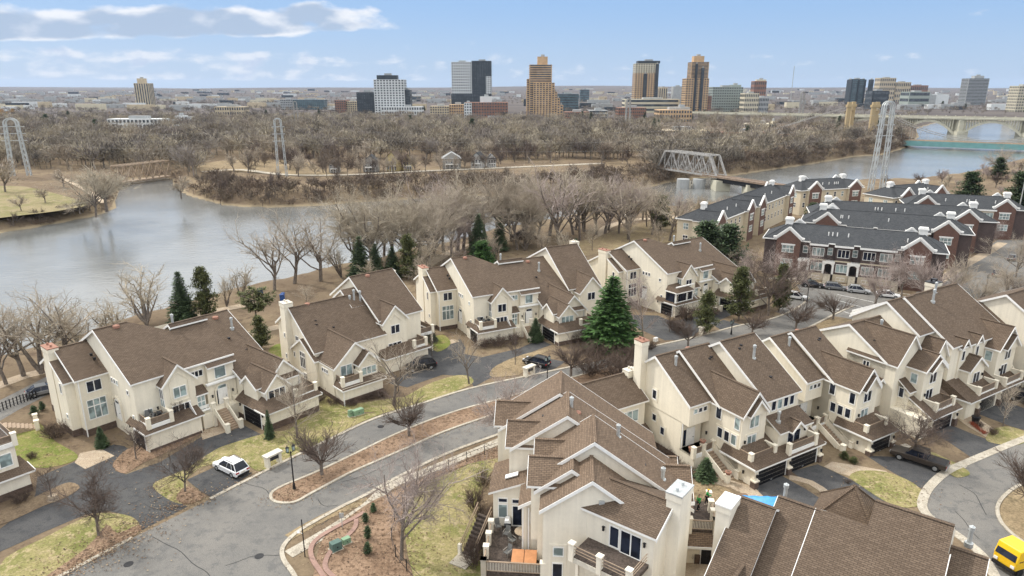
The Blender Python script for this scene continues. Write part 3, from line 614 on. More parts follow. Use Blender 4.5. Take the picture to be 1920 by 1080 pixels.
def dx(b):
    b.balc(3.9,8.6,7.5,10.0,3.0,open_=()) ; b.pent(3.6,8.9,7.6,5.9,10.4,4.9,hl=.8,hr=.8); m=MB()
    m.box((3.9,-10.1,3.0),(8.6,-10.0,4.9)).box((3.85,-10.0,3.0),(3.95,-7.6,4.9)); m.build('screen_porch',GLASS,b.root)
    for u in (3.9,6.9,8.6): b.T.box((u-.12,-10.2,2.9),(u+.12,-9.95,4.95))
    b.T.box((3.8,-10.2,5.9),(8.8,-10.0,6.1)); b.T.box((3.8,-10.15,2.9),(8.7,-9.9,3.05))
    for k in range(3):
        for j in range(2): m=MB(); m.box((8.2+k*.9+j*.55,2.2-k*1.9+.0,11.2-k*.95),(8.6+k*.9+j*.55,2.9-k*1.9,11.35-k*.95)); m.build('skylight',TRIM,b.root)
river_block('cream townhouse block with a screened porch behind the tall green pine, nearest the brick terraces',(22.14,130.07),35.14,ue=25,extra=dx)
# ---- second block from the left: its long end wall and tall rear house
b=Bld('townhouse_block','second cream townhouse block from the left, black suv parked at its garage','townhouses',(-23.12,86.14),43,group=TG)
b.sec(-.3,11.5,-18.6,7.7,-13.8,10.9,-7.0,6.0,ov1=0,e1=False); b.chim(-1.2,.1,-15.4,-13.9,11.7)
b.sec(-.55,6,-14,4.7,-10.4,7.05,-6.6,4.85,e1=False,ov1=0,base=.8,cap=False); b.blk(-.2,6.5,-7,-2.3,0,4.95)
b.fg(.0,6.6,-2.2,4.95,7.85,-11,eo=.3,base=.0); b.fg(3.2,6.1,-1.0,5.0,6.4,-2.5,zb=2.5)
b.slider('v+',-2.2,1.8,2.95,1.7,1.9,True); b.lamp('v+',-2.2,3.0,4.0); b.win('v+',-1.0,4.7,3.2,2.2,1.0,3); b.win('v+',-2.2,2.2,3.0,.1,.1)
for k in range(3): b.win('u-',-.2,-5.2+k*.62,3.65,.4,.5)
b.win('u-',-.55,-10.6,2.6,1.5,2.4,3,(.7,)); b.win('u-',-.55,-10.2,.9,.9,.9,2); b.win('u-',-.3,-12.4,6.3,.9,.6,2); b.win('u-',-1.2,-14.6,6.5,.3,.6); b.win('u-',-1.2,-14.6,3.2,.3,.6); b.win('u-',-.55,-13.2,3.6,.4,.7)
b.blk(-.1,6.2,-2.6,.05,0,2.5); b.pent(-.4,6.7,-2.2,3.4,.35,2.35,hl=.6,hr=.6); b.blk(-.15,6.25,.05,.1,0,.8,b.B); b.blk(-.26,-.2,-7,.1,0,.7,b.B); b.spout(-.1,.15,0,2.3)
b.balc(.2,3.0,-2.2,-.4,2.9,open_=('f','l'),wallside='r')
# link and rear house
b.blk(6.4,11.3,-16,-9.6,0,6.6); b.win('v+',-9.6,8.5,4.1,2.3,2.1,2,(.62,)); b.pent(6.0,11.2,-9.8,7.4,-9.2,6.9); b.pent(6.6,10.2,-9.6,3.4,-6.8,2.6)
b.sec(11.2,18.8,-22.5,8.9,-16,13.1,-8.0,7.9,ov1=.3); b.sec(9.0,11.3,-19.5,8.5,-15,11.6,-12,9.6,e1=False,ov1=0,zb=7,cap=False)
b.fg(11.2,15.6,-7.2,7.6,9.9,-13,eo=.3); b.win('v+',-7.2,13.4,5.5,1.5,1.25,2); b.win('v+',-7.2,13.2,2.9,2.3,1.0,3)
for sg in (-1,1): b.W.bar(b.q(13.4,-7.17,8.5),b.q(13.4+sg*1.1,-7.17,7.4),.12,.12)
b.blk(10.2,18.2,-9,-5.4,0,2.6); b.pent(9.8,18.6,-7.4,3.7,-5.0,2.5,hl=.6,hr=0); b.balc(15.8,18.0,-8.6,-5.6,2.9,open_=('f','r'))
b.balc(18.8,21.5,-12.5,-8.5,3.4,open_=('f','r','l')); b.blk(21.2,21.5,-8.8,-8.5,0,3.2); b.chim(19.0,20.2,-18,-16.9,12.4,z0=6)
b.pipe(9.8,-12.9,9.9,1.8).pipe(10.7,-12.6,9.9,1.5).pipe(9.2,-13.2,9.9,.9); b.vents([(2.0,-10.6,8.6),(2.2,-11.2,9.0),(4.2,-9.6,7.9)]); b.turbine(2.5,-14,11).turbine(14,-15.6,13); b.garage('u+',18.2,-8.6,-5.8)
b.done()
# ---- terrace of units on the right hand loop street
def side_unit(label,o,ang,z,third=True,two=True):
    b=Bld('townhouse',label,'townhouse',o,ang,group=TG,z=z); q=b.q
    b.sec(-3.2,.3,-18.4,7.8,-12.9,11.8,-7.1,7.95,e1=False,ov1=0,zb=5.2)
    W=b.W; W.poly([q(-3.2,-18.4,0),q(-3.2,-8.2,0),q(-3.2,-8.2,5.3),q(-3.2,-18.4,5.3)]); W.poly([q(-3.2,-8.2,0),q(0,-8.2,0),q(0,-8.2,5.3),q(-3.2,-8.2,5.3)]); W.poly([q(-3.2,-7.1,5.2),q(0,-7.1,5.2),q(0,-8.3,5.2),q(-3.2,-8.3,5.2)])
    b.blk(-3.26,-3.2,-18.4,-8.2,-.2,.9,b.B); b.door('v+',-8.2,-1.7,2.0,1.1,2.15,side=True); b.lamp('u-',0,-7.2,3.4)
    for k in range(3): b.win('v+',-7.1,-2.3+k*.75,6.7,.5,.5)
    b.spout(-3.1,-8.1,0,7.7)
    b.blk(-3.2,0,-8.3,-5.9,0,2.0); b.balc(-3.2,0,-8.2,-6.0,2.0,open_=('f',)); b.stair(-.9,-2.4,-1,11,1.3,rise=.18,run=.33)
    W.bar(q(-.1,-5.6,2.9),q(-.1,-2.6,1.1),.06,.06)
    if two:
        b.chim(-4.1,-3.1,-15.9,-14.6,13.2,cap=TERRA)
        for v,zz,h in ((-12.9,6.4,1.1),(-12.7,3.6,.8),(-11.2,2.4,.9)): b.win('u-',-3.2,v,zz,.6,h); b.surround('u-',-3.2,v,zz,.6,h)
        b.win('u-',-3.2,-17.4,5.6,.5,1.3)
        m=MB(); m.box((-3.215,15.9,3.1),(-3.2,16.5,5.2)); 
    b.pipe(-1.6,-11.4,10.6,1.2)
    b.sec(0,4.6,-18.0,8.2,-12.2,12.1,-5.7,7.8,e1=False,ov1=0)
    b.fg(0,3.9,-2.35,7.95,10.15,-9.2,eo=.3); b.fg(.75,3.15,-1.95,8.0,9.35,-2.6,zb=7.6)
    b.win('u-',0,-5.7,6.1,.7,1.3).win('u-',0,-3.0,5.9,.65,1.35)
    for k in range(3): b.win('u-',0,-5.3+k*1.0,3.9,.65,1.15)
    b.surround('u-',0,-4.3,3.9,2.7,1.15)
    b.win('v+',-2.35,1.95,6.0,1.35,1.3,2); b.slider('v+',-2.35,1.75,2.95,1.35,2.05,True); b.surround('v+',-2.35,1.75,2.95,1.6,2.1); b.lamp('v+',-2.35,.6,4.3); b.lamp('u-',0,-1.5,1.2)
    b.balc(0,3.8,-2.35,-.7,2.85,open_=('f','l'),wallside='r')
    u1=11 if third else 4.4
    b.blk(0,u1,-6,0,0,2.55); b.pent(-1.3 if 0 else -.6,u1+.5,-4.6,5.3,.45,2.6,hl=1.6,hr=.6)
    gs=((.5,5.1),(5.9,10.5)) if third else ((.5,4.0),)
    for a0,a1 in gs: b.garage('v+',0,a0,a1,2.15)
    for u in ([0,5.5,11] if third else [0,4.4]): b.blk(u-.3,u+.35,-.3,.35,0,1.0,b.B); b.blk(u-.36,u+.41,-.36,.41,1.0,1.15); b.blk(u-.22,u+.28,-.2,.16,1.15,2.5); b.lamp('v+',.16,u+.03,1.5)
    b.turbine(1.6,-12.6,12.0); b.vents([(3,-10.5,11.0),(3.4,-10.6,11.1),(3.4,-7,8.8),(3.7,-7.1,8.9)])
    if third:
        b.sec(4.5,10.0,-17.5,8.4,-10.2,13.0,-3.0,8.35,ov1=.3); b.blk(4.7,9.9,-3.2,-2.9,2,8.2)
        for k in range(4): b.win('v+',-2.9,5.7+k*1.05,6.85,.7,1.1)
        b.pent(4.4,10.2,-2.9,6.4,-.6,5.2); b.blk(4.6,9.9,-2.9,-1.0,3,5.3); b.fg(6.2,8.0,-.45,5.3,6.1,-1.6,zb=5.2)
        b.slider('v+',-1.0,7.3,3.1,2.1,2.0); b.lamp('v+',-1.0,9.1,4.3); b.balc(5.3,9.9,-1.0,.1,2.95,open_=('f',),wallside='r'); b.pipe(5.5,-1.9,5.9,1.0)
        b.pipe(7.2,-7.5,11.3,1.4); b.vents([(6.8,-9.2,12.4),(7.4,-5,9.7),(6.2,-8.9,12.2)])
    return b
b=side_unit('nearest right hand townhouse with tall terracotta capped end chimney and twin black garage doors',(26.54,65.9),30.83,-.17)
# low link wing behind the first unit
b.sec(-12.5,-4.2,-20,5.9,-17,8.4,-13.4,6.3,e0=True,e1=True); b.win('v+',-13.4,-6.6,3.9,2.6,1.4,3,(),True); b.pent(-6.6,-3.9,-13.4,3.1,-12.0,2.2); b.blk(-4.6,-4.3,-12.4,-12.2,0,2.1); b.chim(-4.6,-3.3,-17.2,-16.2,8.9,z0=4)
b.done()
side_unit('second right hand townhouse with a single dark garage, behind the dark pickup truck',(42.62,72.81),30.76,-.36,third=False,two=False).done()
# third and fourth units with the big end gable
b=Bld('townhouse','third right hand townhouse with steep lean-to roof over one black garage','townhouse',(52.6,77.55),31,group=TG); q=b.q
b.sec(-2,5,-15,10.0,-11.1,11.9,-5.6,8.5,e1=False,ov1=0); b.fg(-2,3.6,-4.3,8.6,11.9,-11,eo=.3)
b.fg(.5,5.0,-2.0,8.05,9.75,-9,eo=.3); b.fg(1.2,4.2,-1.6,8.0,9.2,-2.3,zb=7.6); b.win('v+',-2,2.6,6.0,1.35,1.35,2).slider('v+',-2,2.3,3.0,1.4,2.1); b.surround('v+',-2,2.3,3.0,1.6,2.1); b.lamp('v+',-2,1.2,4.4)
b.win('u-',.5,-3.2,6.0,.75,1.2); b.balc(1.2,5.2,-2,-.3,2.95,open_=('f','r'),wallside='l')
b.pent(-1.0,1.2,-5.4,7.2,-2.6,5.1); b.blk(-.6,1.2,-5.4,-2.9,0,5.0); b.win('v+',-2.9,-.2,5.0,.1,.1); b.win('u-',-.6,-4.2,4.0,1.2,1.2,2)
b.blk(-3.6,-2.0,-7,-5.6,2.4,5.6); b.fg(-3.7,-1.9,-5.6,5.5,6.3,-9,zb=5); b.blk(-1.9,6,-6,-.1,0,2.6); b.W.poly([q(-.3,-5.6,5.0),q(-.3,0,2.5),q(-.3,0,0),q(-.3,-5.6,0)]); b.pent(-.6,6.3,-5.4,5.6,.5,2.6)
b.garage('v+',-.1,.6,5.0,2.2)
for u in (0,5.6): b.blk(u-.3,u+.35,-.3,.35,0,1.0,b.B); b.blk(u-.22,u+.28,-.2,.2,1.0,2.5); b.lamp('v+',.2,u,1.5)
b.sec(4.6,8.2,-15,11.0,-10.3,14.2,-5.6,11.0,e1=False,ov1=0); b.fg(4.9,8.0,-3.4,8.2,10.5,-9,eo=.3)
b.pipe(1.5,-9.0,11.0,1.3); b.vents([(-.8,-8.4,10.2),(-.3,-8.2,10.1)]); b.win('u-',-2,-8.2,6.4,.8,1.3,2)
b.done()
b=Bld('townhouse','fourth right hand townhouse with white capped chimney, open garage and three gables','townhouse',(52.6,77.55),31,group=TG); q=b.q
b.sec(8.1,10.0,-17,10.2,-9.9,14.3,-2.9,9.5,e1=False,ov1=0); b.sec(10.0,22.5,-18,10.0,-10.65,14.0,-2.9,9.0,ov1=.3)
b.fg(10.2,11.9,-2.75,8.9,9.9,-5,eo=.2); b.fg(13.8,15.4,-2.75,8.9,9.9,-5,eo=.2); b.win('v+',-2.75,11.05,7.0,.6,1.3).win('v+',-2.75,14.6,7.0,.6,1.3)
b.fg(17.2,22.2,-1.2,7.9,10.6,-9,eo=.3); b.fg(18.4,21.6,-.8,7.9,9.4,-1.6,zb=7.5); b.win('v+',-1.2,20.0,5.9,1.4,1.35,2); b.win('u-',17.2,-2.3,5.9,.8,1.3); b.slider('v+',-1.2,19.6,3.0,1.6,2.1); b.lamp('v+',-1.2,18.4,4.4)
b.balc(17.4,22.0,-1.2,.2,2.95,open_=('f',),wallside='lr')
b.fg(10.9,15.0,-1.6,5.9,7.4,-5,eo=.3); b.slider('v+',-1.6,13.1,3.1,1.5,2.1); b.surround('v+',-1.6,13.1,3.1,1.6,2.1); b.lamp('v+',-1.6,14.5,4.5); b.balc(11.0,15.4,-1.6,0,2.95,open_=('f','r'),wallside='lr')
b.blk(8.4,22.3,-6,-.1,0,2.6); b.pent(7.9,23,-5.2,5.7,.6,2.75,hl=.3,hr=.3); b.W.poly([q(8.35,-5.6,5.0),q(8.35,0,2.5),q(8.35,0,0),q(8.35,-5.6,0)])
m=MB(); m.box((11.8,.1,.05),(16.2,.12,2.25)); m.build('garage_opening_shade',DARK,b.root); b.garage('v+',-.1,17.8,21.8,2.2)  # flat black panel stands in for the shaded inside of the open garage
for u in (11.4,17.0,22.2): b.blk(u-.3,u+.35,-.3,.35,0,1.0,b.B); b.blk(u-.22,u+.28,-.2,.2,1.0,2.5); b.lamp('v+',.2,u,1.5)
b.chim(17.8,19.6,-12.6,-11.2,14.6,z0=10,cap=DARK,cowl=True); b.pipe(13.5,-9.0,13.2,1.5).pipe(16.3,-10.3,13.7,1.3); b.arch('u+',22.3,-2.0,0.1,1.8,4.4)
b.done()
b=Bld('townhouse','cream townhouse cut off by the right edge of the frame, with steep white rake','townhouse',(52.6,77.55),31,group=TG); q=b.q
b.sec(24,40,-12,9.5,-4.3,13.7,3.5,8.6); b.arch('u-',24,1.0,.1,1.8,4.6); b.lamp('u-',24,2.6,5.0); b.sec(22.4,24.1,-13,9.0,-7.5,11.8,-2.5,8.6,e1=False,ov1=0,e0=False)
b.blk(24.5,40,2,7,0,2.6); b.done()
# ---- corner house in the foreground: stepped gables running away from the camera
b=Bld('townhouse_block','foreground corner townhouse with tan roof, stepped gables and orange covered hot tub on its deck','townhouses',(2.67,48.03),85,STUC2,SHIN2,group=TG); q=b.q
b.sec(0,3.7,-.15,9.47,3.73,12.2,6.4,10.3,e1=False,ov1=0,zb=-.5)
b.sec(2.0,3.75,-.7,9.95,2.1,11.95,4,10.6,e1=False,ov1=0); b.sec(3.7,8.5,-.6,10.35,3.95,13.6,12.2,7.85,e1=True,ov1=0)
b.sec(8.5,13.5,-3.3,10.1,1.65,13.5,11.5,6.9,e1=True,ov1=0); b.sec(13.4,18.4,-4.9,9.45,.86,13.4,10.5,6.8,ov1=.3)
# small cross gables on the left flank
for u0,u1,va,vb_,ze,zp in ((2.05,5.7,-1.25,2.2,10.45,11.8),(5.15,8.4,-.9,2.4,10.5,11.85),(8.6,12.2,-3.7,.4,10.3,11.75),(13.5,16.9,-5.3,-.4,9.9,11.4)):
    b.gab(va,vb_,u0,ze,(u0+u1)/2,zp,u1,ze,'v',zb=5,e1=False,ov1=0)
b.gab(12.75,8.0,5.8,7.3,8.0,9.1,10.2,7.3,'v',zb=3,e1=False,ov1=0,ov0=.12); b.gab(12.4,9,12.5,5.2,14.3,6.4,16.1,5.2,'v',zb=2,e1=False,ov1=0)
# low wing over the deck with skylights
W=b.W
W.poly([q(6.6,-5,0),q(6.6,-.9,0),q(6.6,-.9,8.2),q(6.6,-5,6.7)]); W.poly([q(6.6,-5,0),q(11.5,-5,0),q(11.5,-5,6.7),q(6.6,-5,6.7)]); b.slab(q(6.2,-.6,8.35),q(11.5,-.6,8.35),q(11.5,-5.4,6.6),q(6.2,-5.4,6.6))
for u,v,zz,l in ((7.6,-4.0,7.25,1.2),(8.3,-2.0,7.95,.5),(9.6,-2.3,7.85,1.6)): m=MB(); m.prism([q(u,v,zz),q(u+.6,v,zz),q(u+.6,v+l,zz+.36*l),q(u,v+l,zz+.36*l)],(0,0,.1)); m.build('skylight',TRIM,b.root)
b.pipe(9.1,-3.0,7.4,.8); b.vents([(10.8,-2.6,7.6),(7.9,-1.6,8.0)])
b.win('u-',6.6,-4.1,3.9,.75,1.3,1,(),True).win('u-',6.6,-4.1,5.5,.75,.35).slider('u-',6.6,-2.3,3.1,1.75,2.0).win('u-',6.6,-2.4,5.45,1.6,.35,2)
b.gab(3.2,6.6,-2.1,7.6,-.5,8.5,-.15,8.5,'u',e1=False,ov1=0,cap=False); b.win('u-',3.2,-.95,5.9,.65,.9); b.spout(3.05,-2.0,3,7.4); b.spout(3.05,-1.5,3,7.4)
W.bar(q(3.15,-1.85,3),q(3.15,-1.85,7.4),.35,.1)
# front wall openings
b.win('u-',0,1.15,5.1,.75,.75).win('u-',0,1.1,2.6,.75,1.7).surround('u-',0,1.1,2.6,.85,3.3); b.vents([]); m=MB(); m.box((-.12,-4.75,10.0),(0,-4.3,10.5)); m.build('gable_vent',GALV,b.root)
b.turbine(10.4,2.5,12.9).turbine(13.9,1.7,12.9); b.pipe(10.6,2.0,13.0,1.1).pipe(7.6,6.2,12.0,1.0).pipe(5.2,10.0,9.4,.9); b.vents([(11.2,-.6,11.9),(6.2,.2,11.0),(6.3,5.6,12.3),(5.6,8.4,10.4),(5.1,8.6,10.2),(2.9,2.5,11.3),(10.4,6.5,11.0)])
# deck over the garden
d=MB(); d.box((.2,.0,2.6),(6.6,5.1,2.95)); dk=d.build('deck',WOODD,b.root)
def rail(par,a,b_,z,n,h=1.0,pan=STUC2):
    a=Vector(a); b_=Vector(b_); m=MB(); L=(b_-a).length; k=max(2,int(L/.13))
    m.bar((*a,z+h),(*b_,z+h),.12,.08,1); m.bar((*a,z+.12),(*b_,z+.12),.08,.06,1)
    for i in range(k): p=a.lerp(b_,(i+.5)/k); m.box((p.x-.025,p.y-.025,z+.15),(p.x+.025,p.y+.025,z+h-.03))
    m.build('railing',[CAPC,WOODB],par)
    for i in range(n):
        p=a.lerp(b_,i/(n-1)) if n>1 else a; m=MB(); m.box((p.x-.22,p.y-.22,z-.4),(p.x+.22,p.y+.22,z+h+.2)).box((p.x-.27,p.y-.27,z+h+.2),(p.x+.27,p.y+.27,z+h+.28)); m.build('post',STUC2,par)
rail(dk,(.2,5.1),(.2,.1),2.95,2); rail(dk,(.2,5.1),(5.6,5.1),2.95,4)
m=MB(); m.box((.4,.2,0),(6.4,4.9,2.6)); m.build('deck_skirt',STONE,dk)
# rotated wing with sliding doors and its balcony
wr=empty('wing',(0,0,0)); wr.parent=b.root; wr.location=q(0,3.4,0); wr.rotation_euler=(0,0,math.radians(-38-85))
wb=Bld.__new__(Bld); wb.root=wr; wb.W=MB(); wb.R=MB(); wb.T=MB(); wb.B=MB(); wb.M=b.M; wb.ov=.3
wb.sec(-.6,5.9,-6.4,9.3,-2.7,11.15,.0,9.75,zb=-.5,e0=False,ov0=0)
wb.slider('v+',0,4.0,7.12,1.7,1.95).win('v+',0,2.55,7.3,.75,1.75).lamp('v+',0,1.6,8.4).lamp('v+',0,5.2,8.5); wb.win('u+',5.9,-.9,4.6,.6,.7,1,(),True)
m=MB(); m.box((.2,-2.75,6.75),(5.6,0,7.08)); bd=m.build('balcony',WOODD,wr)
m=MB()
for zz in (.35,.62,.92): m.bar((.3,-2.7,7.08+zz),(5.4,-2.7,7.08+zz),.05,.06 if zz>.9 else .035); m.bar((5.45,-2.6,7.08+zz),(5.45,-.05,7.08+zz),.05,.05)
m.build('railing',WOODB,bd)
for u_ in (.35,2.85,5.35): m=MB(); m.box((u_-.2,-2.9,6.6),(u_+.2,-2.5,8.15)).box((u_-.26,-2.96,8.15),(u_+.26,-2.44,8.25)); m.build('post',STUC2,bd)
m=MB(); m.box((.2,-2.81,6.55),(5.6,-2.75,6.98)); m.build('fascia',CAPC,bd)
wb.win('v+',0,1.4,4.4,.8,1.3).win('v+',0,3.2,4.1,.8,.8).win('v+',0,4.6,3.4,.9,1.1)
for u in (.3,2.5,4.8): wb.blk(u,u+.25,1.8,2.05,0,6.7)
wb.chim(5.7,6.9,-4.2,-2.2,12.3,cap=GALV)
wb.W.build('wall',STUC2,wr); wb.R.build('roof',SHIN,wr); wb.T.build('roof_trim',TRIM,wr)
# roof terrace on the right flank where the two workers stand
m=MB(); m.box((6.6,-15.4,3.2),(11.2,-12.2,3.6)); tr=m.build('roof_terrace',WOODD,b.root); rail(tr,(6.6,-12.9),(6.6,-15.2),3.6,2,1.0); rail(tr,(6.6,-15.2),(11,-15.4),3.6,4,1.0)
b.pent(0,0,0,0,0,0) if 0 else None
b.R.poly([q(6.5,12.0,3.4),q(6.5,15.6,3.4),q(5.6,15.6,2.5),q(5.6,12.0,2.5)]); b.T.box((5.55,-15.6,2.3),(5.65,-12.0,2.52)); b.blk(6.6,11,12.2,15.4,0,3.2); b.door('u-',6.6,14.6,0,.9,2.1,DARK); b.blk(6.5,6.6,13.6,14.1,0,1.0,b.B); b.blk(6.5,6.6,15.0,15.4,0,1.0,b.B)
b.done()
sheet('patio',[P(1270,1100),P(1262,1050),P(1330,1050),P(1420,1060),P(1400,1100)],.03,WALK)
x_,y_=P(880,1040); st_=empty('garden_stair',(x_,y_,0),math.radians(60),'weathered garden stair with pillars climbing from the lawn to the foreground deck','stairs'); m=MB()
for k in range(10): m.box((-.3+k*.3,-.6,0),(.02+k*.3,.6,.27*(k+1)))
m.build('tread',WOODD,st_); m=MB(); m.box((-2.0,-.9,-.05),(-.3,.9,.12)); m.build('landing',CONC,st_)
for sy in (-.75,.75): m=MB(); m.box((-.6,sy-.15,0),(-.3,sy+.15,1.2)); m.build('pillar',STUC2,st_); m=MB(); m.bar((-.45,sy,1.1),(2.8,sy,3.8),.08,.1); m.bar((-.45,sy,.6),(2.8,sy,3.3),.06,.08); m.build('handrail',WOODB,st_)
# ---- house whose big roof fills the lower right corner
b=Bld('townhouse_block','bottom right townhouse seen from behind, broad brown roof with a blue tarpaulin and white chimney','townhouses',(23,45),-38,STUC2,SHIN,group=TG); q=b.q
b.sec(-5.1,-2.5,-5,7.2,1.1,10.85,12,4.3,ov1=0,e1=False); b.sec(-2.65,.2,-7,7.1,-.8,10.85,12,3.2,ov1=0,e1=False); b.sec(.2,8.6,-7,7.2,-.8,10.9,12,3.25,ov1=.1,cap=False); b.R.poly([q(3.5,-.79,11.07),q(8.6,-.79,11.07),q(8.6,-2.75,12.24),q(3.5,-2.75,12.24)]); b.R.poly([q(3.5,-2.75,12.24),q(8.6,-2.75,12.24),q(8.6,-9,8.4),q(3.5,-9,8.4)]); b.W.poly([q(3.5,-.8,10.9),q(3.5,-2.75,12.2),q(3.5,-9,8.3),q(3.5,-7,7.2)]); b.W.poly([q(8.6,-.8,10.9),q(8.6,-2.75,12.2),q(8.6,-9,8.3),q(8.6,-7,7.2)]); b.R.bar(q(3.5,-2.75,12.26),q(8.6,-2.75,12.26),.3,.06)
b.sec(8.7,10.6,-8,7.2,-2.9,10.3,8,3.8,ov1=.3); b.sec(11.2,13.2,-7,5.2,-3.6,8.2,6,3.2)
b.fg(-4.6,-1.9,11.5,5.4,8.2,4,eo=.3)
ap=q(1.35,-7.1,10.5); pb=[q(-1.6,-10,7.2),q(4.3,-10,7.2),q(4.3,-4.2,7.2),q(-1.6,-4.2,7.2)]
for i in range(4): b.R.poly([pb[i],pb[(i+1)%4],ap]); b.R.bar(ap,pb[i],.28,.1)
nb4=[Vector((x-23,y-45)) for x,y in (P(1370,929,8.4),P(1469,933,9.7),P(1461,960,9.2),P(1376,970,7.3))]; ca_,sa_=math.cos(math.radians(-38)),math.sin(math.radians(-38)); b.R.poly([(v.x*ca_+v.y*sa_,-v.x*sa_+v.y*ca_,z) for v,z in zip(nb4,(8.4,9.7,9.2,7.3))])
b.chim(-6.3,-5.2,1.7,3.6,11.2,cap=TRIM); b.pipe(-2.9,-2.6,9.6,1.3); b.pipe(9.6,-6.5,9.0,1.2)
NB=b.root
b.done()
# ---- white house cut off by the left edge
b=Bld('townhouse','pale house with a rooftop terrace cut off by the left edge of the frame','townhouse',(-52.3,65.4),51,STUC2,SHIN,group=TG); q=b.q
b.blk(-14,0,-6,0,0,2.5); b.pent(-14,.5,-2.0,3.6,.5,2.5,hl=0,hr=.6); b.blk(-14,-.6,-5.5,-.6,2.5,5.6); b.blk(-14.1,-.5,-5.6,-.5,5.6,5.75,b.T)
b.win('v+',-.6,-2.2,3.5,2.2,1.35,2); b.win('v+',-.6,-8,3.5,2.2,1.35,2); b.balc(-14,-.5,-5.6,-.5,5.85,open_=('f','r')); b.blk(-14,.03,0,.05,0,.8,b.B); b.blk(0,.05,-6,.05,0,.8,b.B)
b.done()
# ---------------------------------------------------------------- brick terraces with charcoal roofs
BG='brick terraces with charcoal roofs'
def terrace(label,o,ang,u0,u1,gabs,detail=1,units=(),wall=BRICKD,chims=True,cream=False):
    b=Bld('brick_terrace',label,'townhouses',o,ang,SIDING if cream else wall,SHING,BG,trim=TRIM); q=b.q; b.ov=.4
    b.blk(u0,u1,-12,-1.3,0,8.5); b.hip(u0-.5,u1+.5,-12.5,-.9,8.5,11.6,5.2)
    
    for g in gabs:
        w=2.6
        b.fg(g-w,g+w,0,8.9,11.15,-7,eo=.2,ov0=.0,cap=True) if not cream else None
        m=MB(); m.poly([q(g-w,.03,0),q(g+w,.03,0),q(g+w,.03,8.9),q(g,.03,11.2),q(g-w,.03,8.9)]); m.build('gable_wall',BRICK,b.root)
        if cream: b.gab(0,-7,g-w,8.9,g,11.15,g+w,8.9,'v',e1=False,ov1=0,ov0=0)
        cp=MB()
        for sg in (-1,1):
            cp.bar(q(g,.0,11.65),q(g+sg*w*1.02,.0,9.35),.5,.42); cp.bar(q(g+sg*w*1.02,.0,9.3),q(g+sg*(w+.75),.0,9.2),.55,.42)
        b.win('v+',.03,g,5.9,2.4,1.55,3 if not cream else 2,(.5,),True).win('v+',.03,g,2.6,2.4,1.6,3,(.5,),True)
        cp.build('coping',TRIM,b.root); m=MB(); m.box((g-1.5,-.2,7.55),(g+1.5,-.03,7.85)); m.build('lintel',TRIM,b.root)
    if chims:
        for u in (u0+4.5,u1-4.5):
            m=MB(); c=q(u,-6.7,0); m.box((c[0]-.85,c[1]-.6,10.8),(c[0]+.85,c[1]+.6,12.9)).box((c[0]-1.0,c[1]-.75,12.3),(c[0]+1.0,c[1]+.75,12.6)); m.build('chimney',TRIM,b.root)
            m=MB(); e=2.2*(1 if u<(u0+u1)/2 else -1)
            for sg in (-1,1): m.bar(q(u+e,-7.6,12.4),q(u+e+sg*2.0,-7.6,10.7),.5,.4)
            m.poly([q(u+e,-7.6,12.3),q(u+e+2,-7.6,10.6),q(u+e-2,-7.6,10.6)]); m.build('rear_gable',TRIM,b.root)
    rng=random.Random(int(u1*7+ang)); 
    for k in range(5): u=rng.uniform(u0+6,u1-6); m=MB(); c=q(u,-3.5,0); m.cyl((c[0],c[1]),.12,9.6,10.7,6); m.build('roof_vent',TRIM,b.root)
    for u,wd in units:      # flat fronted bays with a white cornice
        bm_=MB(); bm_.box((u,.15,0),(u+wd,1.3,8.35)); bm_.build('bay',wall if detail>1 else SIDING,b.root); b.T.box((u-.35,-.45,8.05),(u+wd+.35,1.35,8.5)); b.R.box((u-.3,-.4,8.5),(u+wd+.3,1.6,8.62))
        n=max(1,round(wd/3.6))
        for i in range(n):
            c=u+wd*(i+.5)/n; b.win('v+',-.15,c,5.75,2.3,1.7,3,(),i%2==1); b.win('v+',-.15,c,2.35,2.3,1.7,3,(),i%2==0); b.win('v+',-.15,c,.4,1.6,.6,2)
        s=MB(); s.box((u-.04,.11,0),(u+wd+.04,.2,1.75)); s.build('basement_wall',SIDING,b.root); s=MB(); s.box((u-.06,.1,4.65),(u+wd+.06,.22,4.95)); s.build('stone_band',SIDING,b.root)
    if detail>1:
        for u in detail_porches:
            b.win('v+',-1.3,u,5.9,.9,1.5,1,(.5,),True); p=MB(); d=MB()
            p.box((u-1.2,-.0,1.7),(u-.75,1.3,4.1)).box((u+.75,-.0,1.7),(u+1.2,1.3,4.1)).box((u-1.3,-.1,4.1),(u+1.3,1.3,4.7))
            for i in range(6): t0,t1=math.pi*i/6,math.pi*(i+1)/6; p.prism([(u+.78*math.cos(t0),-.0,3.5+.6*math.sin(t0)),(u+.78*math.cos(t1),-.0,3.5+.6*math.sin(t1)),(u+.78*math.cos(t1),-.0,4.12),(u+.78*math.cos(t0),-.0,4.12)],(0,.3,0))
            po=p.build('porch',SIDING if 0 else TRIM,b.root); d.box((u-.5,1.2,1.75),(u+.5,1.31,3.9)); d.build('door',DARK,po)
            r=MB(); 
            for k in range(9): r.box((u-1.2+k*.3-.02,-.02,4.75),(u-1.2+k*.3+.02,.02,5.6))
            r.box((u-1.25,-.03,5.6),(u+1.25,.03,5.66)); r.build('railing',IRON,po)
            st=MB()
            for k in range(9): st.box((u-.7,-.1-.32*(9-k),0),(u+.7,-.1-.32*(8-k),.19*(k+1)))
            st.build('staircase',CONC,b.root); h=MB()
            for sg in (-1,1): h.bar((u+sg*.75,-3,.9),(u+sg*.75,-.1,2.6),.05,.05); h.bar((u+sg*.75,-3,0),(u+sg*.75,-3,.9),.05,.05)
            h.build('handrail',IRON,b.root)
    else: pass
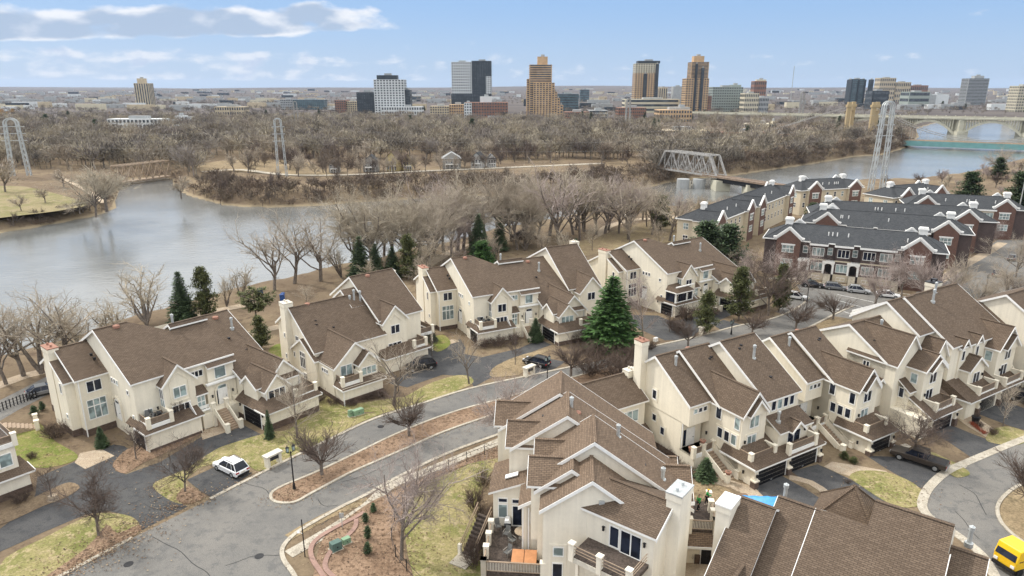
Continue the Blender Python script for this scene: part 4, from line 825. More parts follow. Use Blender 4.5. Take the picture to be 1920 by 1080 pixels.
    # end walls
    for kind,pos in (('u-',u0),('u+',u1)):
        for v in (-9.5,-4.0): b.win(kind,pos,v,5.9,1.3,1.5,2,(.5,),True).win(kind,pos,v,2.6,1.3,1.5,2,(.5,))
    if cream:
        u=u0+1.5
        while u<u1-2:
            if min(abs(u-g) for g in gabs)>3.4: b.win('v+',-1.3,u,6.0,.9,1.5,1,(.5,)).win('v+',-1.3,u,2.8,.9,1.5,1,(.5,))
            u+=3.3
    return b.done()
detail_porches=(3.7,8.9,14.0,22.4)
terrace('front brick terrace with arched white porches facing the street of parked cars',(63.8,154.2),-27,-5.3,31.3,(0,26),2,((4.9,3.2),(10.1,3.2),(15.2,6.6)))
terrace('second brick terrace back, its roof just above the front terrace',(81.3,174.0),-26.7,-6,32,(0,26.6),1,((5,5.5),(12,5.5),(18.5,4.5)),wall=BRICKD)
terrace('third brick terrace back, between the second terrace and the long rear roof',(88.9,188.1),-18,-5,40,(0,33),1,((5,8),(15,8),(24,5)),wall=BRICKD)
terrace('rear right brick terrace with two brick gables, beside the dark evergreens',(123.9,202.7),-20.5,-5,26,(0,20),1,((4,6),(11.5,6)),wall=BRICKD)
terrace('cream terrace running back to the river with a row of narrow bays',(75.1,202.7),52.6,-34,33,(-33,-10,0,29.3),1,cream=True)
terrace('small terrace on the riverbank at the far end, beside the white pylon legs',(104.8,235.4),19,-5,22,(0,17.5),1,cream=True)
terrace('small terrace at the back right by the riverbank shrubs',(127.8,219.7),23.5,-5,21,(0,15.7),1,cream=True,chims=True)
# ---------------------------------------------------------------- far buildings
WHITEP=plain('white_panel',(.60,.62,.62),.7,var=.05,scale=.2); TANB=plain('tan_brick',(.50,.345,.205),.9,var=.12,scale=.15); TANC=plain('tan_concrete',(.48,.40,.28),.9,var=.1,scale=.2); REDB=plain('far_red_brick',(.25,.135,.095),.9,var=.15,scale=.1)
CREAMB=plain('cream_panel',(.55,.50,.38),.85,var=.06,scale=.2); GREYB=plain('grey_panel',(.34,.35,.35),.85,var=.1,scale=.2); DKB=plain('dark_panel',(.035,.045,.055),.5,var=.2,scale=.2); BLUEG=plain('blue_glass',(.09,.14,.16),.2,var=.3,scale=.1); GRNC=plain('grey_green_panel',(.30,.34,.31),.85,var=.1); OCHRE=plain('ochre_paint',(.40,.31,.18),.8,var=.1)
FARW=plain('far_glass',(.075,.085,.095),.2,var=.4,scale=.15); STEEL=plain('weathered_steel',(.31,.30,.285),.7,var=.25,scale=1.0); RUSTL=plain('pale_rust',(.34,.26,.19),.85,var=.25,scale=.6); RUST=plain('rusty_steel',(.21,.155,.115),.85,var=.25,scale=.6); TEAL=plain('teal_paint',(.16,.33,.33),.7,var=.1,scale=.2); STONEB=plain('bridge_concrete',(.46,.44,.35),.9,var=.12,scale=.2)
def facade(mb,wm,c,hw,hd,z0,z1,style,cols,rows):
    """body box and its window openings on the four sides"""
    cx,cy=c
    mb.box((cx-hw,cy-hd,z0),(cx+hw,cy+hd,z1))
    if not style: return
    fh=(z1-z0)/rows
    for side in range(3):
        L=2*hw if side==0 else 2*hd; n=cols if side==0 else max(2,round(cols*hd/hw))
        def pt(a,z,o=.25):
            if side==0: return (cx-hw+a,cy-hd-o,z)
            if side==1: return (cx-hw-o,cy+hd-a,z)
            return (cx+hw+o,cy-hd+a,z)
        if style=='grid':
            for r in range(rows):
                for k in range(n):
                    a0=L*(k+.22)/n; a1=L*(k+.78)/n; wm.poly([pt(a0,z0+fh*(r+.25)),pt(a1,z0+fh*(r+.25)),pt(a1,z0+fh*(r+.8)),pt(a0,z0+fh*(r+.8))])
        elif style=='band':
            for r in range(rows): wm.poly([pt(L*.03,z0+fh*(r+.35)),pt(L*.97,z0+fh*(r+.35)),pt(L*.97,z0+fh*(r+.85)),pt(L*.03,z0+fh*(r+.85))])
        elif style=='strip':
            for k in range(n): a0=L*(k+.3)/n; a1=L*(k+.75)/n; wm.poly([pt(a0,z0+fh*.3),pt(a1,z0+fh*.3),pt(a1,z1-fh*.3),pt(a0,z1-fh*.3)])
def tower(label,cat,Y,yb,vols,name='tower',rot=0.0,group=None):
    """vols: (x0,x1,ytop,ybottom|None,material,style,cols,rows,depth_m,shift_back_m)"""
    xs=[v[0] for v in vols]+[v[1] for v in vols]; xc=(min(xs)+max(xs))/2
    X0,_,Zb=at(xc,yb,Y); root=empty(name,(X0,Y,0),0,label,cat,group)
    for i,(x0,x1,yt,y2,mat,style,cols,rows,dep,sh) in enumerate(vols):
        yy=Y+sh; a=at(x0,yt,yy); b_=at(x1,yt,yy); zb=-4 if y2 is None else at(x0,y2,yy)[2]
        mb,wm=MB(),MB(); facade(mb,wm,((a[0]+b_[0])/2-X0,sh+dep/2),(b_[0]-a[0])/2,dep/2,zb,a[2],style,cols,rows)
        o=mb.build('tower_body' if name=='tower' else 'wall',mat,root); w_=wm.build('window_grid',FARW,o)
        if w_: w_['kind']='stuff'
        if y2 is None or yt==min(v[2] for v in vols):
            r=MB(); r.box(((a[0]+b_[0])/2-X0-(b_[0]-a[0])*.15,sh+dep*.3,a[2]),((a[0]+b_[0])/2-X0+(b_[0]-a[0])*.2,sh+dep*.7,a[2]+3.0)); r.build('roof_plant',GREYB,o)
    return root
T=tower
T('tan slab tower standing alone above the trees on the far left','tower',1750,205,[(250,277,156,None,TANC,'strip',6,18,26,0),(256,270,147,156,TANC,None,1,1,12,6)])
T('white balconied tower with a dark penthouse, left of the skyline','tower',1150,218,[(700,757,149,None,WHITEP,'grid',10,16,28,0),(706,744,141,149,DKB,None,1,1,16,4),(755,768,168,None,DKB,'band',2,12,24,6),(715,790,200,None,WHITEP,'grid',16,3,30,-8)])
T('dark glass midrise beside the white balconied tower','building',1200,215,[(668,702,173,None,DKB,'grid',8,11,30,0)])
T('brown brick lowrise left of the dark glass midrise','building',1250,212,[(627,648,188,None,REDB,'grid',5,7,30,0),(648,668,190,None,TANC,'grid',5,7,30,4)])
T('black and white checkered high rise','tower',1400,200,[(846,884,116,None,WHITEP,'grid',9,19,30,0),(884,921,114,None,DKB,'grid',8,26,30,2),(846,921,176,None,DKB,'grid',16,6,28,-3),(911,921,143,178,WHITEP,'grid',3,9,10,-2)])
T('red brick midrise with a rounded white corner in front of the stepped tower','building',1020,232,[(872,952,192,None,REDB,'grid',16,7,30,0),(870,884,193,None,WHITEP,'grid',3,7,14,-4),(900,922,181,192,WHITEP,None,1,1,14,8)])
T('tan brick midrise left of the red brick midrise','building',1060,230,[(806,842,199,None,TANC,'grid',8,6,26,0),(842,872,196,None,TANB,'grid',7,6,26,3)])
T('row of low brick houses at the foot of the red brick midrise','building',930,237,[(880,978,222,None,REDB,'grid',18,2,14,0)],name='building')
T('stepped tan brick tower with cascading terraces','tower',1050,226,[(987,1000,170,None,TANB,'grid',2,16,22,2),(993,1035,121,None,TANB,'band',4,26,24,0),(1008,1027,106,121,TANB,None,1,1,14,4),(1000,1040,155,None,TANB,'grid',7,20,22,-4),(1035,1040,160,None,TANB,'grid',1,16,22,-5),(1040,1045,172,None,TANB,'grid',1,13,22,-5),(1045,1050,184,None,TANB,'grid',1,9,22,-5),(1050,1056,197,None,TANB,'grid',1,6,22,-5),(988,1001,148,170,TANB,'grid',3,5,20,4)])
T('blue glass office block right of the stepped tan tower','building',1350,205,[(1045,1085,176,None,BLUEG,'band',8,8,40,0)])
T('long brown brick offices behind the island wood','building',1000,235,[(1160,1212,202,None,REDB,'grid',14,5,30,0),(1060,1105,210,None,REDB,'grid',12,4,30,0),(1105,1140,207,None,GREYB,'band',8,4,30,6)])
T('concrete parking ramp below the dark and cream tower','building',1250,205,[(1172,1275,186,None,CREAMB,'band',10,4,34,0)],name='building')
T('cream topped tower with tan shaft and dark bays','tower',1400,190,[(1191,1235,137,None,TANB,'grid',9,20,30,0),(1192,1234,119,137,CREAMB,'grid',9,5,30,.4),(1197,1238,114,119,DKB,None,1,1,24,2),(1207,1214,138,None,DKB,'band',2,18,5,-2),(1230,1236,120,None,DKB,'band',2,20,10,-1.5)])
T('tall tan brick tower with stepped shoulders and rounded top','tower',1200,208,[(1287,1330,147,None,TANB,'grid',9,17,28,0),(1297,1330,116,147,TANB,'band',5,12,26,1),(1302,1321,105,116,TANB,None,1,1,16,4),(1328,1335,180,None,REDB,'grid',2,8,24,2),(1305,1309,120,None,DKB,None,1,1,3,-2),(1316,1321,128,None,DKB,'band',2,16,3,-2)])
T('grey green apartment block right of the tall tan tower','building',1300,202,[(1337,1394,163,None,GRNC,'grid',13,11,32,0),(1372,1390,159,163,GRNC,None,1,1,16,6)])
T('tan brick block with a pitched glass roof light','building',900,235,[(1237,1298,206,None,TANB,'grid',12,4,34,0),(1266,1294,201,206,GREYB,None,1,1,16,8)])
T('white arcaded building among the trees near the arch bridge','building',780,246,[(1396,1457,232,None,CREAMB,'grid',12,2,20,0),(1449,1456,227,232,CREAMB,None,1,1,8,0)])
T('long low brick mill with flat roofs along the far bank','building',640,275,[(1330,1450,249,None,REDB,'grid',22,3,24,0),(1236,1330,245,None,TANC,'grid',18,3,30,4),(1455,1492,252,None,REDB,'grid',6,3,20,2)])
T('pale yellow apartment house in the trees behind the truss bridge','building',520,292,[(1226,1262,266,None,CREAMB,'grid',7,4,14,0)])
T('red brick mill with a rooftop sign frame','building',1700,178,[(1415,1438,152,None,REDB,'grid',6,6,24,0),(1419,1437,149,152,CREAMB,None,1,1,10,2)])
T('green glass tower beside a dark slab chimney','tower',1900,190,[(1600,1622,148,None,BLUEG,'band',5,14,26,2),(1597,1600,149,None,DKB,None,1,1,26,0),(1611,1613,149,None,DKB,None,1,1,5,-2),(1622,1625,149,None,DKB,None,1,1,26,0)])
T('slim dark slab chimney','chimney',1880,190,[(1634,1639,149,None,DKB,None,1,1,14,0)])
T('pinkish brick campus blocks on the skyline','building',2300,185,[(1651,1681,146,None,TANC,'grid',8,6,34,0),(1681,1709,154,None,TANC,'grid',8,4,34,4),(1708,1741,160,None,REDB,'grid',9,3,34,8)])
T('wide grey slab tower with horizontal bands, far right','tower',1900,190,[(1817,1856,147,None,GREYB,'band',8,20,30,0),(1828,1846,142,147,GREYB,None,1,1,14,6)])
T('cream tower clipped by the right edge','tower',1300,200,[(1912,1945,161,None,CREAMB,'grid',7,10,26,0)])
T('blue grey low apartments left of the brown lowrise','building',1450,205,[(525,548,186,None,GREYB,'grid',7,6,26,0),(548,607,187,None,BLUEG,'grid',16,6,26,4)])
T('white modern house row with a flat roof in the left woods','building',760,245,[(200,302,223,None,WHITEP,'grid',14,3,20,0)])
T('small white modern house with a rooftop block in the left woods','building',800,240,[(323,370,224,None,WHITEP,'grid',7,2,18,0),(327,345,217,224,WHITEP,None,1,1,10,4)])
T('tan flat roofed block in the left woods','building',1100,222,[(402,456,200,None,TANC,'grid',12,3,24,0)])
T('grey towers behind the concrete parking ramp','building',1900,185,[(1236,1252,164,None,TANC,'strip',4,6,24,0),(1263,1281,162,None,GREYB,None,1,1,24,6)])
T('pale civic blocks beside the grey green apartments','building',1250,208,[(1397,1424,175,None,CREAMB,'grid',8,5,26,0),(1424,1442,183,None,GREYB,'grid',6,4,26,5)])
T('dark office box in the middle distance','building',1500,188,[(1637,1668,170,None,DKB,'band',6,4,30,0)])
T('silver curved museum roof on the far right bank','building',1800,182,[(1742,1756,178,None,GREYB,None,1,1,20,0),(1748,1780,177,None,WHITEP,None,1,1,16,5)])
T('large green roofed hall on the far bank','building',1700,188,[(1706,1745,172,None,GRNC,'band',6,3,40,0)])
T('pale glass hotel at the far centre','building',2400,182,[(1088,1105,168,None,BLUEG,'band',4,6,30,0)])
m=MB(); x,y,z=at(1485,165,2600); m.bar((x,y,0),(x,y,at(1485,124,2600)[2]),1.6,1.6); m.box((x-8,y-8,0),(x+8,y+8,6)); tag(m.build('radio_mast',GREYB),'thin radio mast rising above the skyline right of centre','mast')
# small scattered roofs of the distant city, seen as one mass
rg=random.Random(11); dm=MB()
for i in range(620):
    px=rg.uniform(-150,2070); py=rg.choice([rg.uniform(166,176),rg.uniform(168,190),rg.uniform(172,205)]); X,Y=P(px,py+5,0) if py+5>172 else P(px,180,0)
    if Y>6500: Y=rg.uniform(3500,6500); X=(px-960)/FPX*Y
    if Y<900 or wdist(np.array([X]),np.array([Y]))[0]<20: continue
    w_=rg.uniform(8,34); h=rg.uniform(6,13)*(1.5 if rg.random()<.1 else 1); g0=float(land(np.array([X]),np.array([Y]))[0])
    dm.box((X-w_,Y,g0-3),(X+w_,Y+14,g0+h),rg.choice([0,1,1,2,1,4,5]))
tag(dm.build('distant_town',[WHITEP,GREYB,TANC,REDB,CREAMB,DKB]),kind='stuff')
# ---------------------------------------------------------------- bridges
def onbar(A,B,px):
    lo,hi=-1.0,2.0
    f=lambda t:(lambda p:(960+FPX*p[0]/(p[1]*cP+(CH-p[2])*sP))-px)(A.lerp(B,t))
    for _ in range(50):
        mid=(lo+hi)/2
        if (f(lo)<0)==(f(mid)<0): lo=mid
        else: hi=mid
    return lo
# concrete arch bridge
A=Vector(at(1440,214,900)); B=Vector(at(2000,228,725)); A.z=B.z=(A.z+B.z)/2+0.0; dl=(B-A).normalized(); nrm=Vector((-dl.y,dl.x,0))
br=empty('arch_bridge',(0,0,0),0,'long cream concrete bridge of open arches crossing the far river','bridge'); m=MB()
E1,E2=A-dl*120,B+dl*200
m.bar(E1,E2,14,1.6); m.build('deck',STONEB,br); m=MB()
for s_ in (-7,7): m.bar(E1+nrm*s_+Vector((0,0,1.7)),E2+nrm*s_+Vector((0,0,1.7)),.5,1.2)
k=0
while k<(E2-E1).length: m.bar(E1+dl*k-nrm*7+Vector((0,0,1)),E1+dl*k-nrm*7+Vector((0,0,3.6)),.7,.7); k+=9
m.build('parapet',STONEB,br)
sp=[onbar(A,B,x) for x in (1480,1572,1690,1800,1930,2075)]
for i in range(len(sp)-1):
    p0,p1=A.lerp(B,sp[i]),A.lerp(B,sp[i+1]); m=MB(); zs=WZ+.5; rise=A.z-2.5-zs
    pr=None
    for j in range(17):
        t=j/16; p=p0.lerp(p1,.06+.88*t); p.z=zs+rise*(1-(2*t-1)**2)
        if pr is not None:
            for s_ in (-5,5): m.bar(pr+nrm*s_,p+nrm*s_,2.2,2.4)
        pr=p.copy()
    m.build('arch',STONEB,br); m=MB()
    for j in range(1,22):
        t=j/22; p=p0.lerp(p1,.06+.88*t); zz=zs+rise*(1-(2*t-1)**2)
        if A.z-2-zz>1.5 and abs(2*t-1)>.0:
            for s_ in (-5,5): m.bar(Vector((p.x,p.y,zz))+nrm*s_,Vector((p.x,p.y,A.z-1))+nrm*s_,1.0,1.0)
    m.build('spandrel_column',STONEB,br)
    m=MB(); m.bar(Vector((p1.x,p1.y,WZ-2)),Vector((p1.x,p1.y,A.z-1)),14,8); m.bar(Vector((p1.x,p1.y,WZ-2)),Vector((p1.x,p1.y,WZ+4)),18,12); m.build('pier',STONEB,br)
# teal girder suspension bridge
A=Vector(at(1560,259,640)); B=Vector(at(1990,275,545)); A.z=B.z=(A.z+B.z)/2; dl=(B-A).normalized(); nrm=Vector((-dl.y,dl.x,0)); up=Vector((0,0,1))
br=empty('suspension_bridge',(0,0,0),0,'teal girder suspension bridge with tan stone pylons','bridge'); E1,E2=A-dl*60,B+dl*150
m=MB(); m.bar(E1,E2,18,2.0); m.build('deck',EARTH,br); m=MB()
for s_ in (-9.4,9.4): m.bar(E1+nrm*s_-up*1.2,E2+nrm*s_-up*1.2,.8,4.2)
m.build('girder',TEAL,br)
tops=[]
for s_ in (-11,11):
    for tx in (1588,1633):
        p=A.lerp(B,onbar(A,B,tx)); p+=nrm*s_; m=MB(); zt=A.z+29
        m.bar(Vector((p.x,p.y,WZ-2)),Vector((p.x,p.y,zt)),2.6,3.2); m.bar(Vector((p.x,p.y,zt-1)),Vector((p.x,p.y,zt+1.2)),3.8,4.4); m.bar(Vector((p.x,p.y,zt+1.2)),Vector((p.x,p.y,zt+3.4)),2.6,2.9); m.build('pylon',OCHRE,br); tops.append((s_,tx,Vector((p.x,p.y,zt))))
m=MB()
for s_,tx,tp in tops:
    pr=None; q0=tp; q1=A.lerp(B,onbar(A,B,1850))+nrm*s_+up*2 if tx>1600 else A-dl*70+nrm*s_
    for j in range(15):
        t=j/14; p=q0.lerp(q1,t); p.z=q0.z+(q1.z-q0.z)*(1-(1-t)**2) if tx>1600 else p.z
        if pr is not None: m.bar(pr,p,.55,.55,k=5)
        if tx>1600 and j: m.bar(p,Vector((p.x,p.y,A.z)),.16,.16)
        pr=p.copy()
    if tx>1600:
        q2=A.lerp(B,onbar(A,B,2080))+nrm*s_+up*26; pr=q1.copy()
        for j in range(1,15):
            t=j/14; p=q1.lerp(q2,t); p.z=q1.z+(q2.z-q1.z)*t*t; m.bar(pr,p,.55,.55,k=5); m.bar(p,Vector((p.x,p.y,A.z)),.16,.16); pr=p.copy()
m.build('cable',STEEL,br); m=MB(); a,b_=[t[2] for t in tops if t[0]<0],[t[2] for t in tops if t[0]>0]
for p,q_ in zip(a,b_): m.bar(p-up*3,q_-up*3,2,2.5)
m.build('cross_beam',OCHRE,br)
# through truss railway bridge
def truss(label,A,B,Ht,wd,npan,mat,deckm,w=.7,sub=True,ext=None,incl=True):
    A=Vector(A); B=Vector(B); d=(B-A)/npan; n=Vector((-d.y,d.x,0)).normalized(); up=Vector((0,0,1)); root=empty('truss_bridge',(A.x,A.y,A.z),0,label,'bridge'); A0=A.copy(); A,B=Vector((0,0,0)),B-A0
    for s_ in (0,wd):
        m=MB(); o=n*s_; T0=[A+d*i+up*Ht+o for i in range(npan+1)]; B0=[A+d*i+o for i in range(npan+1)]
        m.bar(B0[0],B0[-1],w*1.2,w*1.4); lo,hi=(1,npan-1) if incl else (0,npan); m.bar(T0[lo],T0[hi],w*1.2,w*1.2)
        if incl: m.bar(B0[0],T0[1],w*1.3,w*1.3); m.bar(B0[-1],T0[-2],w*1.3,w*1.3)
        for i in range(lo,hi+1): m.bar(B0[i],T0[i],w*.6,w*.6)
        for i in range(lo,hi): 
            (m.bar(B0[i],T0[i+1],w*.75,w*.75) if i%2 else m.bar(T0[i],B0[i+1],w*.75,w*.75))
            if sub: mid=(B0[i]+T0[i+1])/2 if i%2 else (T0[i]+B0[i+1])/2; m.bar(mid,(B0[i]+B0[i+1])/2,w*.4,w*.4); m.bar(mid,B0[i+1] if i%2 else B0[i],w*.4,w*.4)
        m.build('truss',mat,root)
    m=MB(); lo,hi=(1,npan-1) if incl else (0,npan)
    for i in range(lo,hi+1): m.bar(A+d*i+up*Ht,A+d*i+up*Ht+n*wd,w*.6,w*.6)
    for i in range(lo,hi): m.bar(A+d*i+up*Ht,A+d*(i+1)+up*Ht+n*wd,w*.35,w*.35); m.bar(A+d*(i+1)+up*Ht,A+d*i+up*Ht+n*wd,w*.35,w*.35)
    m.build('top_bracing',mat,root); m=MB(); e0=A-d*2; e1=B+(ext or d*0); m.bar(e0+n*wd/2-up*.2,e1+n*wd/2-up*.2,wd*.95,.9); m.build('deck',deckm,root)
    if ext is not None:
        m=MB(); 
        for s_ in (.8,wd-.8): m.bar(B+n*s_-up*1.6,e1+n*s_-up*1.6,.6,2.4)
        k=2
        while k<ext.length: p=B+ext.normalized()*k; m.bar(p+n*.7-up*2.6,p+n*.7-up*.6,.35,.35); k+=2.2
        m.build('girder',IRON,root); m=MB()
        for s_ in (wd*.33,wd*.67): m.bar(e0+n*s_+up*.35,e1+n*s_+up*.35,.18,.2)
        m.build('rail',RUST,root)
    return root,A0,d,n
yb=P(1343,357,WZ)[1]; zd=at(1343,331,yb)[2]
A=(*P(1233,315,zd),zd); B=(*P(1343,331,zd),zd)
ext=Vector((*P(1482,352,zd),zd))-Vector(B)
rt,A0,d,n=truss('grey steel railway truss bridge crossing to the island',A,B,9.6,6.5,8,STEEL,RUST,.62,True,ext*1.15)
for t_,w_ in ((0,8),(1.0,9),(1.42,7)):
    p=(Vector(B)-Vector(A))*min(t_,1)+(ext*max(0,t_-1)); m=MB(); m.bar(p+n*3.2+Vector((0,0,WZ-3-zd)),p+n*3.2+Vector((0,0,-1.8)),w_*1.1,4.5 if t_!=1 else 7); m.build('pier',STONEB,rt)
m=MB()
for k,px in enumerate((1280,1310)):
    x,y=P(px,352,WZ); m.cyl((x,y),3.2,WZ-2,WZ+4.5,14)
tag(m.build('bridge_fender',GREYB),'round concrete fenders with timber walls in the dark water below the railway bridge','pier')
x,y=P(1295,352,WZ); m=MB()
for k in range(8): m.box((x-6+k*1.7,y-.3,WZ-1),(x-5.2+k*1.7,y+.3,WZ+3.5))
m.box((x-7,y-.4,WZ+1.2),(x+8,y+.4,WZ+1.8)); tag(m.build('timber_fender',CAPC),'pale timber fender fence between the round fenders','fender')
yb=P(228,347,WZ)[1]; zd=at(228,341,yb)[2]
rt,A0,d,n=truss('rusty brown truss footbridge over the channel mouth on the left',(*P(224,343,zd),zd),(*P(322,330,zd),zd),8.5,5,8,RUSTL,RUSTL,.5,False,None,False)
# ---------------------------------------------------------------- steel power pylons and wires
def pylon(label,px,by,ty,wpx,z=-1,mat=STEEL,rot=.3,w=.45):
    X,Y=P(px,by,z); Z=at(px,ty,Y)[2]-z; dep=Y*cP+(CH-z)*sP; W=wpx/FPX*dep; root=empty('power_pylon',(X,Y,z),rot,label,'pylon'); lw=W*.22
    for s_ in (-1,1):
        m=MB(); xb,xt=s_*W*.5,s_*W*.36; n=9; Hs=Z-W*.36
        c=[(-1,-1),(1,-1),(1,1),(-1,1)]
        P_=lambda i,k:Vector((xb+(xt-xb)*i/n+c[k][0]*lw*.5*(1-.3*i/n),c[k][1]*lw*.6*(1-.3*i/n),Hs*i/n))
        for k in range(4):
            for i in range(n): m.bar(P_(i,k),P_(i+1,k),w,w); m.bar(P_(i,k),P_(i+1,(k+1)%4),w*.5,w*.5)
        m.build('leg',mat,root)
    m=MB(); R=W*.36
    for dy in (-lw*.4,lw*.4):
        pr=None
        for j in range(13): t=math.pi*j/12; p=Vector((R*1.1*math.cos(t),dy,Z-W*.36+R*math.sin(t))); 
        for rr in (R*1.25,R*.8):
            pr=None
            for j in range(13):
                t=math.pi*j/12; p=Vector((rr*math.cos(t),dy,Z-W*.36+R*.95*math.sin(t)*(rr/R)**.5))
                if pr is not None: m.bar(pr,p,w,w)
                pr=p
    m.build('arch_top',mat,root); m=MB()
    for f in (.86,.74,.62): m.bar((-W*.75,0,Z*f),(W*.75,0,Z*f),w*.8,w*.8)
    m.build('crossarm',mat,root); return Vector((X,Y,z+Z*.86)),Vector((X,Y,z+Z*.74)),Vector((X,Y,z+Z*.62))
PY=[pylon('left pylon with a rounded double-leg frame above the left meadow',40,330,222,27,mat=GALV,w=.34),pylon('slim rounded pylon on the island lawn beside the old houses',530,332,222,15,mat=GALV,w=.32),pylon('pale rounded pylon standing at the riverbank by the far terraces',1643,356,190,27,z=0,mat=GALV,w=.34)]
pylon('small far pylon behind the island woods',557,240,190,7,w=.45); pylon('far pylon by the brown offices',1176,246,185,9,w=.6); pylon('far pylon beside the arch bridge end',1500,226,172,9,w=.6)
def wire(a,b,sag,label):
    m=MB(); pr=None
    for j in range(25):
        t=j/24; p=a.lerp(b,t); p.z-=sag*4*t*(1-t)
        if pr is not None: m.bar(pr,p,.045,.045,k=3)
        pr=p
    tag(m.build('power_wire',STEEL),label,'wire','power wires over the river')
far=[at(-160,y,560) for y in (215,232,250)]
for k in range(3):
    wire(PY[0][k],PY[1][k],4,'power wire strung between the left pylon and the island pylon'); wire(PY[1][k],PY[2][k],6,'power wire strung between the island pylon and the riverbank pylon'); wire(PY[2][k],Vector(at(2150,170+k*14,330)),6,'power wire running right from the riverbank pylon')
# ---------------------------------------------------------------- old houses on the island
def oldhouse(label,px,by,wpx,hpx,mat,rmat,style,rot):
    X,Y=P(px,by,-1.4); s_=(Y*cP+(CH+1)*sP)/FPX; W=wpx*s_; Hh=hpx*s_; root=empty('house',(X,Y,-1.5),rot,label,'house','old houses on the island'); w=MB(); r=MB(); e=Hh*.62; D=W*1.1
    w.box((-W/2,-D/2,0),(W/2,D/2,e)); w.poly([(-W/2,-D/2,e),(W/2,-D/2,e),(0,-D/2,Hh)]); w.poly([(-W/2,D/2,e),(W/2,D/2,e),(0,D/2,Hh)])
    if style=='hip':
        c=[(-W/2-.5,-D/2-.5,e),(W/2+.5,-D/2-.5,e),(W/2+.5,D/2+.5,e),(-W/2-.5,D/2+.5,e)]
        for i in range(4): r.poly([c[i],c[(i+1)%4],(0,0,Hh)])
    else:
        for sg in (-1,1): r.prism([(0,-D/2-.5,Hh+.1),(0,D/2+.5,Hh+.1),(sg*(W/2+.5),D/2+.5,e-.3),(sg*(W/2+.5),-D/2-.5,e-.3)],(0,0,-.25))
    w.build('wall',mat,root); r.build('roof',rmat,root)
    fm,gm=winmesh(.9,1.5,1,(.5,),False)
    for z in (.9,e*.56):
        for k in range(3): o=meshobj('window',fm,root,(-W*.3+W*.3*k,-D/2-.02,z)); meshobj('pane',gm,o)
    m=MB(); m.box((-W*.35,-D/2-2,e*.42),(W*.35,-D/2,e*.47))
    for k in range(4): x=-W*.33+W*.22*k; m.box((x-.1,-D/2-1.9,0),(x+.1,-D/2-1.7,e*.42))
    m.build('porch',TRIM,root)
LAWN2=ground('meadow_grass',[(.17,.16,.065),(.24,.20,.11),(.28,.225,.14)],(.06,.4,3)); YEL=plain('yellow_clapboard',(.46,.37,.18),.8,var=.08); GRC=plain('grey_clapboard',(.30,.29,.27),.85,var=.1); WHC=plain('white_clapboard',(.55,.55,.54),.8,var=.06)
for a in (('small brown house at the left end of the island row',628,322,20,26,GRC,SHIN,'gab',.2),('grey Victorian house left of the yellow house',697,320,28,30,GRC,SHING,'gab',.1),('yellow clapboard house with a steep front gable',741,319,24,36,YEL,SHIN,'gab',-.3),('yellow side wing house beside the steep gabled one',763,318,18,30,YEL,SHIN,'gab',.3),
  ('grey house with a pale hipped roof in the middle of the row',847,314,34,30,GRC,GREYB,'hip',.1),('white gabled house near the right end of the row',897,313,22,28,WHC,SHING,'gab',-.25),('small white house at the right end of the row',921,312,16,24,WHC,SHING,'hip',.2)): oldhouse(*a)
strip('island_road',[P(x,y,-1.4) for x,y in ((380,322),(450,318),(530,327),(640,328),(760,322),(900,316),(1040,310),(1130,306))],4.5,-1.6,-1.35,CONC,sm=3)
sheet('island_lawn',[P(x,y,-1.3) for x,y in ((375,312),(400,303),(440,300),(560,300),(615,322),(620,328),(530,327),(440,320),(385,324))],-1.42,STRAW,sm=3)
sheet('meadow',[P(x,y,-1.3) for x,y in ((-300,345),(0,348),(60,352),(125,368),(165,382),(120,393),(50,402),(-50,412),(-300,425))],-1.40,LAWN2,sm=3)
strip('meadow_path',[P(x,y,-1.35) for x,y in ((195,380),(170,362),(140,345),(105,328))],2.2,-1.6,-1.33,WALK,sm=4)
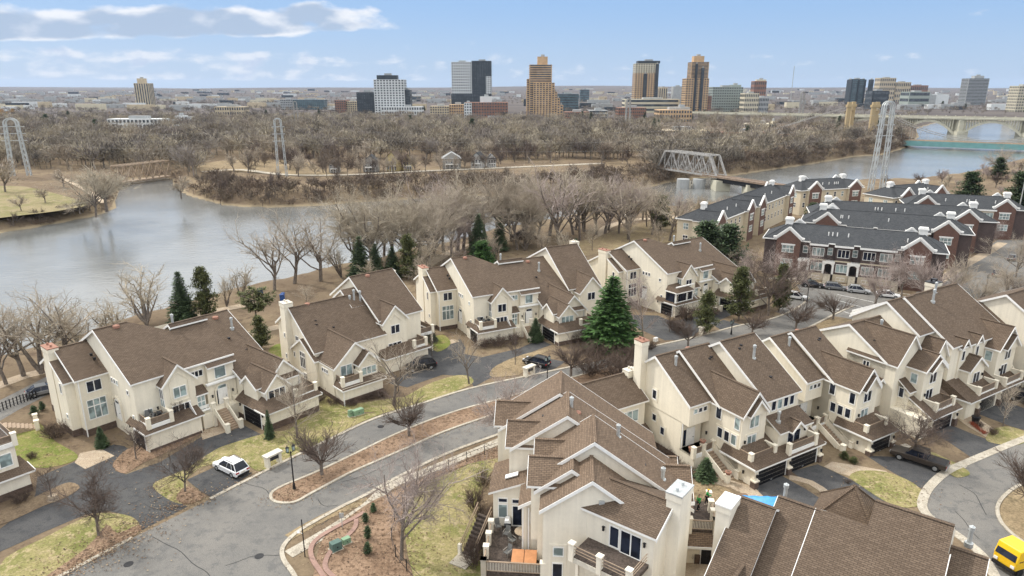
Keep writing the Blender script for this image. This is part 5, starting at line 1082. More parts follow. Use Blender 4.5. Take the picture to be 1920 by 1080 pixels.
# ---------------------------------------------------------------- trees
class Tree:
    """unit-height branching skeleton turned into tapered tubes; two meshes: trunk (with main limbs) and crown (branches and twigs)"""
    def __init__(s,seed): s.r=random.Random(seed); s.V=[[],[]]; s.F=[[],[]]
    def tube(s,k,pts,rads,sides):
        V,F=s.V[k],s.F[k]; base=len(V); n=len(pts)
        for i,(p,r) in enumerate(zip(pts,rads)):
            d=(pts[min(i+1,n-1)]-pts[max(i-1,0)]); d.normalize(); x=d.cross(Vector((.31,.95,.12)));
            if x.length<.05: x=d.cross(Vector((1,0,0)))
            x.normalize(); y=d.cross(x)
            for j in range(sides): a=2*math.pi*j/sides; V.append(p+x*(r*math.cos(a))+y*(r*math.sin(a)))
        for i in range(n-1):
            for j in range(sides): j2=(j+1)%sides; F.append((base+i*sides+j,base+i*sides+j2,base+(i+1)*sides+j2,base+(i+1)*sides+j))
    def grow(s,p,d,L,r,lev,cfg):
        R=s.r; c=cfg[lev]; n=c.get('seg',3); pts=[p.copy()]; q=p.copy(); d=d.normalized()
        for i in range(n):
            d=(d+Vector((R.gauss(0,1),R.gauss(0,1),R.gauss(0,.7)))*c.get('wob',.12)+Vector((0,0,1))*c.get('up',.05)).normalized(); q=q+d*(L/n); pts.append(q.copy())
        tip=c.get('tip',.45); rads=[r*(1-(1-tip)*i/n) for i in range(n+1)]
        s.tube(0 if lev<=cfg[0].get('trunkto',1) else 1,pts,rads,c.get('sides',3))
        if lev+1>=len(cfg): return
        cn=cfg[lev+1]; k=cn['n']; k=int(k+R.uniform(-.3,.3)*k+.5); t0=cn.get('t0',.3)
        for i in range(max(1,k)):
            t=t0+(1-t0)*((i+R.random())/max(1,k)); t=min(t,.999); f=t*n; i0=int(f); pt=pts[i0].lerp(pts[i0+1],f-i0); dd=(pts[i0+1]-pts[i0]).normalized()
            a=R.uniform(0,2*math.pi)+i*2.4; x=dd.cross(Vector((0,0,1)) if abs(dd.z)<.9 else Vector((1,0,0))).normalized(); y=dd.cross(x); sp=math.radians(cn.get('ang',45)+R.gauss(0,9))
            nd_=dd*math.cos(sp)+(x*math.cos(a)+y*math.sin(a))*math.sin(sp); rr=min(rads[i0]*.8,r*cn.get('rad',.55))*R.uniform(.8,1.1)
            s.grow(pt,nd_,cn['len']*L*R.uniform(.7,1.2)*(1.15-.45*t if lev==0 else 1),rr,lev+1,cfg)
    def meshes(s,name):
        out=[]
        for k,nm in ((0,'trunk'),(1,'crown')):
            if not s.F[k]: out.append(None); continue
            out.append((np.array([tuple(v) for v in s.V[k]])/max(v.z for v in s.V[1]),np.array(s.F[k])))
        return out
def bare(seed,kind):
    t=Tree(seed)
    if kind=='spread':   # big riverside cottonwood, unit height
        cfg=[dict(seg=4,wob=.06,up=.1,sides=7,tip=.62,trunkto=1),dict(n=9,t0=.36,ang=45,len=1.3,rad=.55,seg=4,wob=.15,up=.07,sides=5,tip=.35),dict(n=7,t0=.2,ang=42,len=.52,rad=.5,seg=3,wob=.16,up=.05,sides=4),dict(n=5,t0=.2,ang=42,len=.52,rad=.5,seg=2,wob=.16,up=.05),dict(n=6,t0=.1,ang=40,len=.6,rad=.55,seg=2,wob=.2,up=.04,tip=.3),dict(n=4,t0=.15,ang=38,len=.62,rad=.75,seg=1,wob=.15,tip=.3)]
        t.grow(Vector((0,0,-.02)),Vector((t.r.gauss(0,.07),t.r.gauss(0,.07),1)),.42,.018,0,cfg)
    elif kind=='open':   # old tree with sparse, clearly drawn limbs
        cfg=[dict(seg=4,wob=.07,up=.08,sides=7,tip=.62,trunkto=1),dict(n=6,t0=.35,ang=46,len=1.35,rad=.58,seg=5,wob=.17,up=.07,sides=5,tip=.3),dict(n=6,t0=.3,ang=44,len=.46,rad=.45,seg=3,wob=.18,up=.06,sides=4),dict(n=5,t0=.2,ang=42,len=.5,rad=.5,seg=2,wob=.18,up=.05),dict(n=4,t0=.15,ang=40,len=.5,rad=.6,seg=2,wob=.2,up=.04,tip=.3)]
        t.grow(Vector((0,0,-.02)),Vector((t.r.gauss(0,.1),t.r.gauss(0,.1),1)),.42,.019,0,cfg)
    elif kind=='vase':   # street tree, many ascending branches
        cfg=[dict(seg=2,wob=.03,up=.1,sides=7,tip=.85,trunkto=0),dict(n=16,t0=.62,ang=41,len=2.2,rad=.40,seg=4,wob=.08,up=.05,sides=4,tip=.35),dict(n=10,t0=.12,ang=31,len=.45,rad=.5,seg=2,wob=.1,up=.08),dict(n=5,t0=.15,ang=30,len=.5,rad=.6,seg=2,wob=.12,up=.05,tip=.4),dict(n=3,t0=.2,ang=30,len=.5,rad=.7,seg=1,wob=.1,tip=.3)]
        t.grow(Vector((0,0,-.02)),Vector((0,0,1)),.26,.024,0,cfg)
    elif kind=='oval':   # young upright tree with a central leader
        cfg=[dict(seg=6,wob=.05,up=.1,sides=6,tip=.2,trunkto=0),dict(n=22,t0=.22,ang=46,len=.40,rad=.35,seg=3,wob=.1,up=.12,sides=4,tip=.35),dict(n=6,t0=.2,ang=36,len=.5,rad=.55,seg=2,wob=.13,up=.08),dict(n=5,t0=.15,ang=38,len=.55,rad=.6,seg=2,wob=.15,up=.04,tip=.3),dict(n=2,t0=.2,ang=35,len=.6,rad=.7,seg=1,wob=.1,tip=.3)]
        t.grow(Vector((0,0,-.02)),Vector((0,0,1)),.95,.017,0,cfg)
    elif kind=='clump':  # several stems from one root
        cfg=[dict(seg=1,wob=0,sides=5,tip=.9,trunkto=1),dict(n=5,t0=.3,ang=24,len=8,rad=.9,seg=5,wob=.1,up=.06,sides=5,tip=.3),dict(n=8,t0=.3,ang=40,len=.38,rad=.42,seg=3,wob=.16,up=.08),dict(n=5,t0=.2,ang=42,len=.5,rad=.55,seg=2,wob=.16,up=.04),dict(n=5,t0=.15,ang=40,len=.55,rad=.6,seg=1,wob=.15,tip=.3)]
        t.grow(Vector((0,0,-.04)),Vector((0,0,1)),.09,.019,0,cfg)
    elif kind=='far':    # seen at a few dozen pixels
        cfg=[dict(seg=3,wob=.06,up=.1,sides=4,tip=.6,trunkto=1),dict(n=6,t0=.35,ang=42,len=1.15,rad=.6,seg=3,wob=.14,up=.08,tip=.4),dict(n=7,t0=.2,ang=44,len=.55,rad=.5,seg=2,wob=.18,up=.05),dict(n=6,t0=.1,ang=46,len=.6,rad=.75,seg=1,wob=.2,tip=.35)]
        t.grow(Vector((0,0,-.02)),Vector((t.r.gauss(0,.08),t.r.gauss(0,.08),1)),.42,.03,0,cfg)
        # fine twig haze drawn as slivers
        R=t.r; pts=[v for v in t.V[1]][::3]; V,F=t.V[1],t.F[1]
        for _ in range(420):
            p=R.choice(pts); d=Vector((p.x*1.2+R.gauss(0,.3),p.y*1.2+R.gauss(0,.3),.45+R.gauss(0,.3))).normalized(); L=R.uniform(.07,.16); x=d.cross(Vector((R.gauss(0,1),R.gauss(0,1),R.gauss(0,1)))).normalized()*.007; b=len(V); V+= [p-x,p+x,p+d*L+x*.3,p+d*L-x*.3]; F.append((b,b+1,b+2,b+3))
    elif kind=='shrub':
        R=t.r; cfg=[dict(seg=3,wob=.14,up=.04,sides=3,tip=.5,trunkto=-1),dict(n=5,t0=.25,ang=32,len=.5,rad=.7,seg=2,wob=.16,up=.04),dict(n=4,t0=.1,ang=34,len=.55,rad=.8,seg=1,wob=.2,tip=.5)]
        for _ in range(46):
            a=R.uniform(0,6.3); rr=R.uniform(0,.38); tl=R.uniform(.1,1.0); t.grow(Vector((rr*math.cos(a),rr*math.sin(a),0)),Vector((tl*math.cos(a),tl*math.sin(a),1)),R.uniform(.6,.9),.014,0,cfg)
    return t.meshes(kind)
def conifer(seed,kind):
    R=random.Random(seed); V,F=[],[]; tk=Tree(seed); tk.tube(0,[Vector((0,0,-.02)),Vector((0,0,.5)),Vector((0,0,.98))],[.018,.012,.003],6)
    def sprig(p,d,L,w):
        d=d.normalized(); sd=d.cross(Vector((0,0,1))); 
        if sd.length<.05: sd=Vector((1,0,0))
        sd.normalize(); dr=Vector((0,0,-1)); b=len(V)
        a=R.uniform(-.5,.5); u=(sd*math.cos(a)+dr*math.sin(a))*w
        V.extend([p-u*.35,p+u*.35,p+d*L*.6+u,p+d*L]); F.append((b,b+1,b+2,b+3)); b=len(V); V.extend([p-u*.35,p+u*.35,p+d*L,p+d*L*.6-u]); F.append((b,b+1,b+2,b+3))
    if kind=='spruce':
        z=.07
        while z<.985:
            rad=.29*(1-z)**.82*R.uniform(.86,1.1)+.006; nb=max(5,int(15*(1-z)+6)); a0=R.uniform(0,6.3)
            for i in range(nb):
                a=a0+2*math.pi*i/nb+R.uniform(-.2,.2); L=rad*R.uniform(.75,1.15); d=Vector((math.cos(a),math.sin(a),-.22+.5*z)); n=max(3,int(L/.018)); 
                for j in range(n):
                    t=(j+.5)/n; p=Vector((0,0,z))+d*(L*t)+Vector((0,0,.10*t*t*L)); w=.020*(1.15-.5*t)+.004
                    for sg in (-1,1): sd=Vector((-math.sin(a),math.cos(a),0))*sg; sprig(p,d*.8+sd*R.uniform(.5,1.1)+Vector((0,0,R.uniform(-.55,.1))),.05*(1.2-.5*t)*R.uniform(.7,1.2)*(.5+L*3),w*.55)
                sprig(Vector((0,0,z))+d*L*.85,d,.045,.012)
            z+=.021+.012*(1-z)
    else:   # pine: clumped tufts
        nb=120 if kind=='pine' else 34; pts=[]
        for i in range(nb):
            z=R.uniform(.12,.97) if kind=='pine' else R.uniform(.45,.97); prof=1.12*(1.04-z)**.7*min(1,.45+z*2.2) if kind=='pine' else math.sin(math.pi*(1.03-z)/.62)**.6; rad=(.30 if kind=='pine' else .33)*prof*R.uniform(.35,1.08); a=R.uniform(0,6.3); e=Vector((rad*math.cos(a),rad*math.sin(a),z+.05*rad)); tk.tube(0,[Vector((0,0,z-.06)),e],[.006,.003],3)
            for c in range(4): pts.append(e*(1-.22*c)+Vector((0,0,z*.22*c))+Vector((R.gauss(0,.02),R.gauss(0,.02),R.gauss(0,.015))))
        for p in pts:
            for _ in range(15 if kind=='pine' else 26):
                d=Vector((R.gauss(0,1),R.gauss(0,1),R.gauss(.35,.8))); sprig(p+Vector((R.gauss(0,.022),R.gauss(0,.022),R.gauss(0,.014))),d,R.uniform(.03,.055),.009)
    return [(np.array([tuple(v) for v in tk.V[0]]),np.array(tk.F[0])),(np.array([tuple(v) for v in V]),np.array(F))]
PROTO={}
def proto(kind,i):
    k=(kind,i)
    if k not in PROTO: PROTO[k]=conifer(100+i,kind) if kind in ('spruce','pine','flatpine') else bare(40+i*7,kind)
    return PROTO[k]
MC={}
def treemesh(kind,i,bark,leaf):
    k=(kind,i,bark.name,leaf.name)
    if k not in MC:
        tr,cr=proto(kind,i); MC[k]=(npmesh('trunk',*tr,bark) if tr else None, npmesh('crown',*cr,leaf))
    return MC[k]
MONO={}
def monomesh(kind,i,bark,leaf):
    k=(kind,i,bark.name,leaf.name)
    if k not in MONO:
        (tv,tf),(cv,cf)=proto(kind,i); MONO[k]=npmesh('tree',np.vstack([tv,cv]),np.vstack([tf,cf+len(tv)]),[bark,leaf],[0]*len(tf)+[1]*len(cf))
    return MONO[k]
TR=random.Random(5)
def tree(kind,x,y,z,h,label,name='bare_tree',cat='tree',group=None,leaf=TWIG,bark=BARK,wide=1.0,rz=None,var=None,lean=0):
    i=TR.randrange(3) if var is None else var; tm,cm=treemesh(kind,i,bark,leaf); r=empty(name,(x,y,z),TR.uniform(0,6.28) if rz is None else rz,label,cat,group); r.scale=(h*wide,h*wide,h)
    if lean: r.rotation_euler[1]=lean
    if tm: meshobj('trunk',tm,r)
    meshobj('crown' if kind!='shrub' else 'twigs',cm,r); return r
def tpx(kind,bx,by,ty,label,z=0.0,k=1.0,**kw): x,y=P(bx,by,z); return tree(kind,x,y,z,hgt(bx,by,ty,z)*k,label,**kw)
ST='bare trees along the street and driveways'
for a in ((('spread',185,1004,843,'bare tree on the leaf littered lawn beside the lower left driveway'),dict(wide=.9,leaf=TWIGR)),
 (('spread',347,922,800,'small bare tree on the grass island left of the white suv'),dict(wide=.9,leaf=TWIGR)),
 (('vase',604,891,786,'rounded reddish bare tree on the median just right of the nearest lamp post'),dict(leaf=TWIGR,wide=1.1)),
 (('vase',767,818,716,'rounded bare tree at the left edge of the median, right of the green utility boxes'),dict(leaf=TWIGR,wide=1.0)),
 (('oval',557,822,672,'tall bare tree at the garage corner of the westernmost block'),dict(leaf=TWIG,wide=1.15)),
 (('open',738,760,622,'large bare tree with thick low limbs in front of the black suv'),dict(leaf=TWIG,wide=1.05)),
 (('open',880,720,616,'bare tree at the mouth of the driveway right of the black suv'),dict(leaf=TWIG,wide=.9)),
 (('oval',966,684,618,'thin young bare tree on the straw coloured island beside the small black car'),dict(leaf=TWIGR,wide=1.0)),
 (('vase',1070,706,618,'dense dark rounded bare tree above the brown ridge, right of the small black car'),dict(leaf=TWIGR,wide=1.15)),
 (('vase',1410,628,572,'bare rounded tree on the kerb beside the right hand lamp post'),dict(leaf=TWIGR,wide=1.2)),
 (('vase',1492,617,552,'bare rounded tree at the narrow end of the road'),dict(leaf=TWIGR,wide=1.15)),
 (('vase',1562,599,538,'bare rounded tree on the corner by the cross street, right of the parked cars lamp'),dict(leaf=TWIGR,wide=1.25)),
 (('vase',1290,650,590,'small bare tree between driveway and road below the screened porch'),dict(leaf=TWIGR,wide=1.1)),
 (('oval',1206,645,500,'tall pale bare tree right of the green pine'),dict(leaf=TWIGP,bark=BARKL,wide=1.0)),
 (('spread',753,1050,795,'big spreading bare tree on the lawn by the black wire fence'),dict(leaf=TWIGP,wide=.9)),
 (('spread',945,838,672,'bare pinkish tree against the left wall of the foreground corner house'),dict(leaf=TWIGP,wide=.9)),
 (('spread',1440,592,445,'large brown tree with clinging leaves between the screened porch and the parked cars'),dict(leaf=TWIGR,wide=.95)),
 (('spread',1716,858,745,'broad tangled bare tree in front of the dark pickup truck'),dict(leaf=TWIGR,wide=1.35)),
 (('oval',1881,800,712,'slender bare tree on the lawn by the open garage'),dict(leaf=TWIG,wide=.9)),
 (('vase',1925,955,822,'bare tree on the grass island at the right edge'),dict(leaf=TWIGR,wide=1.1)),
 (('oval',97,940,860,'small thin tree in the planting bed by the pale left edge house'),dict(leaf=TWIGR,wide=1.1)),
 (('oval',256,862,790,'small ornamental tree in front of the first side garage'),dict(leaf=TWIGR,wide=1.3)),
 (('oval',335,822,745,'thin young tree in the bed beside the first terrace'),dict(leaf=TWIGR,wide=.9)),
 (('oval',810,668,620,'dark young tree at the kerb above the black suv'),dict(leaf=TWIGR,wide=1.3)),
 (('oval',1255,622,572,'small bare tree under the screened porch'),dict(leaf=TWIGR,wide=1.4)),
 (('oval',1620,600,570,'low bare tree by the corner hedge'),dict(leaf=TWIGR,wide=1.1))):
    tpx(*a[0],group=ST,**a[1])
# tall trees before and between the brick terraces
for k,(bx,by,ty,kd,lf,lb) in enumerate(((1480,560,440,'spread',TWIGP,'pinkish bare tree in front of the left brick gable'),(1330,520,430,'spread',TWIG,'bare tree between the fourth cream block and the small left terrace'),(1400,545,460,'spread',TWIGP,'pale bare tree right of the dark evergreen clump'),
  (1690,560,455,'spread',TWIGP,'pinkish tree in front of the right brick gable'),(1735,575,455,'vase',TWIGP,'wide pinkish tree at the street corner right of the white car'),(1790,560,468,'vase',TWIG,'grey rounded tree at the end of the front terrace'),(1830,585,500,'spread',TWIG,'bare tree behind the white capped chimney'),
  (1880,575,470,'spread',TWIG,'bare tree by the side street at right'),(1912,590,500,'spread',TWIGR,'bare tree at the right edge by the side street'),(1775,480,415,'spread',TWIGP,'twisted pinkish bare tree before the third terrace gable'),(1850,470,400,'spread',TWIGP,'bare tree at the end of the second terrace'),(1905,520,420,'spread',TWIG,'bare street tree at the far right'),
  (1640,575,480,'vase',TWIGP,'low pinkish tree between the white car and the corner'))):
    tpx(kd,bx,by,ty,lb,leaf=lf,group='bare trees around the brick terraces')
# riverside trees, near bank
RV='bare trees on the near river bank'
for bx,by,ty,kd,wd,lb in ((12,720,540,'open',.9,'leaning bare tree at the left edge of the bank'),(45,705,525,'open',1.0,'bare forked tree near the left edge of the bank'),(78,700,545,'clump',1.2,'many stemmed bare tree left of the first house'),(120,692,525,'open',1.0,'tall bare tree beyond the terracotta capped chimney'),(165,672,560,'clump',1.2,'low bare clump over the first end gable'),
  (276,612,503,'clump',1.35,'broad tan willow left of the two spruces'),(222,645,545,'clump',1.1,'thin bare saplings left of the willow'),(455,565,488,'clump',.9,'slender bare saplings on the bank right of the spruces'),(425,575,505,'clump',.8,'thin bare stems beside the grey spruce'),
  (552,532,382,'open',1.0,'big leaning bare tree above the second block'),(515,545,395,'open',.95,'dark forked bare tree left of the big leaning one'),(601,527,385,'open',1.1,'broad bare tree standing straight above the second block'),(640,520,440,'clump',1.0,'bare thicket on the bank right of the broad tree'),(575,575,530,'oval',1.3,'small bare tree on the bank below the big trees')):
    tpx(kd,bx,by,ty,lb,leaf=TWIGT if 'willow' in lb or kd=='clump' else TWIG,bark=BARK,wide=wd*1.2,group=RV)
GV='bare trees in the riverside grove'
grove=[(668,505,365,'open'),(705,505,350,'spread'),(735,490,352,'spread'),(762,500,380,'spread'),(790,486,340,'spread'),(812,478,372,'clump'),(832,474,322,'spread'),(858,470,345,'spread'),(885,462,352,'spread'),(912,455,330,'spread'),(938,452,322,'spread'),(960,452,348,'spread'),(985,446,312,'spread'),(1008,446,340,'spread'),(1050,470,306,'spread'),(1030,442,318,'spread'),(1075,440,325,'spread'),(1095,432,312,'spread'),(1118,440,332,'spread'),(1140,432,322,'spread'),(1160,438,330,'spread'),(1183,425,345,'spread'),(1205,412,352,'vase'),(1222,440,350,'spread'),(1255,452,362,'spread'),(1285,420,372,'oval'),(1305,405,362,'vase'),(1322,405,372,'vase'),(1345,398,368,'vase'),(1362,398,372,'vase'),(1240,420,358,'oval'),(1270,435,385,'oval'),(1110,470,420,'oval'),(1180,455,405,'oval'),(1235,470,415,'oval'),(985,470,420,'clump'),(1020,480,432,'clump'),(930,490,440,'clump'),(1060,482,440,'clump'),(725,520,470,'oval'),(800,520,455,'oval'),(690,540,485,'oval'),(855,500,440,'oval'),(780,545,480,'oval'),(850,540,490,'oval')]+[(TR.uniform(*a_),TR.uniform(*b_),TR.uniform(*c_),'spread') for a_,b_,c_ in [((690,860),(478,505),(350,385))]*6+[((860,1010),(446,470),(322,360))]*6+[((1010,1180),(428,450),(318,352))]*6+[((1180,1300),(408,430),(335,365))]*4]
for bx,by,ty,kd in grove:
    kd='open' if kd=='spread' and TR.random()<.6 else kd
    tpx(kd,bx,by,ty,'bare grey brown tree in the grove between the river and the cream houses',leaf=TR.choice([TWIG,TWIGP,TWIGT,TWIGT,TWIG]),wide=TR.uniform(1.0,1.35),k=1.16,group=GV)
# evergreens
EV='evergreens behind the houses'
for a in ((('spruce',345,602,508,'dark spruce on the bank beside the curving trail'),dict(leaf=NEED,wide=1.0)),(('pine',388,600,500,'greyish pine right beside the dark bank spruce'),dict(leaf=NEEDO,wide=.95)),
 (('spruce',677,522,442,'leftmost of the four spruces behind the second block'),dict(leaf=NEED,wide=1.1)),(('spruce',706,522,456,'small second spruce of the four behind the second block'),dict(leaf=NEED,wide=1.0)),(('spruce',737,520,462,'short broad third spruce of the four behind the second block'),dict(leaf=NEED,wide=1.2)),(('pine',766,524,440,'olive rightmost conifer of the four behind the second block'),dict(leaf=NEEDO,wide=1.05)),
 (('spruce',898,488,400,'tall dark spruce behind the long cream block'),dict(leaf=NEED,wide=1.0)),(('pine',905,520,452,'bright green pine pushing up behind the first tall gable of the long block'),dict(leaf=NEEDP,wide=1.6)),(('spruce',937,470,402,'slim spruce right of the tall dark one'),dict(leaf=NEED,wide=.9)),(('spruce',1079,486,446,'small spruce behind the end of the long block'),dict(leaf=NEED,wide=1.1)),
 (('pine',1238,432,366,'loose green pine in the park near the railway bridge'),dict(leaf=NEEDO,wide=1.3)),(('spruce',1145,648,517,'big bright green pine in front of the long block'),dict(leaf=NEEDP,wide=1.45)),
 (('flatpine',482,612,542,'flat topped pine above the path between the first two blocks'),dict(leaf=NEEDO,wide=1.6)),(('pine',490,655,592,'low spreading juniper between the first two blocks'),dict(leaf=NEEDO,wide=1.2)),
 (('pine',1320,520,415,'dark evergreen clump left of the small dark roofed terrace'),dict(leaf=NEED,wide=1.7)),(('pine',1362,515,420,'dark evergreen clump right of its twin beside the dark roofed terrace'),dict(leaf=NEED,wide=1.7)),
 (('spruce',1396,395,362,'small spruce at the foot of the cream bay terrace'),dict(leaf=NEED,wide=1.3)),(('pine',1518,438,380,'dark green evergreen in the court between the terraces'),dict(leaf=NEED,wide=1.3)),
 (('pine',1812,390,322,'broad dark evergreen left of its neighbours on the far right bank'),dict(leaf=NEED,wide=1.7)),(('pine',1905,398,322,'dark evergreen at the right edge on the far bank'),dict(leaf=NEED,wide=1.6)),(('pine',1870,335,295,'small dark evergreen high on the far right bank'),dict(leaf=NEED,wide=1.6)),
 (('pine',1385,600,500,'soft green pine right of the screened porch garage'),dict(leaf=NEEDO,wide=1.0)),(('pine',1322,625,545,'low green pine in front of the screened porch garage'),dict(leaf=NEEDO,wide=1.1)),(('pine',1460,585,495,'olive pine behind the large brown tree'),dict(leaf=NEEDO,wide=.9)),
 (('spruce',192,838,800,'small clipped evergreen beside the first entry pillars'),dict(leaf=NEED,wide=1.1)),(('spruce',506,822,768,'thin columnar evergreen at the second black garage'),dict(leaf=NEED,wide=.6)),(('spruce',1322,898,858,'round evergreen shrub beside the long entry stair'),dict(leaf=NEED,wide=1.7)),(('spruce',1004,640,596,'narrow evergreen left of the garage of the long block'),dict(leaf=NEED,wide=1.2)),(('spruce',808,640,612,'small evergreen at the corner downspout of the long block'),dict(leaf=NEED,wide=1.6))):
    tpx(*a[0],name='conifer',group=EV,**a[1])
# shrubs: bare brown bushes along the houses
SHB='bare brown shrubs around the houses'
def shrub(px,py,wpx,hpx,label,leaf=TWIGR,z=0): 
    x,y=P(px,py,z); s_=(y*cP+CH*sP)/FPX; r=tree('shrub',x,y,z,hpx*s_*1.15,label,'shrub','shrub',SHB,leaf=TWIGS if leaf is TWIGR else leaf); r.scale=(wpx*s_*.8,wpx*s_*.8,hpx*s_*1.0); return r
for px,py,w_,h_,lb in ((105,820,50,36,'round brown bush at the corner of the westernmost block'),(290,825,34,22,'brown bush in the bed beside the first terrace'),(318,818,36,26,'brown bush next along the first terrace wall'),(346,808,36,26,'brown bush in the middle of the terrace bed'),(372,800,30,24,'brown bush at the right end of the terrace bed'),(385,790,26,40,'dense dark shrub left of the first stone stair'),
  (575,740,40,36,'reddish shrub between the first two blocks'),(600,752,34,26,'dark shrub behind the reddish one between the first two blocks'),(625,758,24,18,'low shrub at the corner of the second block'),(565,765,34,18,'low shrub by the second black garage'),(540,785,40,18,'low clipped shrub at the garage base'),
  (690,748,34,16,'low brown shrub under the second block wall'),(715,745,30,16,'next low brown shrub under the second block wall'),(660,760,24,14,'smallest brown shrub under the second block wall'),
  (905,650,40,22,'brown hedge bush under the long block terrace'),(935,648,42,22,'next brown hedge bush under the long block terrace'),(965,645,26,26,'brown hedge bush at the end of that terrace'),(1055,628,46,36,'brown bush at the right end of the long block'),(1085,640,50,40,'thicket left of the green pine trunk'),(1120,672,60,36,'grey thicket below the green pine'),(1180,672,60,34,'grey thicket right of the green pine base'),(1110,700,70,38,'grey bare thicket on the median end'),(1155,705,66,44,'grey bare thicket beside the tall end chimney'),(1215,655,30,24,'dark round bush on the drive island'),(1160,690,60,40,'tangled bare thicket behind the link wing roof'),
  (890,950,44,44,'round brown bush left of the deck'),(905,910,38,40,'upper round brown bush left of the deck'),(905,985,46,50,'tall brown bush beside the deck corner'),(890,1060,60,70,'large brown bush below the deck stairs'),(935,1000,30,40,'brown shrub squeezed against the deck'),
  (1240,860,40,26,'dark bush by the entry stair base'),(1265,880,36,26,'dark bush along the brick strip'),(1225,845,40,22,'dark bush under the end wall'),(1290,890,26,22,'brown bush left of the round evergreen'),(1860,815,18,18,'small brown bush beside the red plants'),(1835,800,18,12,'small tan bush by the black planter'),
  (1290,600,46,34,'red brown bush under the screened porch'),(1330,592,40,24,'next red brown bush by the screened porch'),(1270,622,40,30,'dark bush at the porch garage'),(1395,575,50,30,'brown bush on the slope by the parked white car'),(1610,595,30,18,'reddish brown bush on the corner'),(1540,575,18,12,'small brown bush by the lamp'),
  (1515,512,30,14,'brown bush before the front terrace stairs'),(1600,522,46,16,'brown hedge before the front terrace'),(1640,528,40,14,'dark hedge before the front terrace'),(60,860,20,16,'brown bush beside the stone steps'),(40,940,40,22,'low bush by the pale left edge house'),(1590,905,16,8,'low red brown plant in the gravel bed'),(1345,960,60,30,'brown bush below the tarpaulin roof'),(1300,1050,30,30,'brown bush on the patio corner')):
    shrub(px,py,w_,h_,lb)
for px,py,w_,h_,lb in ((1573,795,22,12,'green cushion shrub by the stair pillar'),(1582,860,24,14,'bright green low shrub in the gravel bed'),(1600,868,22,12,'green low shrub beside the bright one'),(685,980,20,20,'green hedge ball by the sidewalk corner'),(690,1010,22,26,'green hedge ball along the black fence'),(690,1040,22,26,'lower green hedge ball along the black fence'),(700,960,18,18,'topmost green hedge ball by the fence'),(65,780,22,20,'clipped dark green ball by the stone steps'),(80,770,18,18,'second clipped ball above the stone steps')):
    x,y=P(px,py); s_=(y*cP+CH*sP)/FPX; r=tree('pine',x,y,0,1,lb,'evergreen_shrub','shrub','green garden shrubs',leaf=NEEDO if 'green low' in lb or 'bright' in lb else NEED); r.scale=(w_*s_*1.5,w_*s_*1.5,h_*s_*1.05)
# ---------------------------------------------------------------- the island wood and the far wooded city
def inpoly(px,py,poly):
    c=False; n=len(poly)
    for i in range(n):
        (x0,y0),(x1,y1)=poly[i],poly[(i+1)%n]
        if (y0>py)!=(y1>py) and px<(x1-x0)*(py-y0)/(y1-y0)+x0: c=not c
    return c
def zland(x,y): return float(land(np.array([x]),np.array([y]))[0])
cnt=0
def wood(poly,n,h0,h1,label,group,leafs,kinds=('far',),keep=None,mind=5.0):
    global cnt; xs=[p[0] for p in poly]; ys=[p[1] for p in poly]; pl=[]; tries=0
    W=[P(a,b,-1.5) for a,b in poly]; wx0,wx1=min(p[0] for p in W),max(p[0] for p in W); wy0,wy1=min(p[1] for p in W),max(p[1] for p in W)
    while len(pl)<n and tries<n*60:
        tries+=1; x,y=TR.uniform(wx0,wx1),TR.uniform(wy0,wy1)
        if not inpoly(x,y,W) or wdist(np.array([x]),np.array([y]))[0]<3: continue
        if any((x-a)**2+(y-b)**2<mind*mind for a,b in pl[-60:]): continue
        pl.append((x,y)); k=TR.choice(kinds); i=TR.randrange(4); o=meshobj('bare_tree',monomesh(k,i,BARK,TR.choice(leafs)),None,(x,y,zland(x,y)-.1),(0,0,TR.uniform(0,6.28))); h=TR.uniform(h0,h1); wd=TR.uniform(.85,1.2); o.scale=(h*wd,h*wd,h); tag(o,label,'tree',group); cnt+=1
TWG=plain('dark_thicket_twigs',(.155,.122,.095),.95,var=.35,scale=.25)
wood([(340,352),(420,378),(500,384),(600,378),(720,370),(880,360),(1000,362),(1100,358),(1220,338),(1230,325),(1100,326),(900,335),(700,345),(500,345),(400,338)],34,6,10,'dark brown bare tree on the steep island bank above the water','bare trees on the island bank',[TWG,TWG,TWIGR],mind=4)
wood([(0,418),(110,408),(200,392),(222,372),(190,372),(100,395),(0,408)],10,5,8,'dark bare tree along the left meadow bank','bare trees on the left meadow bank',[TWG,TWIGR],mind=4)
wood([(1390,322),(1530,300),(1610,288),(1690,275),(1640,268),(1560,280),(1400,300)],16,8,13,'bare brown tree on the bank below the far railway bridge end','bare trees on the far right bank',[TWG,TWIG],mind=5)
wood([(400,322),(620,328),(930,312),(1120,306),(1220,318),(1230,300),(1000,292),(600,296),(420,300)],66,9,16,'bare tree around the old island houses and their street','bare trees by the old island houses',[TWIGR,TWG,TWIG],mind=6)
wood([(1640,352),(1780,345),(1930,308),(1930,384),(1850,400),(1790,376),(1720,362)],30,3,8,'bare reddish tree or tall shrub on the right river bank behind the rear terraces','bare trees on the right river bank',[TWIGR,TWIGT,TWIGP,TWG],mind=3)
for bx in (612,634,655,676,700,716,734,755,778,800,826,852,872,890,912,932):
    x,y=P(bx+TR.uniform(-4,4),331-(bx-612)*.055,-1.4); tree('spread',x,y,-1.6,TR.uniform(10,14),'bare street tree standing before the old island houses',leaf=TR.choice([TWIGR,TWIG,TWG]),wide=.9,group='bare street trees before the island houses')
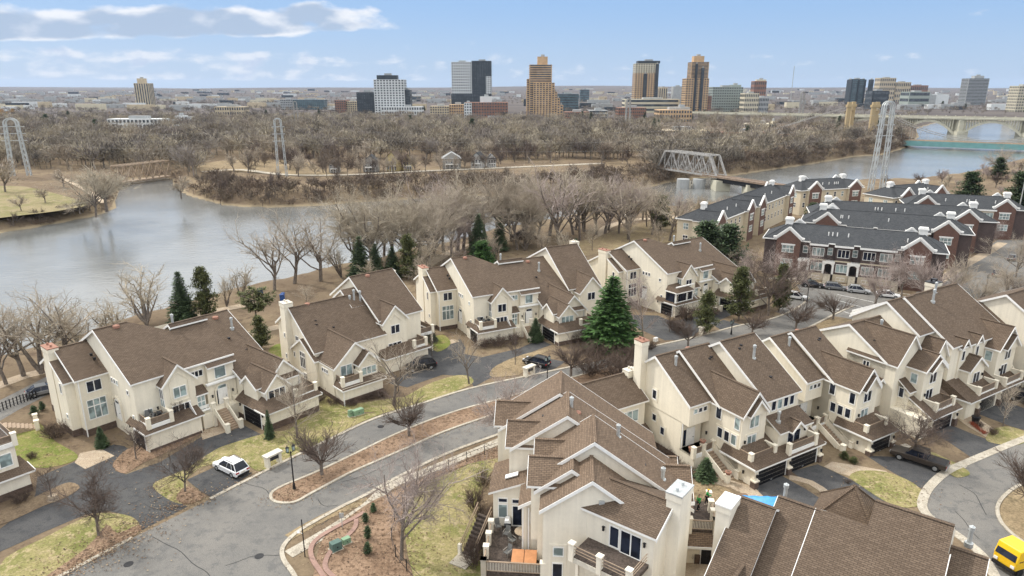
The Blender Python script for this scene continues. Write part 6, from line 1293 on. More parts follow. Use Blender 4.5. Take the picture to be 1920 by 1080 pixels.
for bx,by,ty,lb in ((180,405,290,'big pale rounded tree at the channel mouth beside the truss footbridge'),(200,395,300,'pale bare tree leaning over the channel mouth'),(40,395,360,'small bare tree on the left meadow'),(85,380,345,'bare tree in the middle of the left meadow'),(150,400,355,'bare tree by the meadow path'),(10,360,290,'bare tree at the left edge behind the pylon'),(120,350,310,'bare tree beyond the meadow path'),(1870,330,262,'big spreading bare tree on the right bank'),(340,372,325,'dark bare tree at the island point'),(560,330,285,'bare tree right of the island pylon')):
    x,y=P(bx,by,-1.4); tree('spread' if 'big' in lb else 'far',x,y,-1.5,hgt(bx,by,ty,-1.4),lb,leaf=TWIGT if 'pale' in lb else TWIG,wide=1.15,group='bare trees on the far banks')
# the rest of the woods reads as one mass: thousands of small trees in one object
def mass(name,spots,kinds,mats,dens_h):
    """spots: list of (x,y,h,matindex); trunk and twigs merged"""
    Vs,Fs,Ms=[],[],[]; off=0; rg=np.random.RandomState(3)
    for x,y,h,mi in spots:
        v,f=kinds[rg.randint(len(kinds))]; a=rg.uniform(0,6.28); c,s_=math.cos(a),math.sin(a); wd=rg.uniform(.9,1.3)
        q=np.empty_like(v); q[:,0]=(v[:,0]*c-v[:,1]*s_)*h*wd+x; q[:,1]=(v[:,0]*s_+v[:,1]*c)*h*wd+y; q[:,2]=v[:,2]*h+zs[(x,y)]-.2
        Vs.append(q); Fs.append(f+off); Ms.append(np.full(len(f),mi)); off+=len(v)
    return tag(meshobj(name,npmesh(name,np.vstack(Vs),np.vstack(Fs),mats,np.concatenate(Ms))),kind='stuff')
def farkind(seed,ntw,wtw):
    R=np.random.RandomState(seed); V=[];F=[]
    def quad(p,d,L,w):
        d=d/np.linalg.norm(d); x=np.cross(d,R.randn(3)); x/=np.linalg.norm(x); b=len(V); V.extend([p-x*w,p+x*w,p+d*L+x*w*.35,p+d*L-x*w*.35]); F.append((b,b+1,b+2,b+3))
    quad(np.zeros(3),np.array([.02,0,1.]),.5,.028)
    lobes=[np.array([R.uniform(-.3,.3),R.uniform(-.3,.3),R.uniform(.45,.8)]) for _ in range(7)]
    for l in lobes: quad(np.array([0,0,.3]),l-np.array([0,0,.3]),np.linalg.norm(l-np.array([0,0,.3])),.014)
    for _ in range(ntw):
        l=lobes[R.randint(7)]; p=l+R.randn(3)*np.array([.11,.11,.09]); d=np.array([p[0]*1.5+R.randn()*.35,p[1]*1.5+R.randn()*.35,.7+R.randn()*.35]); quad(p,d,R.uniform(.08,.2),wtw)
    return np.array(V),np.array(F)
spots=[]; zs={}
bld=[(o.location.x,o.location.y) for o in COL.objects if o.type=='EMPTY' and o.get('category') in('building','tower')]
bx_=np.array([[P_[0],P_[1]] for P_ in bld])
rg=random.Random(21); cand=[]
for _ in range(15000):
    t=rg.random(); Y=330*math.exp(t*math.log(5600/330)); X=rg.uniform(-1.0,1.0)*Y*.95; cand.append((X,Y))
ca=np.array(cand); dd=wdist(ca[:,0],ca[:,1]); zl=land(ca[:,0],ca[:,1]); pxs=960+FPX*ca[:,0]/(ca[:,1]*cP+(CH-zl)*sP)
def screen_y(Y,z=0): return 540+FPX*((CH-z)*cP-Y*sP)/(Y*cP+(CH-z)*sP)
for (X,Y),d_,z_,px in zip(cand,dd,zl,pxs):
    if d_<6 or px<-260 or px>2200: continue
    py=screen_y(Y,z_)
    if Y<np.interp(X,nx,ny)+10: continue
    if 300<py and 380<px<1230 and Y<470: continue        # kept open round the old houses
    if px<230 and py>318: continue                       # left meadow
    if px>1395 and py>300: continue
    if 372<px<625 and py>299: continue
    # clearings in front of the far buildings that the view shows down to their lower floors
    if 800<px<1000 and 196<py<226: continue
    if 985<px<1060 and 206<py<226: continue
    if 660<px<800 and 196<py<214: continue
    if 1160<px<1300 and 186<py<232: continue
    if 1230<px<1500 and 238<py<276 and rg.random()<.75: continue
    if px>1420 and 208<py<262 and rg.random()<.7: continue
    if 195<px<305 and 236<py<256: continue
    if px>1050 and py<200 and rg.random()<.5: continue
    if Y>2600 and rg.random()<.2: continue
    h=rg.uniform(9,17)*(1.0 if Y<700 else (.8 if Y<950 else .62)); zs[(X,Y)]=z_; mi=rg.choice([0,0,1,1,2,3,4]) if Y<1100 else rg.choice([0,3,3,4,4,2]); spots.append((X,Y,h,mi))
FT=[plain('far_twigs_grey',(.235,.205,.165),.95,var=.3,scale=.05),plain('far_twigs_tan',(.31,.27,.20),.95,var=.3,scale=.05),plain('far_twigs_brown',(.205,.17,.13),.95,var=.3,scale=.05),plain('far_twigs_violet',(.19,.165,.15),.95,var=.3,scale=.04),plain('far_twigs_dark',(.11,.094,.08),.95,var=.3,scale=.04)]
near_s=[s_ for s_ in spots if s_[1]<900]; far_s=[s_ for s_ in spots if s_[1]>=900]
mass('woodland',near_s,[farkind(k,200,.012) for k in range(6)],FT,1); mass('distant_woodland',far_s,[farkind(k+20,80,.021) for k in range(6)],FT,1)
# brush on the banks and dark evergreens scattered through the far woods
br=[]
for _ in range(24000):
    if rg.random()<.6: X=rg.uniform(-330,260); Y=rg.uniform(200,470)
    else: X=rg.uniform(150,420); Y=rg.uniform(330,640)
    br.append((X,Y))
ba=np.array(br); db=wdist(ba[:,0],ba[:,1]); zb_=land(ba[:,0],ba[:,1]); sb=[]
for (X,Y),d_,z_ in zip(br,db,zb_):
    if Y<np.interp(X,nx,ny)+6: continue
    if not 1.0<d_<(24 if X<230 else 16): continue
    if X<-150 and (d_>6 or rg.random()<.4): continue
    zs[(X,Y)]=z_; sb.append((X,Y,rg.uniform(3.2,6.6) if X>-150 else rg.uniform(2,3.6),rg.choice([0,1,1,2])))
mass('bank_brush',sb,[farkind(k+40,75,.026) for k in range(5)],[TWG,plain('brush_brown',(.135,.10,.075),.95,var=.35,scale=.2),plain('brush_tan',(.18,.14,.10),.95,var=.3,scale=.2)],1)
nb_=[]
for _ in range(2600):
    X=rg.uniform(-260,260); Y=rg.uniform(90,330); nb_.append((X,Y))
na_=np.array(nb_); dn=wdist(na_[:,0],na_[:,1]); zn=land(na_[:,0],na_[:,1]); sn=[]
for (X,Y),d_,z_ in zip(nb_,dn,zn):
    if Y>np.interp(X,nx,ny)+2 or not .8<d_<9: continue
    zs[(X,Y)]=z_; sn.append((X,Y,rg.uniform(1.6,4.2),rg.choice([0,1,2])))
mass('bank_brush',sn,[farkind(k+60,90,.012) for k in range(5)],[TWG,MATS['brush_brown'],MATS['brush_tan']],1)
for k in range(38):
    px=rg.uniform(0,1900); py=rg.uniform(200,262); X,Y=P(px,py,0); d_=wdist(np.array([X]),np.array([Y]))[0]
    if d_<15: continue
    o=meshobj('conifer',monomesh('spruce' if k%2 else 'pine',k%2,BARK,NEED),None,(X,Y,zland(X,Y)),(0,0,k)); h=rg.uniform(10,15); o.scale=(h*1.2,h*1.2,h); tag(o,'small dark evergreen scattered through the far bare woods','tree','dark evergreens in the far woods')
for px,py,w_ in ((8,222,26),(208,216,10),(22,216,18)):
    X,Y=P(px,py,0); o=meshobj('willow',monomesh('far',1,BARK,plain('yellow_twigs_%d'%px,(.42,.25,.06),.9) ),None,(X,Y,0),(0,0,px)); s_=w_*(Y*cP)/FPX; o.scale=(s_,s_,s_*.8); tag(o,{8:'orange willow at the left edge of the far woods',208:'small yellow willow beside the white modern house row',22:'orange willow a little right of the left edge'}[px],'tree')
# ---------------------------------------------------------------- vehicles
TYRE=plain('tyre_rubber',(.015,.015,.015),.9,var=.1); RIM=plain('alloy',(.45,.46,.47),.35,.7,var=.1); LAMPW=plain('headlamp',(.75,.76,.78),.2,var=.02); LAMPR=plain('tail_lamp',(.30,.012,.012),.25,var=.1)
PAINT={}
def paint(n,c,r=.28):
    if n not in PAINT: PAINT[n]=plain('paint_'+n,c,r,var=.03,spec=.5); 
    return PAINT[n]
def weld(me,bev=.0):
    bm=bmesh.new(); bm.from_mesh(me); bmesh.ops.remove_doubles(bm,verts=bm.verts,dist=.0005); bmesh.ops.recalc_face_normals(bm,faces=bm.faces); bm.to_mesh(me); bm.free(); return me
def bevel(o,w_,seg=2):
    m=o.modifiers.new('bevel','BEVEL'); m.width=w_; m.segments=seg; m.limit_method='ANGLE'; m.angle_limit=math.radians(25); return o
def car(label,x,y,head,kind='suv',col=('white',(.78,.78,.78)),L=4.6,W=1.86,H=1.62,z=.02,group=None,name='parked_car'):
    r=empty(name,(x,y,z),math.radians(head),label,'car',group); pm=paint(*col); rf,rb={'suv':(.04,-.35),'sedan':(.05,-.24),'wagon':(.05,-.42)}[kind]; bz=H*.56
    prof=[(.49,.30),(.5,.52),(.49,.70),(.455,bz*.83),(.38,bz*.92),(.25,bz*.985),(-.46,bz*1.04),(-.49,bz*.92),(-.5,.6),(-.49,.32)]
    m=MB(); hw=W/2; rings=[]
    for yy,sc in ((-hw,.955),(-hw*.86,1),(hw*.86,1),(hw,.955)): rings.append([(px*L*sc,yy,.34+(pz-.34)*(1 if abs(yy)<hw*.9 else .93)) for px,pz in prof])
    for a,b_ in zip(rings,rings[1:]):
        for i in range(len(prof)): j=(i+1)%len(prof); m.poly([a[i],a[j],b_[j],b_[i]])
    m.poly(rings[0][::-1]); m.poly(rings[-1]); me=weld(m.mesh('body',pm)); bevel(meshobj('body',me,r),.05)
    b0=[(.27*L,hw*.9),(.27*L,-hw*.9),(-.475*L,-hw*.9),(-.475*L,hw*.9)]; t0=[(rf*L,hw*.7),(rf*L,-hw*.7),(rb*L,-hw*.7),(rb*L,hw*.7)]; zb,zt=bz*.97,H
    m=MB(); B=[(a,b,zb) for a,b in b0]; Tq=[(a,b,zt) for a,b in t0]; m.poly(Tq); 
    m.prism([(a*1.0,b*.96,zt+.001) for a,b in t0],(0,0,.045))
    for i in (0,1,2,3):
        m.bar(B[i],Tq[i],.07,.07)
    for s_,(i,j) in ((1,(0,3)),(-1,(1,2))):
        for f in ((.46,.78) if kind!='sedan' else (.5,)): m.bar(Vector(B[i]).lerp(Vector(B[j]),f),Vector(Tq[i]).lerp(Vector(Tq[j]),f*.92),.05,.04)
        m.bar(Tq[i],Tq[j],.07,.07)
    m.build('roof',pm,r); g=MB()
    for i in range(4): j=(i+1)%4; g.poly([B[i],B[j],Tq[j],Tq[i]])
    g.build('window_glass',GLASS,r)
    if kind!='sedan':
        m=MB()
        for s_ in (-1,1): m.bar((rf*L-.2,s_*hw*.6,zt+.1),(rb*L+.3,s_*hw*.6,zt+.1),.04,.04)
        m.build('roof_rack',DARK,r)
    for sx in (.305,-.30):
        for sy in (-1,1):
            t=MB(); k=16; A=[]; 
            for yy in (-.11,.11): A.append([(.345*math.cos(2*math.pi*i/k),yy,.345*math.sin(2*math.pi*i/k)) for i in range(k)])
            for i in range(k): j=(i+1)%k; t.poly([A[0][i],A[0][j],A[1][j],A[1][i]])
            t.poly(A[0][::-1]); t.poly(A[1]); o=t.build('wheel',TYRE,r,(sx*L,sy*(hw-.10),.345)); q=MB(); yy=.115*sy
            q.poly([(.21*math.cos(2*math.pi*i/12),yy,.21*math.sin(2*math.pi*i/12)) for i in range(12)]); 
            for i in range(5): a=2*math.pi*i/5; q.bar((0,yy*1.02,0),(.2*math.cos(a),yy*1.02,.2*math.sin(a)),.05,.02)
            q.build('rim',RIM,o)
    for sy in (-1,1):
        m=MB(); m.box((.455*L,sy*hw*.62-.22,.64),(.492*L,sy*hw*.62+.22,.76)); m.build('headlight',LAMPW,r)
        m=MB(); m.box((-.502*L,sy*hw*.72-.16,bz*.74),(-.475*L,sy*hw*.72+.2,bz*.92)); m.build('tail_light',LAMPR,r)
        m=MB(); m.box((.2*L-.08,sy*(hw+.02)-.1,bz*.98),(.2*L+.1,sy*(hw+.02)+.1,bz*1.12)); m.build('mirror',pm,r)
    m=MB(); m.box((-.507*L,-.26,.62),(-.495*L,.26,.76)); m.build('number_plate',CAPC,r)
    m=MB(); m.box((.49*L,-hw*.8,.36),(.512*L,hw*.8,.5)).box((-.512*L,-hw*.8,.36),(-.49*L,hw*.8,.52)); m.build('bumper',DARK,r); return r
CG='cars parked along the street'
def cpx(label,px,py,head,**k): x,y=P(px,py); return car(label,x,y,head,**k)
BLK=('black',(.012,.012,.014)); SIL=('silver',(.36,.37,.38),.3); GRY=('grey',(.16,.165,.17),.3); WHT=('white',(.78,.78,.78))
cpx('white suv parked on the lower left parking pad',434,883,146,col=WHT)
cpx('black suv at the garage of the second block',788,692,206,col=BLK,L=5.0,H=1.85)
cpx('small black car parked beside the cream letterbox kiosk',1006,684,146,kind='wagon',col=BLK,L=4.4,H=1.5)
for a,k in ((('black sedan, leftmost of the parked row before the front brick terrace',1523,538,-21),dict(kind='sedan',col=BLK,L=4.8,H=1.45)),(('dark grey wagon, second from the left of the parked row',1567,543,-21),dict(kind='wagon',col=GRY,L=4.7,H=1.5)),(('silver suv, third from the left of the parked row',1609,549,-24),dict(col=SIL,H=1.6)),(('white sedan, rightmost of the parked row',1664,557,-24),dict(kind='sedan',col=WHT,H=1.45)),
  (('pale car half hidden by the large brown tree at the road end',1492,560,-30),dict(kind='sedan',col=WHT,H=1.45)),(('purplish grey car on the side street at right',1897,487,50),dict(kind='sedan',col=GRY,H=1.45)),(('dark suv on the side street at right',1869,517,50),dict(col=BLK)),(('dark car behind the westernmost block on the river road',85,738,40),dict(kind='sedan',col=GRY,H=1.45)),
  (('dark car cut off by the right edge near the open garage',1926,756,-62),dict(kind='wagon',col=BLK))): cpx(*a,group=CG,**k)
# pickup truck
x,y=P(1722,868); r=empty('pickup_truck',(x,y,.02),math.radians(136),'dark pickup truck on the driveway behind the broad tangled tree','truck'); pm=paint('truck',(.035,.027,.022),.4); m=MB()
m.prism([(2.9,-.95,.45),(2.9,-.95,.95),(1.3,-.95,1.08),(-2.9,-.95,1.08),(-2.9,-.95,.45)],(0,1.9,0)); bevel(meshobj('body',weld(m.mesh('body',pm)),r),.06)
m=MB(); m.prism([(1.4,-.88,1.05),(.75,-.78,1.78),(-.75,-.78,1.78),(-.95,-.88,1.05)],(0,1.7,0)); m.build('window_glass',GLASS,r); m=MB(); m.box((-.8,-.82,1.72),(.8,.82,1.84)); 
for sy in (-.84,.84): m.bar((.0,sy,1.05),(0,sy,1.75),.12,.06); m.bar((-.85,sy,1.05),(-.75,sy,1.75),.12,.06)
m.build('cab_roof',pm,r); m=MB(); m.box((-2.8,-.85,1.09),(-1.0,.85,1.12)); m.build('bed_cover',DARK,r)
for sx in (1.85,-1.85):
    for sy in (-1,1):
        t=MB(); k=14; A=[[(.40*math.cos(2*math.pi*i/k),yy,.40*math.sin(2*math.pi*i/k)) for i in range(k)] for yy in (-.13,.13)]
        for i in range(k): j=(i+1)%k; t.poly([A[0][i],A[0][j],A[1][j],A[1][i]])
        t.poly(A[0][::-1]); t.poly(A[1]); o=t.build('wheel',TYRE,r,(sx,sy*.86,.4)); q=MB(); q.poly([(.24*math.cos(2*math.pi*i/12),.135*sy,.24*math.sin(2*math.pi*i/12)) for i in range(12)]); q.build('rim',RIM,o)
for sy in (-.75,.75): m=MB(); m.box((-2.93,sy-.12,.7),(-2.88,sy+.12,1.0)); m.build('tail_light',LAMPR,r); m=MB(); m.box((2.88,sy-.15,.72),(2.93,sy+.15,.9)); m.build('headlight',LAMPW,r)
m=MB(); m.box((-2.98,-.9,.45),(-2.9,.9,.6)); m.build('bumper',RIM,r)
# yellow lorry
x,y=P(1893,1068); r=empty('lorry',(x,y,.02),math.radians(200),'yellow cab lorry with a dark windscreen at the lower right corner','truck'); YP=paint('yellow',(.80,.50,.015),.35); m=MB()
m.prism([(1.0,-1.05,.75),(1.05,-1.05,1.6),(.75,-1.0,2.75),(-.95,-1.0,2.8),(-.95,-1.05,.75)],(0,2.1,0)); bevel(meshobj('cab',weld(m.mesh('cab',YP)),r),.12,3)
m=MB(); m.poly([(1.075,-.92,1.62),(1.075,.92,1.62),(.80,.86,2.5),(.80,-.86,2.5)]); m.poly([(.75,-1.075,1.6),(.55,-1.04,2.4),(-.4,-1.04,2.4),(-.4,-1.075,1.6)]); m.poly([(.75,1.075,1.6),(.55,1.04,2.4),(-.4,1.04,2.4),(-.4,1.075,1.6)]); m.build('windscreen',GLASS,r)
m=MB(); m.box((1.02,-1.0,.5),(1.15,1.0,.8)); m.build('bumper',DARK,r); m=MB(); m.box((-5.2,-1.05,.8),(-1.05,1.05,1.0)).box((-5.2,-1.1,1.0),(-5.1,1.1,1.7)).box((-1.15,-1.1,1.0),(-1.05,1.1,2.2)); m.build('load_bed',DARK,r)
for sx in (.3,-4.0):
    for sy in (-1,1):
        t=MB(); k=14; A=[[(.42*math.cos(2*math.pi*i/k),yy,.42*math.sin(2*math.pi*i/k)) for i in range(k)] for yy in (-.14,.14)]
        for i in range(k): j=(i+1)%k; t.poly([A[0][i],A[0][j],A[1][j],A[1][i]])
        t.poly(A[0][::-1]); t.poly(A[1]); t.build('wheel',TYRE,r,(sx,sy*.92,.42))
for sy in (-.75,.75): m=MB(); m.box((1.03,sy-.16,.95),(1.1,sy+.16,1.2)); m.build('headlight',LAMPW,r)
xx=tree('shrub',x+2.8,y+1.0,1.0,1.9,'heap of cut purple brown brushwood on the yellow lorry','brush_heap','brushwood',leaf=TWIGP); xx.scale=(1.9,1.5,1.5)
# ---------------------------------------------------------------- street furniture
LG='black lantern posts'
def lamp_post(label,px,by,ty,group=LG):
    x,y=P(px,by); h=hgt(px,by,ty); r=empty('street_lamp',(x,y,.1),math.radians(40),label,'street lamp',group); m=MB()
    m.cyl((0,0),.19,-.1,.5,12,r1=.13).cyl((0,0),.13,.5,.62,12,r1=.16).cyl((0,0),.085,.62,h-.75,10,r1=.065); m.build('post',IRON,r)
    for sx in (-.34,.34):
        m=MB(); m.bar((0,0,h-.95),(sx,0,h-.78),.06,.06); m.cyl((sx,0),.1,h-.8,h-.70,8,r1=.17).cyl((sx,0),.21,h-.22,h-.05,8,r1=.05).cyl((sx,0),.03,h-.05,h+.08,6); 
        for i in range(4): a=math.pi/4+i*math.pi/2; m.bar((sx+.15*math.cos(a),.15*math.sin(a),h-.70),(sx+.18*math.cos(a),.18*math.sin(a),h-.22),.025,.025)
        o=m.build('lantern',IRON,r); g=MB(); g.cyl((sx,0),.12,h-.70,h-.22,8,r1=.16); g.build('lantern_glass',GLASSL,o)
for a in (('nearest black double lantern post at the tip of the median',552,918,836),('black lantern post beside the small black car',1026,722,668),('black lantern post on the kerb below the porch garage',1371,627,600),('black lantern post at the cross street corner by the parked cars',1513,566,522),('black lantern post among the trees at the far right street',1845,560,515)): lamp_post(*a)
def post(name,label,px,by,ty,w_,mat,cat,extra=None):
    x,y=P(px,by); h=hgt(px,by,ty); r=empty(name,(x,y,0),0,label,cat); m=MB(); m.cyl((0,0),w_,-.1,h,8); m.build('post',mat,r)
    if extra: extra(r,h)
    return r
def sgn(r,h): m=MB(); m.box((-.22,-.03,h-.55),(.22,.03,h)); m.build('sign_plate',GALV,r)
post('lamp_pole','thin black pole with a small white globe at the sidewalk corner',572,1044,974,.055,IRON,'pole',lambda r,h:(lambda m:(m.cyl((-.35,0),.16,h*.66,h*.66+.16,10,r1=.04),m.bar((-.3,0,h*.66),(0,0,h*.62),.04,.04),m.build('globe',TRIM,r)))(MB()))
post('sign_post','small sign on a post beside the corner sidewalk',642,990,962,.04,GALV,'sign',sgn)
post('sign_post','thin sign post by the cross street',1503,575,540,.04,GALV,'sign',sgn)
post('light_mast','tall pale street light mast by the rear brick terrace at right',1908,405,318,.16,GALV,'mast',lambda r,h:(lambda m:(m.bar((0,0,h),(-1.6,0,h+.3),.14,.1),m.build('lamp_head',GALV,r)))(MB()))
def kiosk(label,px,by,rz):
    x,y=P(px,by); r=empty('letterbox_kiosk',(x,y,.03),math.radians(rz),label,'letterbox','cream letterbox kiosks'); m=MB(); m.box((-.95,-.35,0),(-.6,.35,1.35)).box((.6,-.35,0),(.95,.35,1.35)); m.build('pillar',STUC,r); m=MB(); m.box((-1.1,-.48,1.35),(1.1,.48,1.55)); m.build('cap',CAPC,r)
    m=MB(); m.box((-.6,-.25,.75),(.6,.28,1.3)); o=m.build('letterbox',DARK,r); f=MB()
    for i in range(4): f.box((-.56+i*.29,-.275,.8),(-.31+i*.29,-.25,1.25))
    f.build('flap',GRY_M,o)
GRY_M=plain('dark_grey_paint',(.05,.05,.05),.5)
kiosk('cream letterbox kiosk on the lawn right of the white suv',513,872,54); kiosk('cream letterbox kiosk left of the small black car',992,704,46); kiosk('cream letterbox kiosk by the porch garage driveway',1319,627,38)
GBX=plain('utility_green',(.20,.31,.20),.6,var=.1); TBX=plain('utility_teal',(.085,.14,.12),.6,var=.1)
def ubox(label,px,by,a,b_,h,mat,name='utility_box',rz=40):
    x,y=P(px,by); r=empty(name,(x,y,.03),math.radians(rz),label,'utility box'); m=MB(); m.prism([(-a/2,-b_/2,0),(-a/2,b_/2,0),(-a/2,b_/2,h*.9),(-a/2,-b_/2,h)],(a,0,0)); bevel(meshobj('cabinet',weld(m.mesh('cabinet',mat)),r),.05); m=MB(); m.box((-a/2-.1,-b_/2-.1,-.05),(a/2+.1,b_/2+.1,.05)); m.build('plinth',CONC,r); m=MB(); m.box((-.05,-b_/2-.03,h*.4),(.05,-b_/2,h*.55)); m.build('handle',DARK,r)
ubox('narrow green utility pedestal on the lawn below the second block',657,781,.5,.5,1.0,GBX); ubox('long pale green utility cabinet on the lawn below the second block',671,777,1.5,.8,.8,GBX); ubox('teal utility cabinet inside the curved brick edging',630,1030,1.0,.8,.9,TBX); ubox('small pale green utility cabinet beside the teal one',649,1018,.8,.6,.6,GBX); ubox('white utility cabinet in the bed below the porch garage',1229,640,.8,.5,.7,TRIM)
x,y=P(100,938); m=MB()
for k in range(7):
    a0,a1=2*math.pi*k/7,2*math.pi*(k+1)/7; m.poly([(.65*math.cos(a0),.5*math.sin(a0),0),(.65*math.cos(a1),.5*math.sin(a1),0),(.5*math.cos(a1),.4*math.sin(a1),.55+.1*(k%2)),(.5*math.cos(a0),.4*math.sin(a0),.5)])
m.poly([(.5*math.cos(2*math.pi*k/7),.4*math.sin(2*math.pi*k/7),.55) for k in range(7)]); tag(m.build('boulder',WALK,None,(x,y,.03)),'pale yellow boulder in the bed by the left edge house','boulder')
for px,py,lb in ((241,1058,'round manhole cover in the road at the lower left'),(486,1043,'round manhole cover in the road near the corner kerb'),(714,800,'small drain cover in the road beside the median')):
    x,y=P(px,py); m=MB(); m.cyl((0,0),.42,0,.012,20); m.cyl((0,0),.34,.012,.018,20); tag(m.build('manhole_cover',IRON if px!=714 else DARK,None,(x,y,.012)),lb,'manhole cover')
# black wire fence along the sidewalk
fp=smooth(G((945,842),(900,856),(850,878),(800,902),(768,930),(745,965),(735,1005),(742,1045),(775,1085),(810,1120)),6,False); fr=empty('wire_fence',(fp[0][0],fp[0][1],0),0,'black post and wire fence curving round the corner lawn','fence'); ox,oy=fp[0]; m=MB(); acc=0
for i,(a,b_) in enumerate(zip(fp,fp[1:])):
    for zz in (.3,1.1): m.bar((a[0]-ox,a[1]-oy,zz),(b_[0]-ox,b_[1]-oy,zz),.03,.03)
m.build('wire',IRON,fr); d=3
for a,b_ in zip(fp,fp[1:]):
    d+=math.hypot(b_[0]-a[0],b_[1]-a[1])
    if d>2.4: d=0; m=MB(); m.box((a[0]-ox-.04,a[1]-oy-.04,0),(a[0]-ox+.04,a[1]-oy+.04,1.35)); m.build('post',IRON,fr)
fp=G((0,772),(40,756),(75,745)); m=MB(); fr=empty('wire_fence',(*fp[0],0),0,'dark low fence along the river road behind the left lawn','fence'); ox,oy=fp[0]
for a,b_ in zip(fp,fp[1:]):
    for zz in (.3,.7,1.1): m.bar((a[0]-ox,a[1]-oy,zz),(b_[0]-ox,b_[1]-oy,zz),.04,.04)
    for k in range(6): t=k/6; px_,py_=a[0]+(b_[0]-a[0])*t-ox,a[1]+(b_[1]-a[1])*t-oy; m.box((px_-.05,py_-.05,0),(px_+.05,py_+.05,1.25))
m.build('fence_rails',IRON,fr)
# garden steps beyond the westernmost block
x,y=P(62,802); r=empty('garden_steps',(x,y,0),math.radians(128),'stone garden steps between two pillars at the corner of the westernmost block','steps'); m=MB()
for k in range(8): m.box((-.8+.0,-.4+k*.42,0),(.8,.02+k*.42,.16*(k+1)))
m.build('tread',WOODB,r)
for sx in (-1.1,1.1): m=MB(); m.box((sx-.25,-.7,0),(sx+.25,-.2,1.3)).box((sx-.3,-.75,1.3),(sx+.3,-.15,1.4)); m.build('pillar',STUC,r)
BLU=plain('blue_paint',(.025,.07,.22),.5)
x,y=P(489,556); m=MB(); m.box((-.55,-.05,.6),(.55,.05,1.9)).box((-.5,-.05,0),(-.4,.05,.6)).box((.4,-.05,0),(.5,.05,.6)); tag(m.build('notice_board',BLU,None,(x,y,0)),'small blue notice board beside the river trail','sign')
x,y=P(530,566); m=MB(); m.box((-.4,-.4,0),(.4,.4,1.6)).prism([(-.45,-.45,1.6),(.45,-.45,1.6),(.3,0,1.8),(-.3,0,1.8)],(0,.9,0)); tag(m.build('portable_cabin',BLU,None,(x,y,0)),'narrow dark blue cabin standing under the big bank trees','cabin')
x,y=P(985,462); r=empty('picnic_shelter',(x,y,0),.3,'small brown roofed picnic shelter in the riverside grove','shelter'); m=MB(); m.prism([(0,-3,4.4),(3.6,-3,2.5),(-3.6,-3,2.5)],(0,6,0)); m.build('roof',SHIN,r)
for sx in (-2.8,2.8):
    for sy in (-2.5,2.5): m=MB(); m.box((sx-.12,sy-.12,0),(sx+.12,sy+.12,2.6)); m.build('post',WOODB,r)
# ---------------------------------------------------------------- terrace furniture
def W_(root,p): return root.matrix_world@Vector(p)
bpy.context.view_layer.update()
MR=[o for o in COL.objects if o.get('label','').startswith('foreground corner')][0]
def mloc(u,v,z): return MR.matrix_world@Vector((u,-v,z))
ALU=plain('outdoor_aluminium',(.30,.28,.25),.5,.3); SLING=plain('grey_sling',(.13,.13,.125),.8); ORANGE=plain('orange_vinyl',(.47,.22,.10),.55,var=.12,scale=1.5)
def chair(label,p,rz,mat=SLING,s_=1.0,group='garden chairs on the deck'):
    r=empty('garden_chair',p,rz,label,'chair',group); m=MB(); m.box((-.25,-.25,.40),(.25,.25,.44)); m.build('seat',mat,r); m=MB(); m.prism([(-.24,.24,.44),(.24,.24,.44),(.22,.42,.98),(-.22,.42,.98)],(0,.03,0)); m.build('backrest',mat,r)
    for sx in (-.26,.26):
        for sy in (-.24,.24): m=MB(); m.bar((sx,sy,0),(sx,sy,.42),.035,.035); m.build('leg',ALU,r)
        m=MB(); m.bar((sx,-.24,.63),(sx,.3,.66),.05,.03); m.bar((sx,-.24,.42),(sx,-.24,.63),.03,.03); m.build('armrest',ALU,r)
    r.scale=(s_,)*3
for u,v,a,lb in ((5.9,-1.7,2.9,'garden chair behind the round deck table'),(4.9,-3.6,-1.9,'garden chair left of the round deck table'),(4.0,-3.0,-.7,'garden chair at the near left of the round table'),(3.9,-1.5,.6,'garden chair at the near right of the round table'),(2.3,-3.3,-2.2,'grey garden chair with its back to the deck rail by the orange cover'),(5.9,-4.5,-1.2,'dark garden chair beside the grill')): chair(lb,mloc(u,v,2.96),a+math.radians(85))
p=mloc(4.9,-2.2,2.96); r=empty('garden_table',p,0,'round stone topped table on the foreground deck','table'); m=MB(); m.cyl((0,0),.68,.70,.75,24); m.build('tabletop',WALK,r); m=MB(); m.cyl((0,0),.06,.05,.70,8).cyl((0,0),.3,0,.05,10); m.build('leg',ALU,r)
p=mloc(6.1,-3.6,2.96); r=empty('barbecue_grill',p,math.radians(85),'black barbecue grill with a white lid by the deck doors','grill'); m=MB(); m.box((-.35,-.3,.55),(.35,.3,.85)).box((-.75,-.28,.8),(-.37,.28,.84)).box((.37,-.28,.8),(.75,.28,.84)); m.build('firebox',DARK,r); m=MB(); m.prism([(-.36,-.3,.85),(-.36,.3,.85),(-.36,.24,1.1),(-.36,-.14,1.15)],(.72,0,0)); m.build('lid',TRIM,r); m=MB()
for sx in (-.3,.3):
    for sy in (-.25,.25): m.bar((sx,sy,0),(sx,sy,.56),.05,.05)
m.build('cart_leg',DARK,r)
p=mloc(1.35,-1.75,2.96); r=empty('hot_tub',p,math.radians(85-90),'hot tub under a folded orange cover on the foreground deck','hot tub'); m=MB(); m.box((-1.0,-.85,0),(1.0,.85,.7)); m.build('tub',WOODB,r)
for sx in (-1,1): m=MB(); m.prism([(sx*.02,-.92,.7),(sx*.02,.92,.7),(sx*1.07,.92,.7),(sx*1.07,-.92,.7)],(0,0,.13)); bevel(meshobj('cover',weld(m.mesh('cover',ORANGE)),r),.05)
AR=[o for o in COL.objects if o.get('label','').startswith('westernmost cream')][0]; CR=[o for o in COL.objects if o.get('label','').startswith('long cream')][0]
